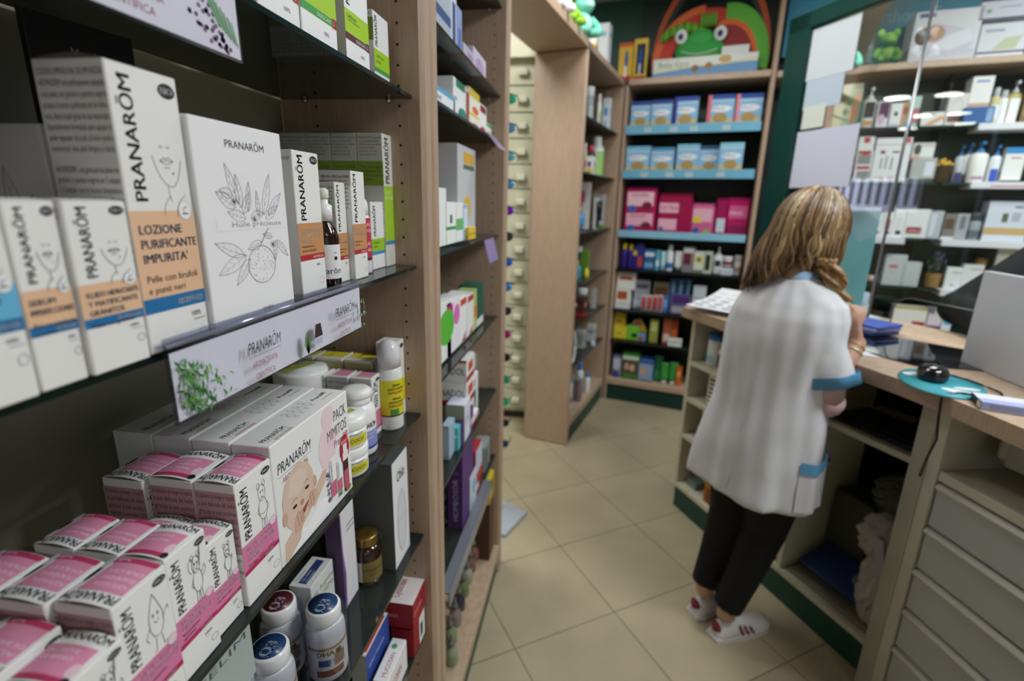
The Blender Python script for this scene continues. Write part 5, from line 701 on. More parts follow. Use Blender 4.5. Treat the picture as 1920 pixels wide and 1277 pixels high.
carton('capsule_carton',.085,.05,.15,'#f0f0f0',cap5('5','#a03028'),greyside(['OLEOCAPS 5']),loc=(-.345,.612,Z1),lab='carton with a dark red square on its green strip, second on the top shelf',cat='carton',grp=G5)
carton('capsule_carton',.075,.05,.145,'#f0f0f0',cap5('6','#6a2c58','#5c1f3a'),[('r',0,0,1,1,'#c8cab8'),('r',0,.6,1,.9,'#8aa03c')]+greyside(['OLEOCAPS 6']),loc=(-.345,.722,Z1),lab='carton with a wine red strip below the lime band on the top shelf',cat='carton',grp=G5)
carton('capsule_carton',.060,.05,.105,'#eeeeee',[('r',0,.25,1,.5,'#a6d024'),('r',0,.19,1,.25,'#3f9e48'),('t','PRANARŌM',.24,.54,.16,'#2a2a30',{'rot':90,'w':.4,'b':.02}),('tl',['CAPSULAS','transito'],.1,.46,.07,'#4c6a1c')],[('r',0,.6,1,.9,'#8aa03c')]+greyside(['OLEOCAPS']),loc=(-.352,.832,Z1),lab='smallest lime banded carton, nearest the divider on the top shelf',cat='carton',grp=G5)
m=MB(); m.box(-.008,0,0,.10,0,.272,BLACK,.001); m.face((0,0,0),(0,1,0),(0,0,1),.10,.272,[('tl',['Membrane','& key set'],.36,.93,.045,'#8c9098',{})]); m.build('black_card',loc=(-.50,.425,1.3840),rot=(0,-.0,-.12),lab='tall black card with faint grey words behind the tall lotion carton',cat='card')
carton('silver_tube_box',.10,.03,.05,'#8a8c84',[('r',0,.3,1,.7,'#a8aa9c')],[],loc=(-.49,.13,1.3835+.0),lab='grey box lying at the back left of the middle shelf',cat='box')
carton('grey_box',.12,.05,.085,'#6a6a66',[('l',[(.2,.2),(.4,.6),(.6,.3)],.001,'#202020')],[],loc=(-.47,.24,1.3835),lab='dark grey box behind the small serum cartons',cat='box')
# label strips hanging on shelf edges (clear holder + printed card)
def strip(y0,y1,z,ops,lab,h=.062,tilt=-.1):
    E_=empty('shelf_label_strip',(-.315,y0,z),0,lab,'label strip','printed shelf label strips'); w=y1-y0
    m=MB(); m.box(0,.0015,0,w,-h,.008,CLEAR); m.box(-.03,.002,0,w,.001,.0022,CLEAR); m.tube([(.003,0,.002),(.003,w,.002)],.0022,mat('#8c8ea6',.12,.3),8); m.build('clear_holder',E_)
    m=MB(); m.box(.0016,.0020,.003,w-.003,-h+.002,-.004,mat('#d4d3e2',.35)); m.face((.0020,.003,-h+.002),(0,1,0),(0,0,1),w-.006,h-.006,ops); m.build('printed_card',E_)
rr=random.Random(2); foliage=[]
for k in range(150):
    x=.012+abs(rr.gauss(.0,.06)); y=rr.uniform(.0,.85-2.6*x if x<.2 else .3); a=rr.uniform(0.2,2.9); s=rr.uniform(.014,.034)
    foliage.append(('p',[(x,y),(x+s*.5*math.cos(a)+.004,y+s*6*math.sin(a)*.6),(x+s*math.cos(a),y+s*6*math.sin(a)),(x+s*.7*math.cos(a)-.004,y+s*4*math.sin(a))],rr.choice(['#3d7a34','#5c9a44','#2c6030','#7ab05c','#48904a'])))
pr=lambda x,w=.125:[('t','PRANARŌM',x,.58,.2,'#26242c',{'w':w,'sh':.12}),('l',[(x,.52),(x+w,.52)],.0004,'#3a3a40'),('t','AROMATERAPIA',x+.012,.33,.11,'#9a4a58',{'w':w*.78,'sh':.1}),('t','CIENTÍFICA',x+.022,.12,.11,'#9a4a58',{'w':w*.6,'sh':.1})]
grass=[]
for k in range(12): a=.4+k*.2; grass.append(('l',[(.535,.1),(.535+.025*math.cos(a),.1+.45*math.sin(a))],.0012,'#3f6a38' if k%2 else '#5a7a4c'))
sp=[]
for k in range(18): sp.append(('e',.965+rr.uniform(-.03,.03),.4+rr.uniform(-.35,.35),.006,.04,rr.choice(['#6a8a68','#8aa488','#b8c4c0'])))
strip(.322,.655,1.387,foliage+pr(.235,.15)+grass+[('p',[(.58,.35),(.635,.35),(.625,.62),(.59,.62)],'#3a2a2e'),('r',.585,.2,.63,.32,'#b8b6cc')]+pr(.735,.15)+sp,'printed strip with herbs and two brand words under the edge of the middle shelf')
lav=[]
for k in range(60):
    t=rr.random(); x=.86+.1*t+rr.uniform(-.02,.02); y=1-.9*t+rr.uniform(-.12,.12)*1
    lav.append(('e',x if k%2 else x-.02,min(.97,max(.04,y if k%3 else y*.4)),.006,.035,'#5c4668' if k%2 else '#76587e'))
for k in range(9): lav.append(('l',[(.88+.012*k,.95-.05*k),(.93+.008*k,.42-.03*k)],.0016,'#5c8a64' if k%2 else '#7aa882'))
strip(.10,.452,1.668,pr(.0,.125)+pr(.60,.2)+lav,'printed strip with lavender under the edge of the top shelf',.055)

# ---- third shelf: pink baby care cartons
def animal(kind,x=.64,y=.66,s=.26,a=.45,c='#3f3f46'):
    o=[];w=.00042; E_=lambda cx,cy,rx,ry:o.append(('o',x+cx*s,y+cy*s*a*1.6,rx*s,ry*s*a*1.6,w,c)); Ln=lambda L:o.append(('l',[(x+p*s,y+q*s*a*1.6) for p,q in L],w,c))
    if kind=='drop': Ln([(0,1.05),(-.25,.7),(-.5,.25),(-.5,-.15),(-.3,-.42),(0,-.5),(.3,-.42),(.5,-.15),(.5,.25),(.25,.7),(0,1.05)]); Ln([(-.2,.1),(0,-.02),(.2,.1)]); E_(-.17,.3,.05,.06); E_(.17,.3,.05,.06); Ln([(-.5,0),(-.85,-.3),(-.7,-.5)]); Ln([(.5,0),(.9,.3),(.95,.1)]); Ln([(-.2,-.5),(-.3,-.95),(-.5,-.98)]); Ln([(.2,-.5),(.3,-.95),(.55,-.9)])
    else:
        E_(0,.5,.38,.36); E_(0,-.2,.45,.48); E_(-.3,.85,.14,.13); E_(.3,.85,.14,.13); E_(-.12,.55,.035,.05); E_(.12,.55,.035,.05); Ln([(-.1,.36),(0,.3),(.1,.36)]); Ln([(-.25,-.6),(-.32,-1.05),(-.1,-1.1),(-.04,-.65)]); Ln([(.25,-.6),(.32,-1.05),(.1,-1.1),(.04,-.65)]); Ln([(-.42,0),(-.6,-.25),(-.45,-.4)])
        if kind=='elephant': Ln([(.05,.4),(.3,.55),(.42,.9),(.52,1.3),(.62,1.28),(.5,.8),(.3,.35)]); E_(-.45,.55,.26,.3); Ln([(.4,0),(.75,.25),(.85,.05),(.5,-.2)])
        elif kind=='hippo': E_(0,.32,.32,.2); Ln([(.4,0),(.62,.1),(.6,-.2)])
        else: Ln([(-.4,-.35),(0,-.45),(.4,-.35)]); Ln([(.4,.0),(.6,-.2),(.5,-.38)])
    return o
ptxt=['El balsamo protege y repara','la piel delicada del bebe','gracias a sus aceites','vegetales y esenciales 100%','puros y naturales.','Modo de empleo: aplicar','en cada cambio de panal.']
def pink(title,sub,an,h=(.26,.50),seed=0,extra='',pc='#d67ba4',dc='#b82a5c',ph=.30):
    y0,y1=h; ts=.047
    return [('p',[(0,y0+.035),(1,y0+.035),(1,y1),(0,y1)],pc),('r',0,y0,1,y0+.038,dc),('t','PRANARŌM',ph,y1+.03,.19,'#1e1e26',{'rot':90,'w':.90-y1,'b':.022})]+BIO(.83,.94,.13,.026)+animal(an,.66,y1+.2)+[('e',.88,y1+.0,.1,.034,'#e8d0dc'),('o',.88,y1,.1,.034,.0003,'#a06080'),('tl',title,.12,y1-.012,ts,'#f4dfe8',{'b':.015}),('tl',sub,.12,y1-.02-ts*len(title),.034,'#4a1830',{'b':.012}),('t','PranaBB',.56,y0+.008,.022,'#f4e0e8',{'b':.02}),('t','100%',.62,y0-.07,.024,'#50505a'),('t','naturales',.62,y0-.09,.008,'#50505a'),('o',.85,y0-.15,.09,.026,.0004,'#70707a')]
def ptop(up,pc='#df8fae',dc='#bb3a66',t=('BALSAMO PARA','LAS ROJECES','DEL PANAL')):
    base=[('r',.22,.12,.92,.95,pc)] if not up else [('r',.05,.12,.7,.95,pc)]
    if up: return [('p',[(.06,.1),(.70,.1),(.70,.98),(.06,.98)],pc),('r',.06,.08,.16,.98,dc),('t','PRANARŌM',.80,.97,.13,'#1e1e26',{'rot':-90,'w':.94,'b':.025}),('e',.3,.14,.12,.09,'#e8c8d4'),('e',.12,.1,.07,.07,'#1e1e26'),('o',.88,.16,.1,.1,.0002,'#808088')]+[('t',L,.55-.13*i,.92,.07,'#f2dce6',{'rot':-90,'w':.6}) for i,L in enumerate(t)]
    return [('p',[(.26,.06),(.97,.06),(.97,.80),(.26,.86)],pc),('r',.86,.04,.97,.86,dc),('t','PRANARŌM',.22,.04,.15,'#1e1e26',{'rot':90,'w':.94,'b':.025}),('e',.62,.93,.2,.05,'#1e1e26'),('e',.86,.93,.14,.07,'#c8c8c8'),('t','PranaBB',.945,.55,.06,'#f2dce6',{'rot':90,'w':.24})]+[('t',L,.42+.14*i,.1,.07,'#f2dce6',{'rot':90,'w':.6}) for i,L in enumerate(t)]
pside=[('r',0,.45,1,.94,'#c49aa2')]+[('tl',ptxt,.05,.95,.062,'#5a3a42')]+[('tl',['Testado bajo control dermatologico','100% natural','Mantener fuera del alcance de los ninos'],.05,.44,.05,'#6a6460',{})]
GP='pink and white baby care cartons'
Z3=1.0855
def pk(y,n,w,d,h,front,up,lab,t=('BALSAMO PARA','LAS ROJECES','DEL PANAL')):
    return carton('baby_care_carton',w,d,h,'#ecebe9',front,pside,ptop(up,t=t),bow=.003,loc=(-.33+n,y,Z3),lab=lab,cat='carton',grp=GP)
pn=pink(['BALSAMO PARA','LAS ROJECES DEL','PANAL'],['Protege, calma y restaura'],'bear')
pk(.392,0,.058,.044,.142,pn,False,'pink banded diaper balm carton with a bear drawing, left of the big baby pack')
pk(.392,-.046,.056,.048,.142,pn,True,'diaper balm carton directly behind the one with the bear drawing')
pk(.388,-.098,.055,.046,.138,pn,False,'rearmost diaper balm carton, third back from the shelf edge')
hp=pink(['SPRAY MASAJE','BIENESTAR DIGESTIVO'],['Una tripa serena'],'hippo')
pk(.352,-.004,.037,.040,.102,hp,True,'low pink banded carton with a hippo drawing between two taller ones',('SPRAY','MASAJE','BIENESTAR'))
pk(.352,-.046,.037,.041,.102,hp,True,'low pink carton standing behind the one with the hippo drawing',('SPRAY','MASAJE','BIENESTAR'))
el=pink(['BALSAMO','RESPIRAZIONE'],['Respirazione','agevolata'],'elephant')
pk(.304,.001,.045,.040,.126,el,True,'pink banded breathing balm carton with an elephant drawing',('BALSAMO','RESPIRAZIONE'))
pk(.303,-.041,.044,.040,.126,el,False,'breathing balm carton directly behind the elephant one',('BALSAMO','RESPIRATORIO'))
pk(.303,-.083,.044,.040,.126,el,False,'rearmost breathing balm carton, third back from the shelf edge',('BALSAMO','RESPIRATORIO'))
al=pink(['ACEITE VEGETAL','DE ALMENDRAS DULCES'],['Bebe y embarazo'],'drop')
AT=('ACEITE VEGETAL','DE ALMENDRAS','DULCES')
pk(.247,.012,.048,.047,.132,al,False,'pink banded almond oil carton with a smiling drop drawing',AT)
pk(.242,-.037,.048,.045,.132,al,False,'almond oil carton directly behind the smiling drop one',AT)
pk(.238,-.084,.048,.045,.132,al,False,'almond oil carton third back from the shelf edge in its row',AT)
pk(.236,-.131,.048,.045,.132,al,False,'rearmost almond oil carton beside the dark back panel',AT)
be=pink(['ACEITE DE BANO'],['Hora del bano'],'elephant')
pk(.203,.019,.042,.042,.112,be,True,'baby care carton at the bottom left corner with its pink top in full view',('ACEITE','DE BANO'))
pk(.197,-.025,.045,.045,.118,be,False,'baby care carton behind the bottom left corner one',('ACEITE','DE BANO'))
pk(.194,-.072,.045,.045,.118,be,False,'baby care carton third back in the nearest visible row',('ACEITE','DE BANO'))
pk(.16,.02,.04,.045,.105,be,True,'nearest baby care carton, cut off by the bottom edge of the photo',('ACEITE','DE BANO'))
pk(.155,-.027,.04,.045,.105,be,False,'baby care carton behind the nearest one at the lower left edge',('ACEITE','DE BANO'))
# gift packs with baby photo
SK='#d9b096'; mm=[('t','PRANARŌM',.05,.745,.085,'#1e1e26',{'w':.38,'sh':.15}),('l',[(.05,.72),(.44,.72)],.0005,'#505058'),('t','AROMATERAPIA',.09,.655,.045,'#a04a5a',{'w':.3,'sh':.1}),('t','CIENTÍFICA',.13,.585,.045,'#a04a5a',{'w':.22,'sh':.1}),
('e',.66,.62,.13,.20,'#ecd2da'),('e',.69,.88,.09,.1,'#ecd2da'),('t','PACK',.77,.80,.10,'#4a4a52',{'w':.19,'b':-.006}),('t','MIMITOS',.66,.66,.10,'#4a4a52',{'w':.30,'b':-.006}),('t','PranaBB',.75,.56,.07,'#a82040',{'w':.22}),
('p',[(.015,.03),(.04,.16),(.14,.20),(.32,.12),(.5,.22),(.62,.18),(.62,.06),(.3,.02)],'#f6f4f6'),
('p',[(.03,.03),(.05,.17),(.2,.24),(.26,.18),(.22,.08),(.06,.0)],'#d9b9a6'),
('p',[(.07,.36),(.06,.50),(.10,.62),(.18,.70),(.28,.72),(.38,.66),(.43,.56),(.45,.44),(.43,.32),(.36,.22),(.26,.17),(.16,.20),(.10,.27)],'#dcbfae'),
('p',[(.12,.52),(.17,.64),(.27,.67),(.36,.6),(.33,.5),(.22,.46)],'#e2cabb'),
('e',.075,.36,.028,.055,'#d0a692'),('e',.45,.44,.022,.055,'#d0a692'),
('p',[(.42,.22),(.58,.34),(.62,.44),(.57,.46),(.47,.38),(.40,.3)],'#d9b9a6'),
('e',.19,.39,.026,.014,'#3a2820'),('e',.345,.455,.026,.014,'#3a2820'),('l',[(.155,.43),(.19,.45),(.225,.445)],.001,'#a07c64'),('l',[(.31,.505),(.345,.52),(.38,.505)],.001,'#a07c64'),('e',.275,.37,.022,.024,'#bc8a70'),('p',[(.22,.30),(.28,.31),(.36,.34),(.3,.265),(.24,.265)],'#8c5448'),
('p',[(.17,.27),(.22,.33),(.27,.31),(.29,.22),(.24,.15),(.17,.17)],'#d2ab97'),('l',[(.2,.3),(.22,.2)],.0007,'#98694f'),('l',[(.235,.31),(.25,.21)],.0007,'#98694f'),('l',[(.265,.3),(.27,.2)],.0007,'#98694f'),
('p',[(.34,.31),(.38,.39),(.44,.38),(.46,.3),(.41,.24),(.35,.25)],'#d2ab97'),('l',[(.37,.36),(.38,.27)],.0007,'#98694f'),('l',[(.4,.37),(.415,.28)],.0007,'#98694f'),
('r',.655,.1,.745,.5,'#f0eef0'),('r',.655,.12,.745,.27,'#c86a84'),('t','PRANARŌM',.69,.28,.025,'#202028',{'rot':90,'w':.2}),('r',.76,.1,.83,.42,'#f0eef0'),('r',.76,.12,.83,.23,'#c86a84'),('t','PRANARŌM',.79,.24,.02,'#202028',{'rot':90,'w':.16}),
('e',.9,.47,.075,.14,'#b81c34'),('t','REGALO',.845,.53,.035,'#f4d8dc',{'w':.11}),('r',.86,.36,.95,.44,'#e8e4e8'),('r',.86,.05,.94,.36,'#4a2420'),('r',.86,.08,.94,.26,'#c05a70'),('r',.87,.44,.93,.52,'#e8e8ec'),('e',.92,.06,.04,.03,'#a8763a')]
rr=random.Random(4)
for k in range(40): mm.append(('e',.625+rr.uniform(-.025,.025),.12+rr.uniform(0,.28),.006,.01,rr.choice(['#6a5a8a','#8878a8','#54487a'])))
for k in range(9): mm.append(('l',[(.79,.07),(.79+.04*math.cos(k*.4),.07+.06*math.sin(k*.4))],.001,'#5a8a50'))
mtop=[('t','PRANARŌM',.06,.22,.14,'#2a2a30',{'w':.3}),('l',[(.06,.18),(.36,.18)],.0004,'#606068'),('t','AROMATERAPIA',.1,.3,.07,'#a86070',{'w':.2}),('t','PranaBB',.72,.6,.1,'#a02040',{'w':.2}),('p',[(.45,.9),(.75,.95),(.75,1),(.45,1)],'#e8ccb8')]
mtop=[('t','PRANARŌM',.05,.25,.17,'#2a2a30',{'w':.24}),('l',[(.06,.2),(.3,.2)],.0004,'#606068'),('t','AROMATERAPIA',.1,.08,.07,'#a86070',{'w':.2}),('t','PranaBB',.74,.5,.13,'#a02040',{'w':.18,'b':.02}),('t','SET DE REGALO',.78,.3,.05,'#70707a',{'w':.16})]
for q in (.46,.53,.60,.67): mtop+=[('o',q,.55,.022,.12,.0004,'#5a5a60'),('o',q,.75,.015,.09,.0004,'#5a5a60'),('l',[(q-.01,.43),(q-.012,.3)],.0004,'#5a5a60'),('l',[(q+.01,.43),(q+.012,.3)],.0004,'#5a5a60')]
for k in range(4):
    carton('baby_gift_pack',.178,.046 if k<3 else .05,.154,'#ecebea',mm,[('t','PranaBB',.3,.1,.22,'#30242a',{'rot':90,'w':.5,'b':.02}),('t','BIENESTAR',.7,.1,.1,'#8a8288',{'rot':90,'w':.5})],mtop,loc=(-.33-.049*k,.451+.001*k,Z3),lab=['big white gift pack with a photo of a laughing baby on its front','second baby gift pack back, showing its white printed top','third baby gift pack back, between two others','rearmost baby gift pack, under the herb printed strip'][k],cat='box',grp='baby gift packs')
# jars, tubs and bottles
JW=mat('#ecebe9',.3)
def cocojar(x,y,z,r,h,lab,open_=False):
    m=MB(); m.lathe([(r*.93,0),(r*.97,.003),(r*.97,h*.66)],JW,seg=36); m.band(r*.97,h*.12,h*.56,-1.5,.2,'#f2f2ee',n=16); m.band(r*.97,h*.14,h*.46,-1.05,.15,'#cfc63a',n=14,eps=.0004); m.band(r*.97,h*.48,h*.54,-1.2,-.95,'#20202a',eps=.0005,n=4); m.wrap('PRANARŌM',r*.97,h*.48,h*.07,-.55,'#30303a',eps=.0006); m.wrap('COCO',r*.97,h*.25,h*.12,-.5,'#4a4a18',eps=.0008)
    o=m.build('cream_jar',loc=(x,y,z),lab=lab,cat='jar',grp='white jars with yellow green labels')
    m=MB(); m.lathe([(r*.99,h*.655),(r,h*.68),(r,h*.95),(r*.95,h)],JW,seg=36,cap=True); m.lathe([(r*.8,h+.0002),(r*.8,h+.0004)],mat('#dfe3df',.3),seg=30); m.face((-r,-r,h+.0004),(0,1,0),(-1,0,0),2*r,2*r,[]); 
    m.add([(-r*.5,-r*.6,h+.0007),(-r*.2,-r*.75,h+.0007),(r*.3,.6*r,h+.0007),(0,.75*r,h+.0007)],[(0,1,2,3)],'#a6a838'); m.ellip((-r*.4,r*.1,h),(r*.14,r*.14,.0008),mat('#c8b040'),10,4); m.build('lid',o)
for k in range(2): cocojar(-.362,.676,Z3+.047*k,.034,.0465,['lower of two stacked small white jars beside the big baby pack','upper of two stacked small white jars beside the big baby pack'][k])
cocojar(-.505,.80,Z3,.047,.12,'wide white tub with a green label on its lid behind the gift packs')
m=MB(); r=.0305; m.lathe([(r*.95,0),(r,.004),(r,.068),(r*.96,.078),(r*.78,.086),(r*.68,.09)],JW,seg=36); m.band(r,.012,.016,-1.9,1.0,'#2c2c90',n=22); m.band(r,.016,.044,-1.9,1.0,'#8890cc',n=22); m.wrap('PRANARŌM',r,.05,.0085,-.6,'#22222a',w=.04,bold=.03); m.wrap('ACEITE ESENCIAL',r,.037,.004,-.6,'#e4e6f4'); m.wrap('LAVANDA',r,.030,.004,-.6,'#e4e6f4')
o=m.build('capsule_bottle',loc=(-.372,.741,Z3),lab='white capsule bottle with a blue violet label and snap lid',cat='bottle')
m=MB(); m.lathe([(r*.74,.088),(r*.76,.092),(r*.76,.099),(r*.7,.1)],JW,seg=30); m.lathe([(r*.82,.1),(r*.84,.103),(r*.83,.108),(r*.7,.113),(r*.4,.1135)],JW,seg=30); m.tube([(r*.75,.012,.098),(r*.98,.016,.1)],.002,JW); m.build('cap',o)
# insect spray can
m=MB(); r=.0235; m.lathe([(r*.95,0),(r,.003),(r,.105),(r*.9,.116),(r*.8,.12)],JW,seg=36); m.band(r,.030,.098,-2.0,1.1,'#d8cc28',n=24); m.band(r,.027,.03,-2.0,1.1,'#2c2c20',n=24); m.band(r,.0305,.042,-1.2,-.5,'#4a8a3c',eps=.0005,n=6)
for zz,tx,cl in ((.086,'SPRAY','#24241c'),(.079,'ANTI MOSQ','#24241c'),(.072,'REPELENTE','#b04020'),(.060,'SPRAY','#24241c'),(.053,'ANTIZANZ','#24241c'),(.046,'REPELENTE','#b04020')): m.wrap(tx,r,zz,.0045,-.62,cl,bold=.03,eps=.0007)
o=m.build('insect_spray',loc=(-.356,.845,Z3),lab='white spray can with a bright yellow label and clear domed cap',cat='spray can')
m=MB(); m.lathe([(r*.92,.12),(r*.92,.142),(r*.8,.156),(r*.55,.166),(r*.15,.170)],mat('#dcdee0',.12),seg=30); m.lathe([(.009,.12),(.009,.158)],JW); m.build('cap',o)
GY='yellow topped cartons at the back'
for k in range(3):
    carton('insect_lotion_carton',.05,.052,.128,'#d3d3c6',[('r',0,.3,1,.7,'#d8cc28'),('t','PRANARŌM',.36,.5,.2,'#2a2a2a',{'rot':90,'w':.46,'b':.02})],[('r',0,.66,1,.96,'#a8a468'),('tl',['LOCION ANTIMOSQUITOS','protege de las picaduras','Aplicar cada 4 horas','sobre la piel','Uso externo'],.06,.62,.06,'#6a6a60')],[('r',.25,.05,.9,.95,'#d8c830'),('r',.86,.05,.97,.95,'#3a3a28'),('tl',['ANTIMOSQUITOS'],.3,.7,.12,'#6a6018')],loc=(-.388-.057*k,.838,Z3),lab=['yellow topped carton behind the spray can, first in the row','middle yellow topped carton of the row of three','rearmost yellow topped carton, darkest in the shade'][k],cat='carton',grp=GY)
carton('insect_spray_carton',.04,.04,.155,'#eceae2',[('r',0,.2,1,.5,'#d8cc28'),('t','PRANARŌM',.4,.55,.25,'#2a2a2a',{'rot':90,'w':.4,'b':.02}),('e',.7,.93,.2,.03,'#202020')],[],loc=(-.352,.872,Z3),lab='white and yellow carton between the spray can and the divider',cat='carton')
for k in range(3):
    carton('spray_carton',.042,.040,.112,'#e6e6e6',[('r',0,.13,1,.42,'#cc7a94'),('r',0,.1,1,.13,'#8c1c38'),('t','PRANARŌM',.55,.48,.4,'#2a2a2a',{'rot':90,'w':.42,'b':.02}),('e',.6,.93,.2,.025,'#202020')],[('tl',['SPRAY PURIFICANTE','aire mas limpio','Vaporizar en la habitacion','varias veces al dia','Uso externo'],.06,.95,.07,'#7a7478')],[('r',.15,.1,.85,.8,'#d88ca2'),('r',.85,.1,.95,.8,'#8c2038')],loc=(-.366-.044*k,.789,Z3),lab=['pale carton with a pink foot between the blue labelled bottle and the spray can','second pale carton with a pink lid, behind the capsule bottle','third pale carton with a mauve lid, farthest from the edge'][k],cat='carton',grp='pale cartons with pink lids')

# ---- fourth shelf (seen through the glass)
Z4=.8025
carton('soap_dispenser_box',.078,.13,.228,'#e4e4e6',[('t','Ohlo',.28,.78,.1,'#5a5a60',{'b':.02,'rot':0,'w':.5}),('o',.52,.38,.3,.3,.0012,'#9a9aa0'),('e',.52,.38,.29,.29,'#d2d4d8'),('l',[(.23,.40),(.81,.43)],.0008,'#9a9aa0')],[('r',0,0,1,1,'#5c5e5c'),('t','Ohlo',.3,.3,.1,'#8a8c8a')],[('r',0,0,1,1,'#55585a'),('t','Ohlo',.3,.55,.16,'#b8babc',{'b':.02})],loc=(-.338,.794,Z4),lab='tall grey and white box with a rounded device outline beside the divider',cat='box')
m=MB(); r=.027; m.lathe([(r*.95,0),(r,.004),(r,.066),(r*.8,.078)],mat('#2a1a12',.1,0,.7),seg=32); m.band(r,.008,.05,-2.4,.8,'#77683c',n=24); m.band(r,.008,.05,-2.4,-1.5,'#d8d4c8',n=8,eps=.0004); m.wrap('VITAMINA',r,.03,.006,-.8,'#3c3420'); m.wrap('D3',r,.02,.006,-.8,'#3c3420')
o=m.build('vitamin_jar',loc=(-.385,.770,Z4),lab='dark brown vitamin jar with a ridged gold lid, seen through the glass shelf',cat='jar')
m=MB(); m.lathe([(r*.8,.078),(r*.84,.08),(r*.8,.083),(r*.84,.086),(r*.8,.089),(r*.84,.093),(r*.78,.097),(r*.3,.0965)],mat('#9a7c44',.3,.8),seg=32); m.build('lid',o)
carton('slimming_carton',.05,.028,.19,'#e2dfe4',[('p',[(0,0),(.12,0),(.2,.35),(.08,.6),(.06,1),(0,1)],'#8a6ca0'),('p',[(0,0),(.06,0),(.12,.35),(.0,.6)],'#5f4a80'),('tl',['complemento','alimenticio'],.4,.85,.05,'#8a8a94')],[('r',0,0,1,1,'#5a4468')],loc=(-.388,.686,Z4),lab='white carton with a curved violet edge, standing behind the navy topped one',cat='carton')
carton('rectal_cream_carton',.07,.037,.108,'#d8d8d6',[('tl',['+L Arginina','GEL CREMA','60 ml'],.1,.9,.14,'#7a8450'),('r',.7,0,1,.2,'#2a4a8c'),('e',.6,.22,.12,.1,'#d8cc38')],[],[('r',.1,.3,.9,.68,'#22386c'),('tl',['GEL CREMA','proctologico'],.16,.66,.16,'#c8ccd8'),('t','Tratamiento',.14,.78,.1,'#5a5a60')],loc=(-.402,.609,Z4),lab='white carton with a navy rectangle on its top, under the glass shelf edge',cat='carton')
carton('supplement_carton',.09,.05,.07,'#a9b0ae',[('t','CELIM',.1,.78,.12,'#4a5a60',{'w':.8})],[],[('t','CELIM',.1,.3,.4,'#4a5a60',{'w':.8})],loc=(-.335,.305,Z4+.195),lab='white carton with grey green capitals just below the pink cartons',cat='carton')
carton('supplement_carton',.09,.07,.09,'#3c3c50',[],[],loc=(-.33,.355,Z4),lab='tall dark indigo box supporting the carton with grey green capitals',cat='box')
carton('supplement_carton',.07,.05,.11,'#cfd2cf',[('e',.5,.5,.3,.3,'#c08a60')],[],[('t','OMEGA',.1,.4,.2,'#70808a')],loc=(-.40,.40,Z4),lab='pale carton near the bottom edge beside the navy capped bottles',cat='carton')
def omega(x,y,tcol,lab,rz=0.,h=.118,cup=True):
    r=.029; m=MB(); W_=mat('#e9e9ea',.25,0,.5,0,.3); m.lathe([(r*.93,0),(r,.004),(r,h*.62),(r*.97,h*.7),(r*.8,h*.78),(r*.7,h*.8)],W_,seg=36)
    m.band(r,h*.08,h*.52,-2.1,.6,'#e8e4e2',n=24); m.band(r,h*.5,h*.54,-2.1,.6,'#a8884a',n=24,eps=.0004); m.band(r,h*.26,h*.36,-1.5,-.9,'#3a5a98',n=6,eps=.0005); m.band(r,h*.1,h*.2,-1.6,-.2,'#8a4a38',n=10,eps=.0005); m.band(r,h*.24,h*.42,-.7,-.1,'#a07862',n=6,eps=.0005); m.band(r,h*.4,h*.48,-.6,-.3,'#4a2c28',n=4,eps=.0007); m.wrap('DHA',r,h*.42,h*.07,-1.1,'#4a3020',bold=.03,eps=.0008); m.wrap('GOLD',r,h*.3,h*.05,-1.1,'#3a5a98',eps=.0009)
    o=m.build('fish_oil_bottle',loc=(x,y,Z4),rz=rz,lab=lab,cat='bottle',grp='white fish oil bottles in clear cups')
    m=MB(); m.lathe([(r*.82,h*.8),(r*.85,h*.82),(r*.85,h*.97),(r*.8,h)],W_,seg=32); m.lathe([(r*.72,h+.0002),(r*.72,h+.0006)],mat(tcol,.3),seg=30); 
    t=MB(); t.face((-r*.4,-r*.6,h+.0006),(0,1,0),(-1,0,0),r,r,[('t','Ω3',.05,-.7,.5,'#c8d4e4',{'b':.03})]); m.add(t.v,t.f,'#c8d4e4'); m.build('cap',o)
    if cup: m=MB(); m.lathe([(r*1.12,.001),(r*1.14,h*.86)],CLEAR,seg=32,cap=False); m.build('clear_cup',o)
omega(-.361,.574,'#22406a','white fish oil bottle with navy disc on its cap, nearest the orange carton')
omega(-.428,.566,'#5a2026','white fish oil bottle with maroon disc on its cap, behind the other two')
omega(-.393,.492,'#22406a','white fish oil bottle with navy disc, cut by the bottom edge of the photo')
# ---- fifth shelf
Z5=.5475
cy=[('r',0,0,1,1,'#9c1c28'),('t','Cysticlean',.08,.4,.2,'#d8a0a0',{'w':.6})]
ct=[('r',0,0,1,1,'#e6dcdc'),('t','Cysticlean',.2,.35,.16,'#b02430',{'w':.7,'b':.02})]
carton('cranberry_carton',.078,.105,.062,'#9c1c28',cy,cy,ct+[('e',.3,.85,.2,.06,'#7a2c2c'),('e',.6,.8,.16,.05,'#6a2424')],loc=(-.323,.836,Z5+.075),lab='red cranberry carton with a white top, upper of the stack by the divider',cat='carton',grp='red cranberry cartons')
carton('cranberry_carton',.07,.05,.07,'#8c1822',[('r',.5,0,1,1,'#e6dede'),('r',.6,.2,.8,.7,'#30303a')],cy,[],loc=(-.323,.836,Z5),lab='red cranberry carton under the upper one, with a pale front panel',cat='carton',grp='red cranberry cartons')
carton('cranberry_carton',.07,.06,.07,'#7c1620',[],cy,[],loc=(-.386,.836,Z5),lab='red cranberry carton deeper in the shelf under the upper one',cat='carton',grp='red cranberry cartons')
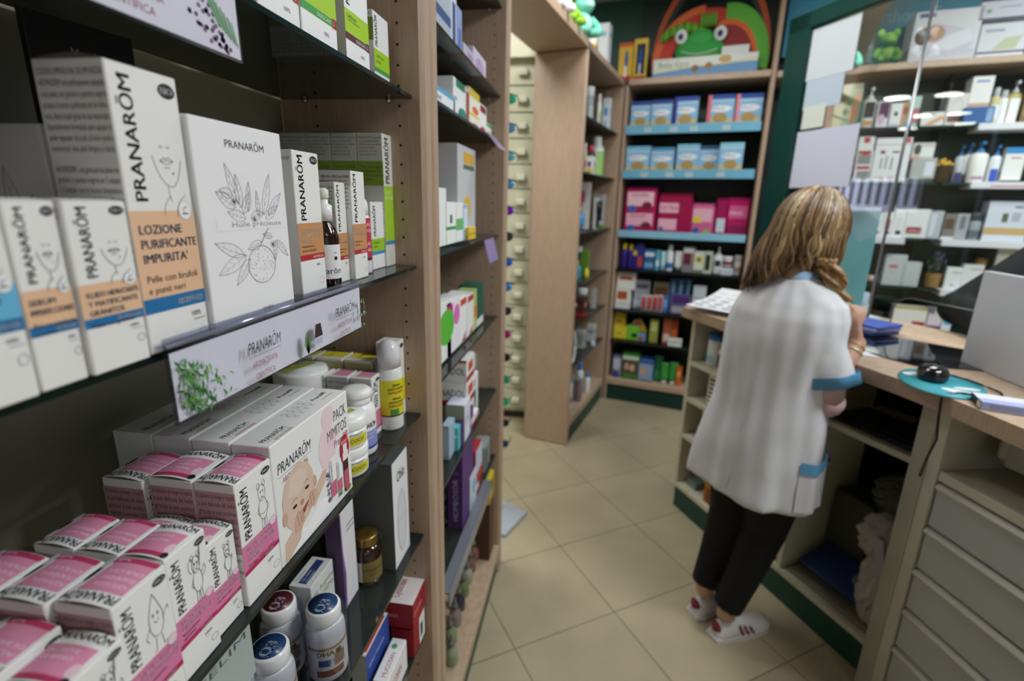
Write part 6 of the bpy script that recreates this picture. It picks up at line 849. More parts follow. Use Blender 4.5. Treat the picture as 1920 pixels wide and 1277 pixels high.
carton('tablet_carton',.108,.030,.124,'#e4e0da',[('r',0,0,1,1,'#3450a0'),('tl',['sabor naranja'],.1,.8,.12,'#c8d0e8')],[('r',.0,.0,1,1,'#b8bab4')],[('r',.08,.1,.92,.8,'#c83a20'),('t','300 comprimidos',.15,.3,.3,'#f0d8c8',{'w':.7,'b':.02}),('e',.12,.5,.04,.12,'#3a3a3a')],loc=(-.372,.714,Z5),lab='carton with an orange red top and blue front, low under two glass shelves',cat='carton')
carton('laxative_carton',.10,.03,.072,'#e4e2e2',[('t','MUCOSAN',.08,.4,.3,'#b0305a',{'w':.6})],[],[('t','MUCOSAN',.1,.3,.3,'#b0305a',{'w':.55}),('e',.8,.6,.06,.2,'#4a9a50')],loc=(-.330,.712,Z5),lab='white carton with pink lettering at the bottom edge, next to the orange topped one',cat='carton')
carton('white_box',.10,.07,.07,'#cfcfcb',[],[('tl',['TISANA','relax'],.1,.8,.2,'#6a8a6a')],[],loc=(-.335+.0,.43,Z5),lab='plain white box low at the bottom edge beneath the fish oil bottles',cat='box')
carton('white_box',.08,.08,.09,'#5a2a30',[],[],[],loc=(-.44,.70,Z5),lab='dark maroon box deep in the lowest glass shelf',cat='box')
# ============================================================ middle unit specials
carton('homeopathy_box',.14,.045,.345,'#4a2a62',[('r',0,0,1,1,'#5c3a78')],[('t','HOMEOSOR',.7,.08,.34,'#b8a8cc',{'rot':90,'w':.4}),('o',.6,.54,.1,.014,.0008,'#b8a8cc'),('r',.3,.75,.7,.9,'#5c3a78')],loc=(-.331,1.285,.549),lab='tall dark violet box standing in the middle unit',cat='box')
carton('pain_relief_carton',.10,.05,.16,'#b03028',[('r',0,0,1,1,'#c03a30'),('r',0,.45,1,1,'#c8cce0'),('r',.1,.05,.5,.2,'#e0e0e0'),('r',.55,.05,.9,.2,'#303030')],[],loc=(-.333,1.47,.549),lab='carton half red half pale blue, leaning right of the violet box',cat='carton')
m=MB(); m.box(-.002,0,0,.09,0,.13,mat('#d4dce6',.5)); m.face((0,0,0),(0,1,0),(0,0,1),.09,.13,[('e',.6,.6,.25,.2,'#8ab8d8'),('e',.3,.25,.2,.15,'#a8c8d8')]); m.build('leaflet',loc=(-.328,1.37,.54),lab='white leaflet with pale blue shapes below the half red carton',cat='leaflet')
carton('grey_leaflet_box',.1,.05,.1,'#8c9694',[('r',.1,.1,.6,.8,'#5a6462')],[],loc=(-.335,1.62,.549),lab='grey box with a dark panel near the end of the middle unit',cat='box')
carton('throat_spray_carton',.08,.05,.355,'#cdbd30',[('r',.2,.82,.7,.95,'#2a3a2a'),('r',0,0,1,.7,'#5e4030'),('r',0,.7,1,.75,'#b0702c')],[('r',0,0,1,.7,'#4c3428')],loc=(-.322,1.665,.141),lab='tall yellow carton on the bottom board near the second divider',cat='carton')
carton('throat_spray_carton',.1,.06,.20,'#d6c42c',[('r',.2,.7,.6,.9,'#2a3a2a'),('r',0,0,1,.12,'#c87a28')],[],loc=(-.44,1.55,.141),lab='shorter yellow carton behind the small bottles',cat='carton')
m=MB(); m.box(-.004,0,1.02,1.56,-.03,.012,mat('#80848f',.2,.3),.001); m.box(-.03,-.004,1.02,1.56,.008,.012,mat('#80848f',.2,.3)); m.build('price_rail',loc=(-.296,0,.545),lab='long silver price rail along the lowest glass shelf of the middle unit',cat='price rail')
m=MB(); m.box(0,.002,0,.14,-.07,.0,mat('#8c84b4',.15,0,.5),.0005); m.build('tag_holder',loc=(-.318,1.50,1.39),rot=(0,-.25,0),lab='violet tinted plastic tag holder on the shelf below the herbal carton',cat='tag holder')
m=MB(); m.box(0,.002,0,.15,-.055,.0,mat('#9a92b8',.15,0,.5),.0005); m.build('tag_holder',loc=(-.318,1.52,1.694),rot=(0,-.7,0),lab='lilac plastic tag tilted outwards below the laxative and vitamin cartons',cat='tag holder')
for k,(x,y,c,lb) in enumerate([(-.345,1.20,'#8a9a78','frosted green dropper bottle, nearest on the bottom board'),(-.368,1.27,'#7e8f6c','sage dropper bottle, second on the bottom board'),(-.372,1.345,'#8a7e74','greyish dropper bottle, third on the bottom board'),(-.376,1.41,'#3c3040','dark plum dropper bottle on the bottom board'),(-.378,1.475,'#6c8050','olive dropper bottle on the bottom board'),(-.38,1.54,'#9a9c8c','pale grey dropper bottle on the bottom board'),(-.382,1.60,'#7c5a50','brown pink dropper bottle on the bottom board'),(-.384,1.665,'#8c5c58','rosy dropper bottle on the bottom board'),(-.386,1.725,'#5a8058','green dropper bottle, farthest on the bottom board')]):
    m=MB(); r=.021; m.lathe([(r*.9,0),(r,.004),(r,.035),(r*.8,.05),(r*.3,.056),(r*.3,.066)],mat(c,.15,0,.6),seg=18); o=m.build('dropper_bottle',loc=(x,y,.1405),lab=lb,cat='bottle',grp='small dropper bottles in a row')
    m=MB(); m.lathe([(r*.42,.062),(r*.42,.078),(r*.22,.08),(r*.2,.1),(r*.1,.104)],mat('#8a8c8a',.2,.5),seg=12); m.build('dropper_cap',o)
for k in range(4):
    m=MB(); r=.03; m.lathe([(r*.9,0),(r,.004),(r,.055),(r*.6,.07)],mat(['#283830','#2c2c34','#303a34','#2a2830'][k],.15,0,.6),seg=18); o=m.build('dark_bottle',loc=(-.40+.02*(k%2),1.33+.08*k,.549),lab=['squat dark green bottle behind the silver rail','squat black bottle behind the silver rail','squat dark bottle third along the silver rail','squat dark plum bottle at the end of the silver rail'][k],cat='bottle') 
    m=MB(); m.lathe([(r*.4,.07),(r*.4,.09)],mat('#c8c8c8',.3),seg=14); m.build('cap',o)
carton('reflection_box',.25,.1,.12,'#202022',[('r',.1,.5,.6,.9,'#d8d8d8')],[],loc=(-.335,1.42,2.095-.0),lab='black and white box at the top of the middle unit',cat='box')  # made-up box takes the place of a dark mirrored reflection
carton('blister_card',.06,.02,.10,'#9cb4c8',[],[('r',.1,.1,.9,.9,'#b4c8d8')],loc=(-.345,1.2,.8235),lab='teal and pale card in front of the red banded stack',cat='carton')
carton('teal_carton',.05,.05,.07,'#58b4b8',[],[('r',.1,.55,.9,.7,'#c8e4e4')],loc=(-.335,1.255,.8235+.0),lab='small teal carton in front of the red banded stack',cat='carton')
carton('violet_white_carton',.07,.055,.115,'#d8d8e6',[('t','gel',.2,.5,.2,'#5a5a9a')],[('r',0,0,1,1,'#a4a48c')],loc=(-.33,1.31,.8235),lab='pale carton with an olive side in front of the red banded stack',cat='carton')
for row in ITEMS: product(row)
# ============================================================ on top of the units
# large baby activity toy: arched rainbow tent with frog face, in a clear fronted tray
AT_=empty('activity_toy',FD.at(.10,-.06,2.333),FD.a,'big arched red and green baby activity toy with a smiling green frog face','toy')
def arc(cx,cz,rx,rz,a0,a1,n=20): return [(cx+rx*math.cos(math.radians(a0+(a1-a0)*i/n)),cz+rz*math.sin(math.radians(a0+(a1-a0)*i/n))) for i in range(n+1)]
def band2(m,y,th,cx,cz,ro,ri,asp,a0,a1,c):
    A_=arc(cx,cz,ro,ro*asp,a0,a1);B_=arc(cx,cz,ri,ri*asp,a0,a1); n=len(A_)
    vs=[(y,a,b) for a,b in A_]+[(y,a,b) for a,b in B_]+[(y-th,a,b) for a,b in A_]+[(y-th,a,b) for a,b in B_]; fs=[]
    for i in range(n-1): fs+= [(i,i+1,n+i+1,n+i),(2*n+i,3*n+i,3*n+i+1,2*n+i+1),(i,2*n+i,2*n+i+1,i+1),(n+i,n+i+1,3*n+i+1,3*n+i)]
    m.add(vs,fs,c)
m=MB(); m.box(-.06,-.05,0,.70,0,.30,'#1c2a20'); band2(m,-.03,.02,.36,.10,.365,.335,1.45,-5,185,mat('#b04a20')); band2(m,-.034,.02,.36,.10,.335,.31,1.45,-5,185,mat('#1a2820')); band2(m,-.026,.03,.34,.08,.325,.22,1.0,20,180,mat('#c4301e')); band2(m,-.02,.03,.34,.08,.345,.30,1.0,95,178,mat('#d8642a')); band2(m,-.018,.03,.46,.08,.26,.19,1.3,-10,95,mat('#5cae34')); band2(m,-.016,.03,.46,.08,.19,.165,1.3,-10,110,mat('#d8622a')); band2(m,-.014,.03,.46,.08,.165,.0,1.3,-10,140,mat('#8c1c1c')); m.build('padded_arches',AT_)
m=MB(); m.ellip((0,.30,.15),(.03,.155,.10),mat('#2f9c44',.6)); m.ellip((.0,.30,.22),(.03,.09,.06),mat('#3aa84c',.6)); 
for k in range(14): m.ellip((-.01,.06+.022*k,.25+.05*math.sin(k*.25)),(.02,.014,.035),mat('#7cb83c' if k%2 else '#5a9a2c'),8,6)
for k in range(5): m.ellip((.0,.3+.02*k,.33),(.02,.01,.045),mat('#6cb040'),8,6)
m.build('frog_face',AT_)
for y in (.18,.42):
    m=MB(); m.ellip((.02,y,.24),(.02,.04,.045),mat('#e8ece8',.3)); m.ellip((.036,y,.235),(.01,.018,.02),mat('#203070',.2)); m.build('eye',AT_)
m=MB(); m.tube([(.032,.19,.15),(.036,.25,.13),(.037,.30,.127),(.036,.35,.13),(.032,.41,.15)],.003,mat('#e8f0e0')); m.build('mouth',AT_)
m=MB(); m.box(.03,.05,.02,.66,0,.11,mat('#d4d6d2',.3),.003); m.face((.05,.02,0),(0,1,0),(0,0,1),.64,.11,[('p',[(0,0),(1,0),(1,.55),(.5,.5),(0,.2)],'#6c98c4'),('l',[(0,.35),(.3,.45),(.7,.5),(1,.7)],.006,'#d8cc50'),('e',.42,.35,.035,.2,'#8a6a48'),('e',.55,.45,.035,.2,'#a07850'),('e',.7,.75,.06,.2,'#c8a868'),('t','Baby Gym',.06,.5,.3,'#7a9a50')]); m.box(.02,.03,.44,.6,.1,.16,mat('#d8dad8',.4)); m.build('front_tray',AT_)
# plush toys on the lintel
def plush(loc,rz,s,c,c2,name,lab,spots=False):
    o=empty(name,loc,rz,lab,'plush toy','plush toys on the wooden ledge'); C=mat(c,.95,0,.1); D_=mat(c2,.95,0,.1)
    m=MB(); m.ellip((0,0,.055*s),(.04*s,.045*s,.055*s),C); m.ellip((.03*s,0,.05*s),(.02*s,.03*s,.035*s),D_)
    if spots:
        for k in range(4): m.lathe([(.041*s,-.004),(.0425*s,0),(.041*s,.004)],D_,(0,0,.03*s+.02*s*k),cap=False)
    m.build('body',o)
    m=MB(); m.ellip((.01*s,0,.13*s),(.042*s,.045*s,.04*s),C); m.ellip((.045*s,0,.12*s),(.02*s,.024*s,.018*s),D_); m.ellip((.04*s,.018*s,.145*s),(.006*s,.006*s,.006*s),BLACK,8,6); m.ellip((.04*s,-.018*s,.145*s),(.006*s,.006*s,.006*s),BLACK,8,6); m.build('head',o)
    for sy in (-1,1):
        m=MB(); m.ellip((0,sy*.04*s,.17*s),(.01*s,.02*s,.022*s),C); m.build('ear',o)
        m=MB(); m.tube([(.01*s,sy*.04*s,.08*s),(.03*s,sy*.06*s,.05*s),(.04*s,sy*.065*s,.03*s)],[.016*s,.017*s,.014*s],C); m.build('arm',o)
        m=MB(); m.tube([(.01*s,sy*.03*s,.02*s),(.05*s,sy*.04*s,.016*s),(.075*s,sy*.045*s,.018*s)],[.02*s,.02*s,.019*s],C); m.build('leg',o)
tp=FC.a
plush(FC.at(-.03,-.035,2.336),tp-.6,1.15,'#7cd0b8','#a8d8cc','plush_hippo','mint green plush animal slumped on the edge above the passage')
plush(FC.at(-.24,-.05,2.336),tp-.3,1.0,'#8ab83c','#a4cc50','plush_frog','lime green plush toy behind the mint green one')
plush(FC.at(-.42,-.04,2.336),tp-.3,.9,'#dcdcdc','#1c1c1c','plush_zebra','black and white striped plush toy above the passage',True)
# teal banner with word on the upper shelf
m=MB(); m.box(0,.015,0,.62,0,.55,mat('#3b8ea8',.5)); m.face((.015,0,0),(0,1,0),(0,0,1),.62,.55,[('t','orthopedia',.16,.5,.13,'#9cc4d2',{'b':.02,'w':.6}),('r',.2,.40,.7,.41,'#7ab0c4')]); m.build('banner',loc=FD.at(1.27,-.27,2.324),rz=FD.a,lab='teal banner with pale lettering standing on the upper wooden shelf',cat='banner')
m=MB(); m.box(0,.02,0,.36,0,.42,mat('#4a9ec0',.5)); m.build('banner',loc=FD.at(.90,-.25,2.45),rz=FD.a,lab='plain sky blue panel above the dark green screen frame',cat='banner')
o=empty('toothbrush_holder',FD.at(1.33,-.08,2.324),FD.a,'clear and navy dispenser bag hanging beside the teal banner','dispenser')
m=MB(); m.loft([[(.03*math.cos(a*.5236)*(1-.3*z),.05*math.sin(a*.5236)*(1-.2*z),.02+z*.26) for a in range(12)] for z in (0,.3,.7,1)],mat('#9cc4c8',.15,0,.6)); m.build('bag',o)
m=MB(); m.tube([(0,-.05,.10),(0,-.055,.2),(0,-.02,.34)],[.014,.018,.012],mat('#28368c',.3)); m.ellip((0,0,.36),(.02,.05,.018),mat('#202c6c',.3)); m.build('strap',o)

# ============================================================ counter
TOP=1.045
CT=empty('sales_counter',(0,0,0),0,'curved beech topped counter with cream shelves and drawers','counter')
front=[(.441,2.444),(.552,2.215),(.69,1.92),(.824,1.632),(.88,1.50),(.925,1.367),(.957,1.22),(1.12,.50)]
outer=[(1.98,.62),(1.72,1.45),(1.60,1.80),(1.421,2.21),(1.297,2.42),(1.0,2.98)]
m=MB(); m.prism(front+outer,TOP-.045,TOP,WOOD,WOODH); m.build('worktop',CT)
m=MB(); m.prism([(.90,1.86),(.958,1.71),(1.0,1.65),(1.127,1.644),(1.42,1.60),(1.50,1.66),(1.29,1.89),(1.12,2.04),(1.03,2.2),(.95,2.20)],TOP,TOP+.004,mat('#0c1012',.04,0,.9)); m.build('black_glass_inlay',CT)
def L_(u,n,z): return FL.at(u,n,z)
LB=empty('counter_shelves',FL.at(0,0,0),FL.a,'cream shelf module of the counter beside the assistant','cabinet','cream counter cabinets')
m=MB(); m.box(-.32,0,0,.022,.125,.999,CREAM,.001); 
for k in range(16):
    m.lathe([(.0024,0),(.0024,.0002)],mat('#3a3630',.9),(-.05,.0222,.3+k*.04),8,ax=Matrix.Rotation(-math.pi/2,3,'X'))
m.build('side_panel',LB)
m=MB(); m.box(-.32,0,.66,.682,.125,.999,CREAM,.001); m.build('divider',LB)
m=MB(); m.box(-.32,-.305,.022,.66,.12,.999,mat('#b9b5a4')); m.build('back_panel',LB)
for z in (.79,.607,.413):
    m=MB(); m.box(-.305,0,.022,.66,z-.02,z,CREAM,.001); m.build('shelf',LB)
m=MB(); m.box(-.32,.004,0,.681,.12,.142,CREAM,.001); m.build('bottom_board',LB)
m=MB(); m.box(-.30,-.012,0,.681,0,.12,GREENP); m.build('plinth',LB)
KS=empty('knee_space',FL.at(0,0,0),FL.a,'dark open knee space of the counter with keyboard tray','cabinet','cream counter cabinets')
m=MB(); m.box(-.45,-.44,.60,1.17,.0,.999,mat('#090b0c',.7)); m.box(-.45,-.325,.683,.69,.142,.999,mat('#090b0c',.7)); m.build('back_panel',KS)  # panels coloured near black to give the deep shade under the worktop
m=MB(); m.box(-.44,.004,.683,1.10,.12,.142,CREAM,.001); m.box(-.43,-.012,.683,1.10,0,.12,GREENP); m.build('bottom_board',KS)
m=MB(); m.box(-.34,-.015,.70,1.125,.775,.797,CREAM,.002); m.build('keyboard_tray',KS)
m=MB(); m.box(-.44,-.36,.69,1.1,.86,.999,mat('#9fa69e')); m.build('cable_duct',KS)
# drawer cabinet
DC=empty('drawer_cabinet',FR.at(0,0,0),FR.a,'cream drawer cabinet at the right edge of the photo','cabinet','cream counter cabinets')
m=MB(); m.box(-.42,0,-.035,-.002,0,.999,CREAM,.001); m.box(-.10,.003,-.085,-.036,0,.999,ramp_mat('darker_cream','#a8a48e','#b8b4a0',6,.45),.002); m.build('side_panel',DC)  # post strip in a darker cream than the side panel
m=MB(); m.box(-.42,-.004,0,.9,.802,.828,CREAM,.001); m.build('shelf',DC)
m=MB(); m.box(-.42,-.40,0,.9,.08,.999,mat('#26221e')); m.build('back_panel',DC)
m=MB(); m.box(-.40,-.03,0,.9,0,.05,GREENP); m.build('plinth',DC)
for k in range(6):
    z1=.797-.1365*k; z0=z1-.131
    if z0<0.0: z0=.06
    m=MB(); m.box(-.39,-.006,.004,.9,z0,z1-.022,mat('#babcbc',.5),.001); d=m.build('drawer',DC)
    m=MB(); m.loft([[(-.03,y,z1),(-.002,y,z1-.006),(.004,y,z1-.014),(-.006,y,z1-.026),(-.03,y,z1-.022)] for y in (.004,.9)],mat('#cfccc0',.35),smooth=False); m.build('grip_edge',d)
# things on/in the shelves of the counter
tub=empty('wipes_tub',L_(.10,-.07,.791),FL.a,'white wipes tub with a blue lid on the top counter shelf','tub')
m=MB(); m.lathe([(.036,0),(.038,.003),(.038,.12),(.035,.125)],mat('#e4e8ec',.35)); m.band(.038,.02,.05,-1.2,.6,'#a8c8e0'); m.build('body',tub)
m=MB(); m.lathe([(.039,.122),(.04,.125),(.04,.14),(.036,.146)],mat('#2f74b8',.35)); m.build('lid',tub)
vessel('can','lotion_bottle',.04,.125,['#e6e6e4',[('r',0,.1,1,.85,'#3a3436')],'#ececec'],loc=L_(.175,-.045,.791),rz=FL.a,lab='slim white bottle with a dark label beside the wipes tub',cat='bottle')
carton('red_carton',.06,.08,.13,'#8c3428',[('r',.1,.2,.9,.5,'#d8c8b8')],[],[],loc=L_(.215,-.03,.791),rz=FL.a,lab='rust red carton right of the slim white bottle on the counter shelf',cat='carton')
carton('blue_folder_box',.05,.2,.12,'#3a4248',[],[],[],loc=L_(.32,-.05,.791),rz=FL.a,lab='dark grey box hidden behind the assistant on the top counter shelf',cat='box')
def basket(loc,rz,w,d,h,c,lab,holes=4,rows=6):
    o=empty('plastic_basket',loc,rz,lab,'basket'); m=MB(); C=mat(c,.45); D_=mat(darker(c,.25),.8)
    for (a,b) in (((-d,0),(0,.004)),((-d,0),(w-.004,w)),((-.004,0),(0,w)),((-d,-d+.004),(0,w))): m.box(a[0],a[1],b[0],b[1],0,h,C,.001)
    m.box(-d,0,0,w,0,.004,C); m.box(-d-.004,.004,-.004,w+.004,h-.008,h,C,.002); m.build('tray',o)
    m=MB(); dz=(h-.03)/rows
    for r in range(rows):
        for k in range(holes):
            y=.012+(w-.024)*k/holes; m.box(.0002,.0006,y,y+(w-.024)/holes*.75,.012+r*dz,.012+r*dz+dz*.5,D_)
            x=-d+.012+(d-.024)*k/holes; m.box(x,x+(d-.024)/holes*.75,-.0006,-.0002,.012+r*dz,.012+r*dz+dz*.5,D_)
    m.build('slots',o,kind='stuff'); return o
basket(L_(.11,-.04,.608),FL.a,.24,.22,.155,'#dedcd2','white slotted plastic basket on the second counter shelf')
basket(L_(.14,-.03,.414),FL.a,.26,.22,.14,'#c87a30','orange brown slotted basket on the third counter shelf',5,5)
carton('small_carton',.18,.1,.04,'#d8d4cc',[],[],[],loc=L_(.13,-.012,.572-.018),rz=FL.a,lab='white lid of papers resting on the orange brown basket',cat='box')
basket(L_(.20,-.02,.143),FL.a,.34,.22,.10,'#b8742c','amber coloured slotted basket on the lowest counter board',6,4)
carton('small_carton',.07,.06,.035,'#6c7c74',[('r',.1,.2,.9,.6,'#8a9a92')],[],[],loc=L_(.05,-.04,.143),rz=FL.a,lab='small grey green carton at the left end of the lowest counter board',cat='carton')
# papers on the worktop end
m=MB()
for k in range(9): 
    a=.25+.03*k; x0,y0=.60+.003*k,2.44-.002*k
    m.box(-.105,.105,-.148,.148,k*.0012,k*.0012+.001,mat('#e2e2e6'))
o=m.build('paper_stack',loc=(.67,2.50,TOP+.001),rz=.5,lab='loose stack of paper on the far end of the counter',cat='paper')
m=MB(); n=8; vs=[];fs=[]
for i in range(n+1):
    for j in (0,1): t=i/n; vs.append((-.11+.22*j,-.15+.30*t,.012+.05*t*t))
for i in range(n): fs.append((2*i,2*i+1,2*i+3,2*i+2))
m.add(vs,fs,'#eef0f4',True); m.add([(a,b,c-.0012) for a,b,c in vs],fs,'#e4e6ea',True)
for r in range(5):
    for c in range(3):
        t=.12+.17*r; z=.012+.05*t*t+.0012; m.add([(-.09+.065*c,-.15+.3*t,z),(-.05+.065*c,-.15+.3*t,z),(-.05+.065*c,-.15+.3*(t+.08),z+.003),(-.09+.065*c,-.15+.3*(t+.08),z+.003)],[(0,1,2,3)],['#9aa4b0','#a8b4a8','#b0a8b8'][(r+c)%3])
m.build('printed_sheet',loc=(.62,2.40,TOP+.014),rz=-.75,lab='white sheet printed with rows of small pictures curling up on the counter',cat='paper')
m=MB(); m.ellip((0,0,.03),(.09,.05,.03),mat('#4f7a66',.5)); m.ellip((.03,.03,.04),(.05,.04,.02),mat('#6c8c78',.5)); m.build('green_pouch',loc=(.72,2.30,TOP+.0),rz=-1.1,lab='crumpled sage green pouch under the printed sheet',cat='pouch')
# glass screen with dark green frame
GA=math.radians(115); GD=Vector((-math.cos(GA),-math.sin(GA),0)); G0=Vector((1.2,2.19,0)); GR=math.atan2(GD.y,GD.x)
SC=empty('counter_screen',tuple(G0),GR,'glass counter screen in a dark green frame with papers taped on it','screen')
GF=mat('#123a34',.25,0,.5)
m=MB(); m.box(-.765,-.632,-.02,.02,TOP,2.365,GF,.006); m.box(-.765,1.35,-.02,.02,2.29,2.365,GF,.006); m.build('frame',SC)
m=MB(); 
hole=[(0,TOP),(0,TOP+.09),(.012,TOP+.115),(.035,TOP+.13),(.06,TOP+.135),(.55,TOP+.125),(.58,TOP+.10),(.59,TOP)]
pl=[(-.632,TOP),(-.632,2.29),(1.3,2.29),(1.3,TOP)]+hole[::-1]
m.add([(x,-.0,z) for x,z in pl],[tuple(range(len(pl)))],PANE); m.build('glass_pane',SC)
m=MB(); m.tube([(x,0,z) for x,z in hole],.0022,mat('#5a6a66',.2,.3),6); m.build('cutout_edge',SC)
m=MB(); m.tube([(-.095,-.004,TOP),(-.095,-.004,2.29)],.0055,mat('#9a9c9c',.3,.8),8); m.build('glazing_bar',SC)
def sheet(x0,x1,z0,z1,c,lab,ops=(),skew=0,y=-.003):
    m=MB(); m.add([(x0,y,z0+skew),(x1,y,z0),(x1+skew*0,y,z1),(x0,y,z1-skew)],[(0,1,2,3)],c); m.add([(x0,y+.0006,z0+skew),(x1,y+.0006,z0),(x1,y+.0006,z1),(x0,y+.0006,z1-skew)],[(3,2,1,0)],c)
    m.face((x0,y-.0002,z0),(1,0,0),(0,0,1),x1-x0,z1-z0,ops); m.build('paper_sheet',loc=tuple(G0),rz=GR,lab=lab,cat='paper',grp='papers taped to the glass screen')
sheet(-.628,-.385,2.07,2.285,'#c8ced4','top sheet of paper taped inside the corner of the green frame')
sheet(-.62,-.42,1.945,2.075,'#b4c2d0','blue grey sheet below the top paper in the frame corner',y=-.002)
sheet(-.612,-.49,1.862,1.96,'#cfd4ca','small cream sheet low in the frame corner, left of the foot pictures')
sheet(-.626,-.30,1.60,1.852,'#c6c8da','large sheet with a faint round stamp just above the hair of the assistant',[('o',.83,.88,.09,.11,.0008,'#b4b0cc')])
# teal poster on a stand behind the assistant
m=MB(); m.box(-.30,.0,0,.004,0,.47,mat('#74bccb',.4),.001); m.box(-.28,-.02,-.03,.05,0,.006,mat('#3c8494'),.001); m.face((-.30,0,0),(1,0,0),(0,0,1),.30,.47,[('p',[(.35,1),(1,1),(1,.75),(.75,.68),(.6,.8)],'#9cc4d8'),('p',[(.7,1),(1,1),(1,.88)],'#c4dcec')]); m.build('teal_poster',loc=(1.20,2.43,TOP+.001),rz=GR,lab='teal poster card standing on the counter behind the hair of the assistant',cat='poster')
# small stuff near the hand
carton('medicine_carton',.10,.07,.05,'#dce2e8',[('r',.1,.2,.5,.7,'#7ca070')],[],[],loc=(1.155,2.545,TOP+.0),rz=GR-math.pi/2,lab='small white and blue carton beyond the raised hand',cat='carton')
carton('medicine_carton',.08,.06,.05,'#c4d8ea',[('e',.5,.5,.3,.3,'#5c8a4a')],[],[],loc=(1.16,2.52,TOP+.051),rz=GR-math.pi/2,lab='pale blue carton stacked on the small white one beyond the hand',cat='carton')
m=MB(); m.box(-.11,.11,-.07,.07,0,.012,mat('#c8b8bc')); m.box(-.10,.10,-.06,.06,.012,.02,mat('#d0d4d8')); m.box(-.1,.1,-.062,-.06,.002,.012,'#c04a50'); m.build('leaflet_pile',loc=(1.135,2.385,TOP+.001),rz=GR,lab='pile of red and white leaflets behind the blue folders',cat='leaflets')
for k in range(3):
    m=MB(); m.box(-.10,.10,-.07,.07,0,.012,mat(['#2c3878','#8088a8','#4a68c8'][k],.4),.002); m.build('blue_folder',loc=(1.065+.004*k,2.125,TOP+.0055+.0125*k),rz=GR+.06*k,lab=['navy folder at the bottom of the pile beside the hand','grey blue folder in the middle of the pile beside the hand','bright blue folder on top of the pile beside the hand'][k],cat='folder',grp='blue folders on the counter')
m=MB(); m.add([(0,0,0),(.15,-.02,0),(.10,.09,0),(.01,.08,0)],[(0,1,2,3)],'#dfe3ea'); m.add([(.0,0,-.0008),(.15,-.02,-.0008),(.10,.09,-.0008),(.01,.08,-.0008)],[(3,2,1,0)],'#dfe3ea'); m.add([(.01,.01,.0004),(.07,.003,.0004),(.05,.06,.0004),(.012,.05,.0004)],[(0,1,2,3)],'#3c74d0'); m.build('blue_leaflet',loc=(.80,1.78,TOP+.002),rz=-.3,lab='folded leaflet with a blue patch lying beside the sleeve',cat='leaflet')
# mouse, mouse pad
m=MB(); m.lathe([(.13,0),(.13,.003)],mat('#3fa6b4',.5),seg=48,ell=.72); 
for cx,cy,rx,ry,a in ((-.045,.052,.036,.02,.3),(.03,-.070,.042,.018,-.35),(.05,-.03,.03,.012,.2)):
    q=[(cx+rx*math.cos(t*.3142)*math.cos(a)-ry*math.sin(t*.3142)*math.sin(a),cy+rx*math.cos(t*.3142)*math.sin(a)+ry*math.sin(t*.3142)*math.cos(a),.0034) for t in range(20)]; m.add(q,[tuple(range(20))],'#dfe6e8')
m.build('mouse_pad',loc=(.972,1.485,TOP+.001),rz=-.35,lab='round turquoise mouse pad with white shapes on the worktop',cat='mouse pad')
ms=empty('computer_mouse',(.962,1.508,TOP+.0045),-.5,'glossy black computer mouse on the turquoise pad','computer mouse')
m=MB(); BG=mat('#08080a',.12,0,.7); m.lathe([(.040,0),(.045,.006),(.046,.018),(.043,.030),(.032,.038),(.012,.0405),(.002,.041)],BG,seg=30,ell=.8); m.build('body',ms)
m=MB(); m.box(-.006,.006,-.01,.014,.037,.0425,mat('#2a2a2c',.3),.002); m.build('wheel',ms)
m=MB(); m.tube([(.998,1.525,TOP+.02),(1.045,1.50,TOP+.012),(1.068,1.46,TOP+.008),(1.075,1.42,TOP+.006),(1.055,1.385,TOP+.007),(1.01,1.378,TOP+.007),(.965,1.395,TOP+.007),(.933,1.39,TOP+.004),(.918,1.385,TOP-.01),(.92,1.38,TOP-.06),(.925,1.375,TOP-.12),(.92,1.385,TOP-.18),(.925,1.40,TOP-.24),(.95,1.44,TOP-.25)],.0032,BG,8); m.build('mouse_cable',loc=(0,0,0),lab='black mouse cable hanging over the counter edge',cat='cable')
# grey upright panel and pill box
m=MB(); m.box(0,.02,-.62,0,0,.288,mat('#c3c6cc',.5),.002); m.box(.02,.09,-.5,-.1,0,.02,mat('#84888e')); m.build('upright_divider',loc=(1.175,1.735,TOP+.001),rz=.02,lab='plain light grey upright panel standing on the worktop at the right edge',cat='panel')
carton('pill_carton',.10,.075,.020,'#a9b4dc',[('r',.15,.2,.9,.8,'#8e98c4')],[('r',0,0,1,1,'#1c1814'),('r',.62,.1,.98,.85,'#c8b8a4')],[('r',0,0,1,.42,'#a8b2e4'),('r',0,.42,1,1,'#d9dce4'),('r',.1,.32,.5,.36,'#c08a90')],loc=(.945,1.293,TOP+.001),rz=4.39,lab='flat white and lilac pill carton on the worktop near the right edge',cat='carton')
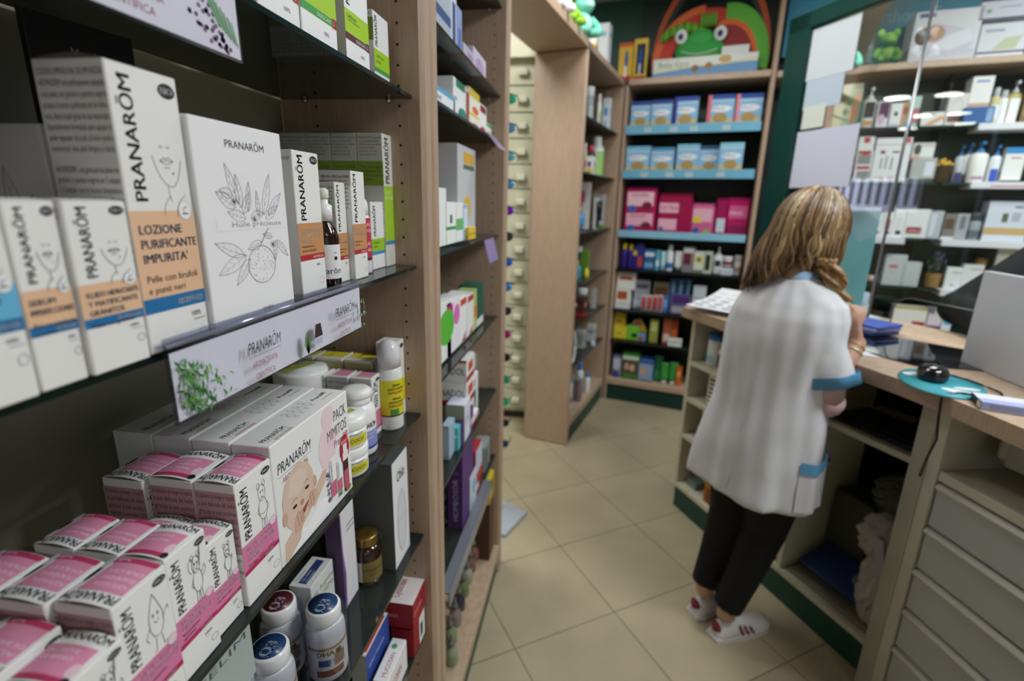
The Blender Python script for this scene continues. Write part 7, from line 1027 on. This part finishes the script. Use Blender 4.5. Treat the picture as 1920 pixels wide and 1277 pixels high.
# keyboard, router
KB=empty('keyboard',FL.at(.735,-.04,.798),FL.a,'black computer keyboard on the pull-out tray','keyboard')
m=MB(); m.box(-.17,0,0,.36,0,.02,mat('#0c0c0e',.4),.004); m.build('case',KB)
m=MB()
for r in range(6):
    for k in range(19): m.box(-.16+r*.025,-.14+r*.025,.012+k*.0178,.027+k*.0178,.02,.028,mat('#1a1a1e',.35),.0015)
m.build('keys',KB,kind='stuff')
m=MB(); m.box(-.03,.03,-.02,.02,0,.10,BLACK,.003); m.box(-.05,.05,-.04,.04,0,.008,BLACK,.003); m.build('cable_box',loc=FL.at(.90,-.27,.798),rz=FL.a,lab='small black upright bracket at the back of the keyboard tray',cat='bracket')
RT=empty('network_box',FR.at(.06,-.09,.879),FR.a,'off-white rounded plastic box fixed under the worktop above the drawers','electrical box')
m=MB(); m.box(-.13,.0,-.02,.12,0,.12,mat('#b9b5ab',.4),.02); m.build('casing',RT); m=MB(); m.box(.0,.006,.02,.118,.006,.10,mat('#a8a49a',.4),.012); m.build('cover',RT)
m=MB(); m.tube([(0,.02,.0),(0,.12,.002),(-.01,.24,0)],[.02,.024,.02],mat('#6c6864',.5),10); m.tube([(-.03,.2,.005),(-.02,.3,.015),(-.04,.45,.01)],.02,mat('#1c1a1a',.5),8); m.build('cable_bundle',loc=FR.at(.16,-.13,.85),rz=FR.a,lab='dark bundle of cables and tubes in the open compartment above the drawers',cat='cables')
# bags and clutter in the knee space
def crumple(name,loc,rz,sx,sy,sz,c,lab,cat,seed,rough=.3,amp=.16,n=13,top=1.):
    rr=random.Random(seed); K=[(rr.uniform(2,7),rr.uniform(2,6),rr.uniform(0,6.28),rr.uniform(.3,1)) for _ in range(8)]; m=MB(); R=[]
    for j in range(n+1):
        t=j/n; q=max(.02,min(1,(math.sin(math.pi*min(1,t*.9+.06)))**.45))*(1 if t<.6 else (1-(t-.6)*(1-top)*2.2)); ring=[]
        for i in range(n*2):
            a=math.pi*i/n; d=1+amp*sum(k[3]*math.sin(k[0]*a+k[1]*3*t+k[2]) for k in K)/4; jj=1+rr.uniform(-.09,.09); ring.append((sx*q*d*jj*math.cos(a),sy*q*d*jj*math.sin(a),max(0,sz*t+sz*.03*math.sin(5*a)+(rr.uniform(-.3,.3)*sz/n if 0<j<n else 0))))
        R.append(ring)
    m.loft(R,mat(c,rough,0,.6),smooth=False); return m.build(name,loc=loc,rz=rz,lab=lab,cat=cat)
crumple('plastic_bag',FL.at(1.00,-.07,.143),FL.a,.05,.07,.30,'#aaa5a2','translucent white plastic bag hanging at the right of the knee space','bag',3)
crumple('plastic_bag',FL.at(.98,-.085,.38),FL.a,.07,.09,.16,'#a5a09c','loose top of a white plastic bag above the narrow one','bag',5,.3,.22)
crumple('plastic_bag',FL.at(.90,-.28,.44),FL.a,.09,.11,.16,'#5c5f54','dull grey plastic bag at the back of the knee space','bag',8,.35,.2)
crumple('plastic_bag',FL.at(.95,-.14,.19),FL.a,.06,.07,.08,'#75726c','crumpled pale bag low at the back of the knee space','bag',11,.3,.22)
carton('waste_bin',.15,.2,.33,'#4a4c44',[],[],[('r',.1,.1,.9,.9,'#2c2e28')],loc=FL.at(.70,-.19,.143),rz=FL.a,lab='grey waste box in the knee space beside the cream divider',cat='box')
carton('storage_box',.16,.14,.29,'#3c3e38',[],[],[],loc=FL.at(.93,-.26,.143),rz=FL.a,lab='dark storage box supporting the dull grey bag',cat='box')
m=MB(); m.box(-.15,0,0,.34,0,.006,mat('#24386c',.4),.001); m.build('blue_binder',loc=FL.at(.72,-.04,.20),rz=FL.a,rot=(0,.35,FL.a),lab='navy blue folder leaning on the bottom board',cat='folder')
m=MB(); 
for k in range(4): m.box(-.10,0,.0,.36,k*.004,k*.004+.0025,mat('#8c8678' if k%2 else '#a8a294'))
m.build('magazine_pile',loc=FL.at(.70,-.02,.1435),rz=FL.a,lab='thin pile of magazines at the front of the bottom board',cat='magazines')
m=MB(); m.box(-.006,0,0,.03,0,.14,mat('#a8a4b4',.4),.001); m.build('receipt_strip',loc=FL.at(1.02,.0,.36),rot=(.25,0,FL.a),lab='pale folded paper strip sticking out of the plastic bag',cat='paper')
carton('red_folder_box',.05,.14,.20,'#7a2c34',[('r',.1,.1,.5,.9,'#a03a44')],[],[],loc=FL.at(.60,-.015,.143),rz=FL.a,lab='dark red box on the bottom board just behind the legs',cat='box')
# ============================================================ people
f_=Vector((.742,.670,0)); r_=Vector((.670,-.742,0)); up=Vector((0,0,1))
def bodymesh(parts,name,m_,parent,vox=.006):
    m=MB()
    for p in parts:
        if p[0]=='t': m.tube(p[1],p[2],m_,14)
        else: m.ellip(p[1],p[2],m_,20,14,p[3] if len(p)>3 else None)
        if p[0]=='t':
            for q,r in ((p[1][0],p[2][0] if isinstance(p[2],list) else p[2]),(p[1][-1],p[2][-1] if isinstance(p[2],list) else p[2])):
                r=max(r) if isinstance(r,tuple) else r; m.ellip(q,(r*.98,r*.98,r*.98),m_,12,8)
    o=m.build(name,parent); md=o.modifiers.new('r','REMESH'); md.mode='VOXEL'; md.voxel_size=vox; md.use_smooth_shade=True
    s=o.modifiers.new('s','SMOOTH'); s.factor=.5; s.iterations=4; return o
def ring(c,hw,hd,f,r,n=48,sq=2.4,fold=None,seed=0):
    out=[]
    for i in range(n):
        a=2*math.pi*i/n; ca,sa=math.cos(a),math.sin(a); k=(abs(ca)**sq+abs(sa)**sq)**(-1/sq); d=fold(a) if fold else 0
        out.append(Vector(c)+r*(ca*k*(hw+d))+f*(sa*k*(hd+d)))
    return out
PW=empty('person',(.60,1.69,0),0,'blonde person in a white tunic with light blue trim and black trousers, at the counter','person')
PW.location=(0,0,0)
SKIN=ramp_mat('skin','#bf9278','#caa088',8,.5); 
HC=Vector((.668,1.742,1.44)); hf=(f_*.9+r_*.3+up*-.25).normalized()   # head turned to the counter
hr=hf.cross(up).normalized(); hu=hr.cross(hf)
HM=Matrix((hr,hf,hu)).transposed()
def HP(a,b,c): return HC+hr*a+hf*b+hu*c
shR=Vector((.690,1.609,1.222)); shL=Vector((.545,1.80,1.222))
elR=Vector((.738,1.598,.95)); wrR=Vector((.836,1.672,1.10)); haR=Vector((.822,1.695,1.172))
elL=Vector((.66,1.90,.98)); wrL=Vector((.80,1.90,1.09)); 
BMt=Matrix((r_,f_,up)).transposed()
parts=[('e',HC,(.072,.088,.105),HM),('e',HP(0,.03,-.055),(.052,.06,.055),HM),('e',HP(0,.088,-.015),(.011,.016,.018),HM),('e',HP(0,.082,-.055),(.022,.012,.008),HM),('e',HP(0,.074,-.085),(.025,.018,.015),HM),
 ('e',HP(.072,-.005,-.01),(.008,.016,.028),HM),('e',HP(-.072,-.005,-.01),(.008,.016,.028),HM),
 ('t',[HP(0,-.01,-.06),(.645,1.712,1.30),(.635,1.70,1.22)],[.052,.046,.045]),
 ('t',[shL+Vector((.01,-.01,-.02)),(.64,1.70,1.21),shR+Vector((-.01,.01,-.02))],[.026,.04,.026]),
 ('e',(.64,1.705,1.14),(.130,.072,.10),BMt),('e',(.632,1.705,1.05),(.135,.085,.14),BMt),('e',(.62,1.705,.90),(.150,.105,.14),BMt),
 ('t',[shR+Vector((0,0,-.02)),elR],[.026,.034]),('t',[elR,wrR],[.036,.026]),('t',[shL+Vector((0,0,-.02)),elL],[.026,.034]),('t',[elL,wrL],[.034,.024])]
def hand(w,h,side,curl,c):
    # palm from wrist w towards h; fingers curl in direction `curl`
    ax=(h-w).normalized(); cu=Vector(curl).normalized(); sd=ax.cross(cu).normalized()*side; P=[('t',[w,w+ax*.04,h+ax*.01],[(.024,.017),(.032,.015),(.038,.013)])]
    for k in range(4):
        b=h+ax*.005+sd*(.028-.018*k); L=(.9,1.0,.95,.75)[k]; p1=b+ax*.03*L+cu*.008; p2=p1+ax*.012*L+cu*.022*L; p3=p2-ax*.006*L+cu*.018*L
        P.append(('t',[b-ax*.02,p1,p2,p3],[.0095,.0088,.008,.0068]))
    b=w+ax*.03+sd*.022; P.append(('t',[b,b+sd*.02+ax*.022+cu*.008,b+sd*.018+ax*.045+cu*.02,b+sd*.010+ax*.058+cu*.028],[.013,.0115,.010,.008])); return P
parts+=hand(wrR,haR,-1,(-.85,.1,.25),0); parts+=hand(wrL,wrL+Vector((.05,-.02,.045)),-1,(.3,-.9,0),0)
# legs and feet under the trousers
hipR=Vector((.665,1.665,.80)); hipL=Vector((.575,1.765,.80)); knR=Vector((.645,1.625,.44)); knL=Vector((.555,1.725,.45)); anR=Vector((.555,1.60,.10)); anL=Vector((.50,1.70,.11))
parts+=[('t',[hipR,knR,anR],[.07,.05,.033]),('t',[hipL,knL,anL],[.07,.05,.033])]
bodymesh(parts,'body',SKIN,PW,.0055)
# eyes
for s in (-1,1):
    m=MB(); m.ellip(HP(s*.03,.078,.008),(.012,.008,.008),mat('#e8e4e0',.2)); m.ellip(HP(s*.03,.085,.008),(.005,.003,.005),mat('#3c4a50',.2)); m.build('eye',PW)
m=MB(); m.ellip(HP(0,.094,-.055),(.02,.004,.006),mat('#a85c58'),12,8,HM); m.build('lips',PW)
# tunic
TW=ramp_mat('white_cotton','#d8d8dc','#e0e0e4',9,.75,(1,1,.35),.06)
m=MB(); R=[]
def fold(z,seed=0):
    k=(1.30-z)/.72
    return lambda a: .010*k*math.sin(5*a+.8+2*z)+.006*k*math.sin(9*a-3*z)+.003*math.sin(17*a+9*z)
prof=[(.572,.60,1.702,.210,.152),(.60,.601,1.702,.208,.15),(.68,.606,1.703,.200,.144),(.78,.612,1.704,.190,.136),(.88,.618,1.705,.181,.128),(.97,.624,1.706,.176,.120),(1.05,.630,1.706,.176,.114),(1.12,.634,1.706,.182,.108),(1.18,.637,1.706,.176,.10),(1.225,.640,1.706,.165,.088),(1.255,.643,1.708,.135,.074),(1.278,.648,1.711,.11,.062),(1.292,.652,1.714,.075,.058),(1.302,.655,1.717,.062,.055)]
for z,x,y,hw,hd in prof: R.append(ring((x,y,z),hw,hd,f_,r_,72,2.5 if z<1.2 else 2.1,fold(z)))
m.loft([[p for p in r] for r in R],TW,cap=True); 
def sleeve(m,a,b,r0,r1,ss):
    a=Vector(a);b=Vector(b);d=(b-a); t=d.normalized(); q=t.cross(f_).normalized(); w=q.cross(t); RR=[]
    for k in range(9):
        s=k/8; rad=r0+(r1-r0)*s; RR.append([a+d*s+q*math.cos(2*math.pi*i/28)*(rad+.004*math.sin(3*i*.45+6*s+ss))+w*math.sin(2*math.pi*i/28)*(rad*.88+.004*math.sin(2*i*.5+8*s)) for i in range(28)])
    return RR
eR=shR+(elR-shR)*.86; RRs=sleeve(m,shR+Vector((-.012,.016,.0)),eR+Vector((.006,-.008,0)),.050,.082,0); m.loft(RRs,TW)
eL=shL+(elL-shL)*.8; RLs=sleeve(m,shL+Vector((.02,-.02,.02)),eL,.055,.068,1); m.loft(RLs,TW)
nb=Vector((.648,1.711,1.262))
for q_ in (shR,shL): m.tube([nb,(nb+q_)/2+Vector((0,0,.004)),q_+(nb-q_)*.2+Vector((0,0,-.01))],[.045,.05,.05],TW,20); m.ellip(q_+(nb-q_)*.16+Vector((0,0,-.012)),(.052,.052,.052),TW,20,12)
tn=m.build('tunic',PW); md=tn.modifiers.new('r','REMESH'); md.mode='VOXEL'; md.voxel_size=.0065; md.use_smooth_shade=True; sm=tn.modifiers.new('s','SMOOTH'); sm.factor=.5; sm.iterations=9; dt=bpy.data.textures.new('cloth_folds','CLOUDS'); dt.noise_scale=.24; dt.noise_depth=1; dm=tn.modifiers.new('d','DISPLACE'); dm.texture=dt; dm.strength=.022; dm.mid_level=.5; dm.texture_coords='GLOBAL'; sm2=tn.modifiers.new('s2','SMOOTH'); sm2.iterations=2
BL=mat('#5f9fca',.7)
for RS in (RRs,RLs):
    m=MB(); c1=sum(RS[-1],Vector())/28; c0=sum(RS[-2],Vector())/28; up_=(c0-c1)
    A_=[c1+(p-c1)*1.05 for p in RS[-1]]; B_=[p+up_*1.15 for p in A_]; Ai=[c1+(p-c1)*.93 for p in RS[-1]]
    m.loft([B_,A_,Ai],BL,cap=False); m.build('sleeve_trim',tn)
# pocket on the right side with blue band, seams
def onring(z,a,off=.003):
    for (z0,x0,y0,w0,d0),(z1,x1,y1,w1,d1) in zip(prof,prof[1:]):
        if z0<=z<=z1:
            t=(z-z0)/(z1-z0); hw=w0+(w1-w0)*t+off; hd=d0+(d1-d0)*t+off; x=x0+(x1-x0)*t; y=y0+(y1-y0)*t; break
    ca,sa=math.cos(a),math.sin(a); sq=2.5; k=(abs(ca)**sq+abs(sa)**sq)**(-1/sq); d=fold(z)(a)
    return Vector((x,y,z))+r_*(ca*k*(hw+d))+f_*(sa*k*(hd+d))
def patch(a0,a1,z0,z1,off,mt,n=10,k=6):
    m=MB(); vs=[onring(z0+(z1-z0)*j/k,a0+(a1-a0)*i/n,off) for j in range(k+1) for i in range(n+1)]
    m.add(vs,[(j*(n+1)+i,j*(n+1)+i+1,(j+1)*(n+1)+i+1,(j+1)*(n+1)+i) for j in range(k) for i in range(n)],mt,True); return m
m=patch(-.52,.55,.59,.745,.009,TW,14,8); pk_=m.build('pocket',tn); m=patch(-.53,.56,.715,.752,.0125,BL,14,3); m.build('pocket_trim',pk_)
m=MB(); m.tube([onring(.73,.35,.014),onring(.765,.36,.016)],.004,mat('#4a2050',.4),8); m.build('pen',pk_)
m=MB(); m.tube([onring(.60+.62*k/20,-1.55+.02*math.sin(k),.0015) for k in range(20)],.0009,mat('#c4c4c8',.8),6); m.tube([onring(.58+.5*k/20,-.62,.0015) for k in range(20)],.0009,mat('#c4c4c8',.8),6); m.build('seam',tn)
# collar
m=MB(); m.loft([ring((.655,1.718,1.295),.066,.058,f_,r_,36,2),ring((.658,1.72,1.318),.060,.054,f_,r_,36,2),ring((.658,1.72,1.312),.054,.048,f_,r_,36,2)],mat('#9cc0dc',.7),cap=False); m.build('collar',tn)
# pink undersleeves
PK=ramp_mat('pink_knit','#c8a4a8','#d0b0b2',20,.85,bump=.2)
m=MB(); m.tube([shR+(elR-shR)*.5,shR+(elR-shR)*.8,elR+Vector((0,0,-.01)),elR+(wrR-elR)*.12],[.05,.062,.058,.046],PK,20); m.ellip(elR+Vector((.0,-.004,-.02)),(.058,.055,.048),PK); m.build('undershirt_sleeve',PW)
m=MB(); m.tube([shL+(elL-shL)*.5,shL+(elL-shL)*.8,elL,elL+(wrL-elL)*.3],[.048,.05,.045,.04],PK,20); m.build('undershirt_sleeve',PW)
# bracelet and ring
t=(wrR-elR).normalized(); q=t.orthogonal().normalized(); w=q.cross(t)
m=MB(); m.tube([wrR-t*.012+q*.027*math.cos(k*.3142)+w*.027*math.sin(k*.3142) for k in range(21)],.0016,mat('#c8a860',.3,.8),6); m.tube([wrR-t*.03+q*.0285*math.cos(k*.3142)+w*.0285*math.sin(k*.3142) for k in range(21)],.003,mat('#d8d0b0',.3,.6),6); m.build('bracelet',PW)
# trousers
TR=mat('#0b0b0d',.85)
m=MB(); m.tube([hipR+Vector((0,0,.06)),hipR,knR+Vector((.005,-.005,.1)),knR,knR*.45+anR*.55,anR+Vector((0,0,.03))],[.085,.088,.080,.068,.056,.050],TR,24); m.tube([hipL+Vector((0,0,.06)),hipL,knL+Vector((0,0,.1)),knL,knL*.45+anL*.55,anL+Vector((0,0,.03))],[.085,.088,.080,.068,.056,.050],TR,24); m.ellip((.615,1.705,.80),(.11,.11,.10),TR); 
o=m.build('trousers',PW); md=o.modifiers.new('r','REMESH'); md.mode='VOXEL'; md.voxel_size=.008; md.use_smooth_shade=True
# sneakers
def shoe(an,ang,lift,lab):
    a=math.radians(ang); dx=Vector((math.cos(a),math.sin(a),0)); dy=Vector((-math.sin(a),math.cos(a),0)); base=Vector((an.x,an.y,0))-dx*.045
    P=lambda x,y,z: base+dx*x+dy*y+up*(z+lift*max(0,1-x/.12))
    st=[(0,.024,.05),(.02,.033,.072),(.06,.036,.080),(.10,.037,.074),(.14,.042,.058),(.18,.045,.046),(.215,.040,.036),(.24,.026,.026)]
    R=[]
    for x,w,h in st: R.append([P(x+(.006 if math.sin(t)>0 else 0),w*math.cos(t)*(1 if math.sin(t)<.2 else .86),.012+max(0,(h-.012)*(abs(math.sin(t))**.7) if math.sin(t)>0 else 0)) for t in [2*math.pi*i/24 for i in range(24)]])
    s=MB(); s.loft(R,mat('#e4e2e2',.5)); o=s.build('sneaker',PW)
    s=MB(); n=[(0,.026),(.03,.034),(.08,.037),(.13,.042),(.18,.0465),(.22,.041),(.245,.024)]; L=[P(x-.004,w+.002,0) for x,w in n]+[P(.252,0,0)]+[P(x-.004,-w-.002,0) for x,w in n[::-1]]
    s.loft([L,[p+up*.018 for p in L]],mat('#dcd8d6',.5),smooth=False); s.build('sole',o)
    s=MB(); MR=mat('#7c2438',.5)
    for k in range(3):
        for sy in (-1,1):
            x=.105+.022*k; w=(.038,.040,.043)[k]; s.add([P(x-.006,sy*(w+.0008),.018),P(x+.004,sy*(w+.0008),.018),P(x-.012,sy*(w*.80),.058-.006*k),P(x-.022,sy*(w*.80),.060-.006*k)],[(0,1,2,3)],MR)
    s.build('stripes',o)
    s=MB(); s.loft([[P(-.002,.010*math.cos(t),.05+.012*math.sin(t)) for t in [.6*k for k in range(10)]],[P(.010,.024*math.cos(t),.055+.021*math.sin(t)) for t in [.6*k for k in range(10)]]],MR,cap=True); s.build('heel_tab',o)
    s=MB(); s.tube([P(.05,.02,.078),P(.05,.0,.084),P(.05,-.02,.078)],.004,mat('#e8e8e8')); 
    for k in range(4): s.tube([P(.085+.018*k,.02,.072-.008*k),P(.085+.018*k,0,.078-.008*k),P(.085+.018*k,-.02,.072-.008*k)],.003,mat('#eeeeee'),6)
    s.build('laces',o)
shoe(anR+Vector((0,0,0)),29,.0,''); shoe(anL,33,.0,'')
# hair: inner cap and many wavy locks
H1,H2,H3,H4=[mat(c,.42,0,.5) for c in ('#7d5c36','#a07c4c','#5a4026','#b8976a')]
hr_=random.Random(11)
cl_=HM.inverted()@(-r_*.9-f_*.4); phL=math.atan2(cl_.y,cl_.x)
def env(phi,t,k=1.):
    if t<.45:
        th=t/.45*math.pi*.54; return HC+HM@Vector((math.sin(th)*math.cos(phi)*.096*k,math.sin(th)*math.sin(phi)*.108*k,math.cos(th)*.122*k+.004))
    q=(t-.45)/.55; b=env(phi,.4499,k); g=max(0,math.cos(phi-phL)); dn=HM@Vector((math.cos(phi),math.sin(phi),0)); dn.z=0; dn.normalize()
    L=.125+.098*g
    return b+Vector((0,0,-L*q))+dn*(.004+.026*g)*math.sin(q*2.4)*k-dn*.03*(1-g)*q*q-r_*(.032*q)*(.2+g)
P0,P1=math.radians(132),math.radians(408)
m=MB(); n=40; K=18; vs=[env(P0+(P1-P0)*i/n,t/K*.97,.93) for t in range(K+1) for i in range(n+1)]
m.add(vs,[(j*(n+1)+i,j*(n+1)+i+1,(j+1)*(n+1)+i+1,(j+1)*(n+1)+i) for j in range(K) for i in range(n)],H3,True)
m.add([HC+(v-HC)*.9 for v in vs],[(j*(n+1)+i,(j+1)*(n+1)+i,(j+1)*(n+1)+i+1,j*(n+1)+i+1) for j in range(K) for i in range(n)],H3,True)
tints=[mat(c,.38,0,.5) for c in ('#5f4429','#76583a','#8a6c4a','#a5865f','#c2a67e','#46321f')]
for i in range(640):
    phi=hr_.uniform(P0-.05,P1+.05); t0=hr_.uniform(.0,.12) if i%3 else hr_.uniform(.1,.45); tE=hr_.uniform(.84,1.04); amp=hr_.uniform(.002,.010); ph=hr_.uniform(0,6.28); kk=hr_.uniform(.965,1.05); cu=hr_.uniform(0,.03) if i%4 else hr_.uniform(.02,.05)
    n=15; pts=[]
    for k in range(n+1):
        s=k/n; t=t0+(tE-t0)*s; p=env(phi+.10*math.sin(phi*9+t*4)*t,t,kk); tg=HM@Vector((-math.sin(phi),math.cos(phi),0))
        w=max(0,t-.35); p=p+tg*(amp*2.2*math.sin(ph+t*11)*w*1.6)+(p-HC-Vector((0,0,(p-HC).z))).normalized()*(amp*1.3*math.sin(ph*1.7+t*10)*w+cu*max(0,t-.82)*3*w); pts.append(p)
    r=hr_.uniform(.0028,.0055); rs=[((r*1.7 if k else .001)*(1 if k<n-3 else (n-k+.3)/4),(r*.8 if k else .0006)*(1 if k<n-3 else (n-k+.3)/4)) for k in range(n+1)]
    band_=.5+.5*math.sin(phi*5.3+1); q=hr_.random()*.6+band_*.4
    m.tube(pts,rs,tints[min(4,int(q*5))] if i%7 else tints[5],6)
# curls over the right shoulder
for i in range(16):
    a0=HP(.075,.02,-.08)+Vector((hr_.uniform(-.02,.02),hr_.uniform(-.02,.02),0)); pts=[a0+Vector((.004*k+.013*math.cos(k*.9+i),-.004*k+.013*math.sin(k*.9+i),-.0105*k)) for k in range(12)]
    m.tube(pts,[.010-.0005*k for k in range(12)],hr_.choice([H1,H2,H4]),7)
m.build('hair',PW)
# customer in black across the counter
PC=empty('person',(0,0,0),0,'person in a black coat leaning on the customer side of the counter, mostly hidden','person')
cz=Vector((1.83,2.13,0)); cf=Vector((-.93,-.36,0)); cr=Vector((-.36,.93,0))
hc=cz+Vector((0,0,1.55))
parts=[('e',hc,(.085,.085,.11)),('t',[hc+Vector((0,0,-.06)),cz+Vector((0,0,1.36))],[.05,.06]),('t',[cz+Vector((0,0,1.3)),cz+Vector((0,0,.95))],[.14,.15]),('t',[cz+cr*.08+Vector((0,0,.9)),cz+cr*.09+Vector((0,0,.06))],[.08,.04]),('t',[cz-cr*.08+Vector((0,0,.9)),cz-cr*.09+Vector((0,0,.06))],[.08,.04])]
ae=Vector((1.50,2.30,1.125)); ah=Vector((1.47,1.98,1.085))
parts+=[('t',[cz+cr*.17+Vector((0,0,1.34)),ae,ah],[.045,.038,.028])]+hand(ah,ah+Vector((-.07,-.02,-.01)),1,(0,0,-1),0)
ae2=cz-cr*.20+Vector((-.10,.0,1.13)); ah2=Vector((1.60,1.86,1.11)); parts+=[('t',[cz-cr*.17+Vector((0,0,1.34)),ae2,ah2],[.045,.038,.028])]+hand(ah2,ah2+Vector((-.07,.0,-.01)),-1,(0,0,-1),0)
parts+=[('t',[cz+cr*s*.09+Vector((0,0,.05)),cz+cr*s*.1+cf*.16+Vector((0,0,.035))],[.042,.035]) for s in (-1,1)]
bodymesh(parts,'body',SKIN,PC,.008)
BK=ramp_mat('black_wool','#0a0b0e','#111217',12,.9)
m=MB(); m.loft([ring(cz+Vector((0,0,z)),hw,hd,cf,cr,40,2.3,lambda a,z=z:.006*math.sin(5*a+7*z)) for z,hw,hd in ((.62,.25,.18),(.9,.24,.17),(1.1,.235,.155),(1.28,.235,.14),(1.37,.20,.12),(1.42,.12,.09),(1.46,.08,.08))],BK)
for A_,B_,C_ in ((cz+cr*.19+Vector((0,0,1.34)),ae,ah),(cz-cr*.19+Vector((0,0,1.34)),ae2,ah2)): m.tube([A_,(A_+B_)/2,B_,(B_+C_)/2,C_],[.075,.07,.068,.06,.05],BK,18); m.ellip(B_,(.07,.07,.07),BK)
o=m.build('coat',PC); md=o.modifiers.new('r','REMESH'); md.mode='VOXEL'; md.voxel_size=.012; md.use_smooth_shade=True
m=MB(); m.ellip(hc+Vector((.012,.0,.02)),(.098,.098,.115),mat('#1a1412',.6)); m.build('hair',PC)
m=MB()
for s in (-1,1): m.tube([cz+cr*s*.08+Vector((0,0,.75)),cz+cr*s*.085+Vector((0,0,.4)),cz+cr*s*.09+Vector((0,0,.1))],[.1,.075,.055],BK,16)
m.build('trousers',PC)
for s in (-1,1):
    m=MB(); c=cz+cr*s*.1; m.loft([[c+cf*x+cr*(w*math.cos(t))+Vector((0,0,max(0,.03+h*math.sin(t)))) for t in [2*math.pi*i/16 for i in range(16)]] for x,w,h in ((-.06,.03,.04),(0,.045,.07),(.1,.05,.05),(.2,.03,.02))],mat('#15120f',.4)); m.build('shoe',PC)
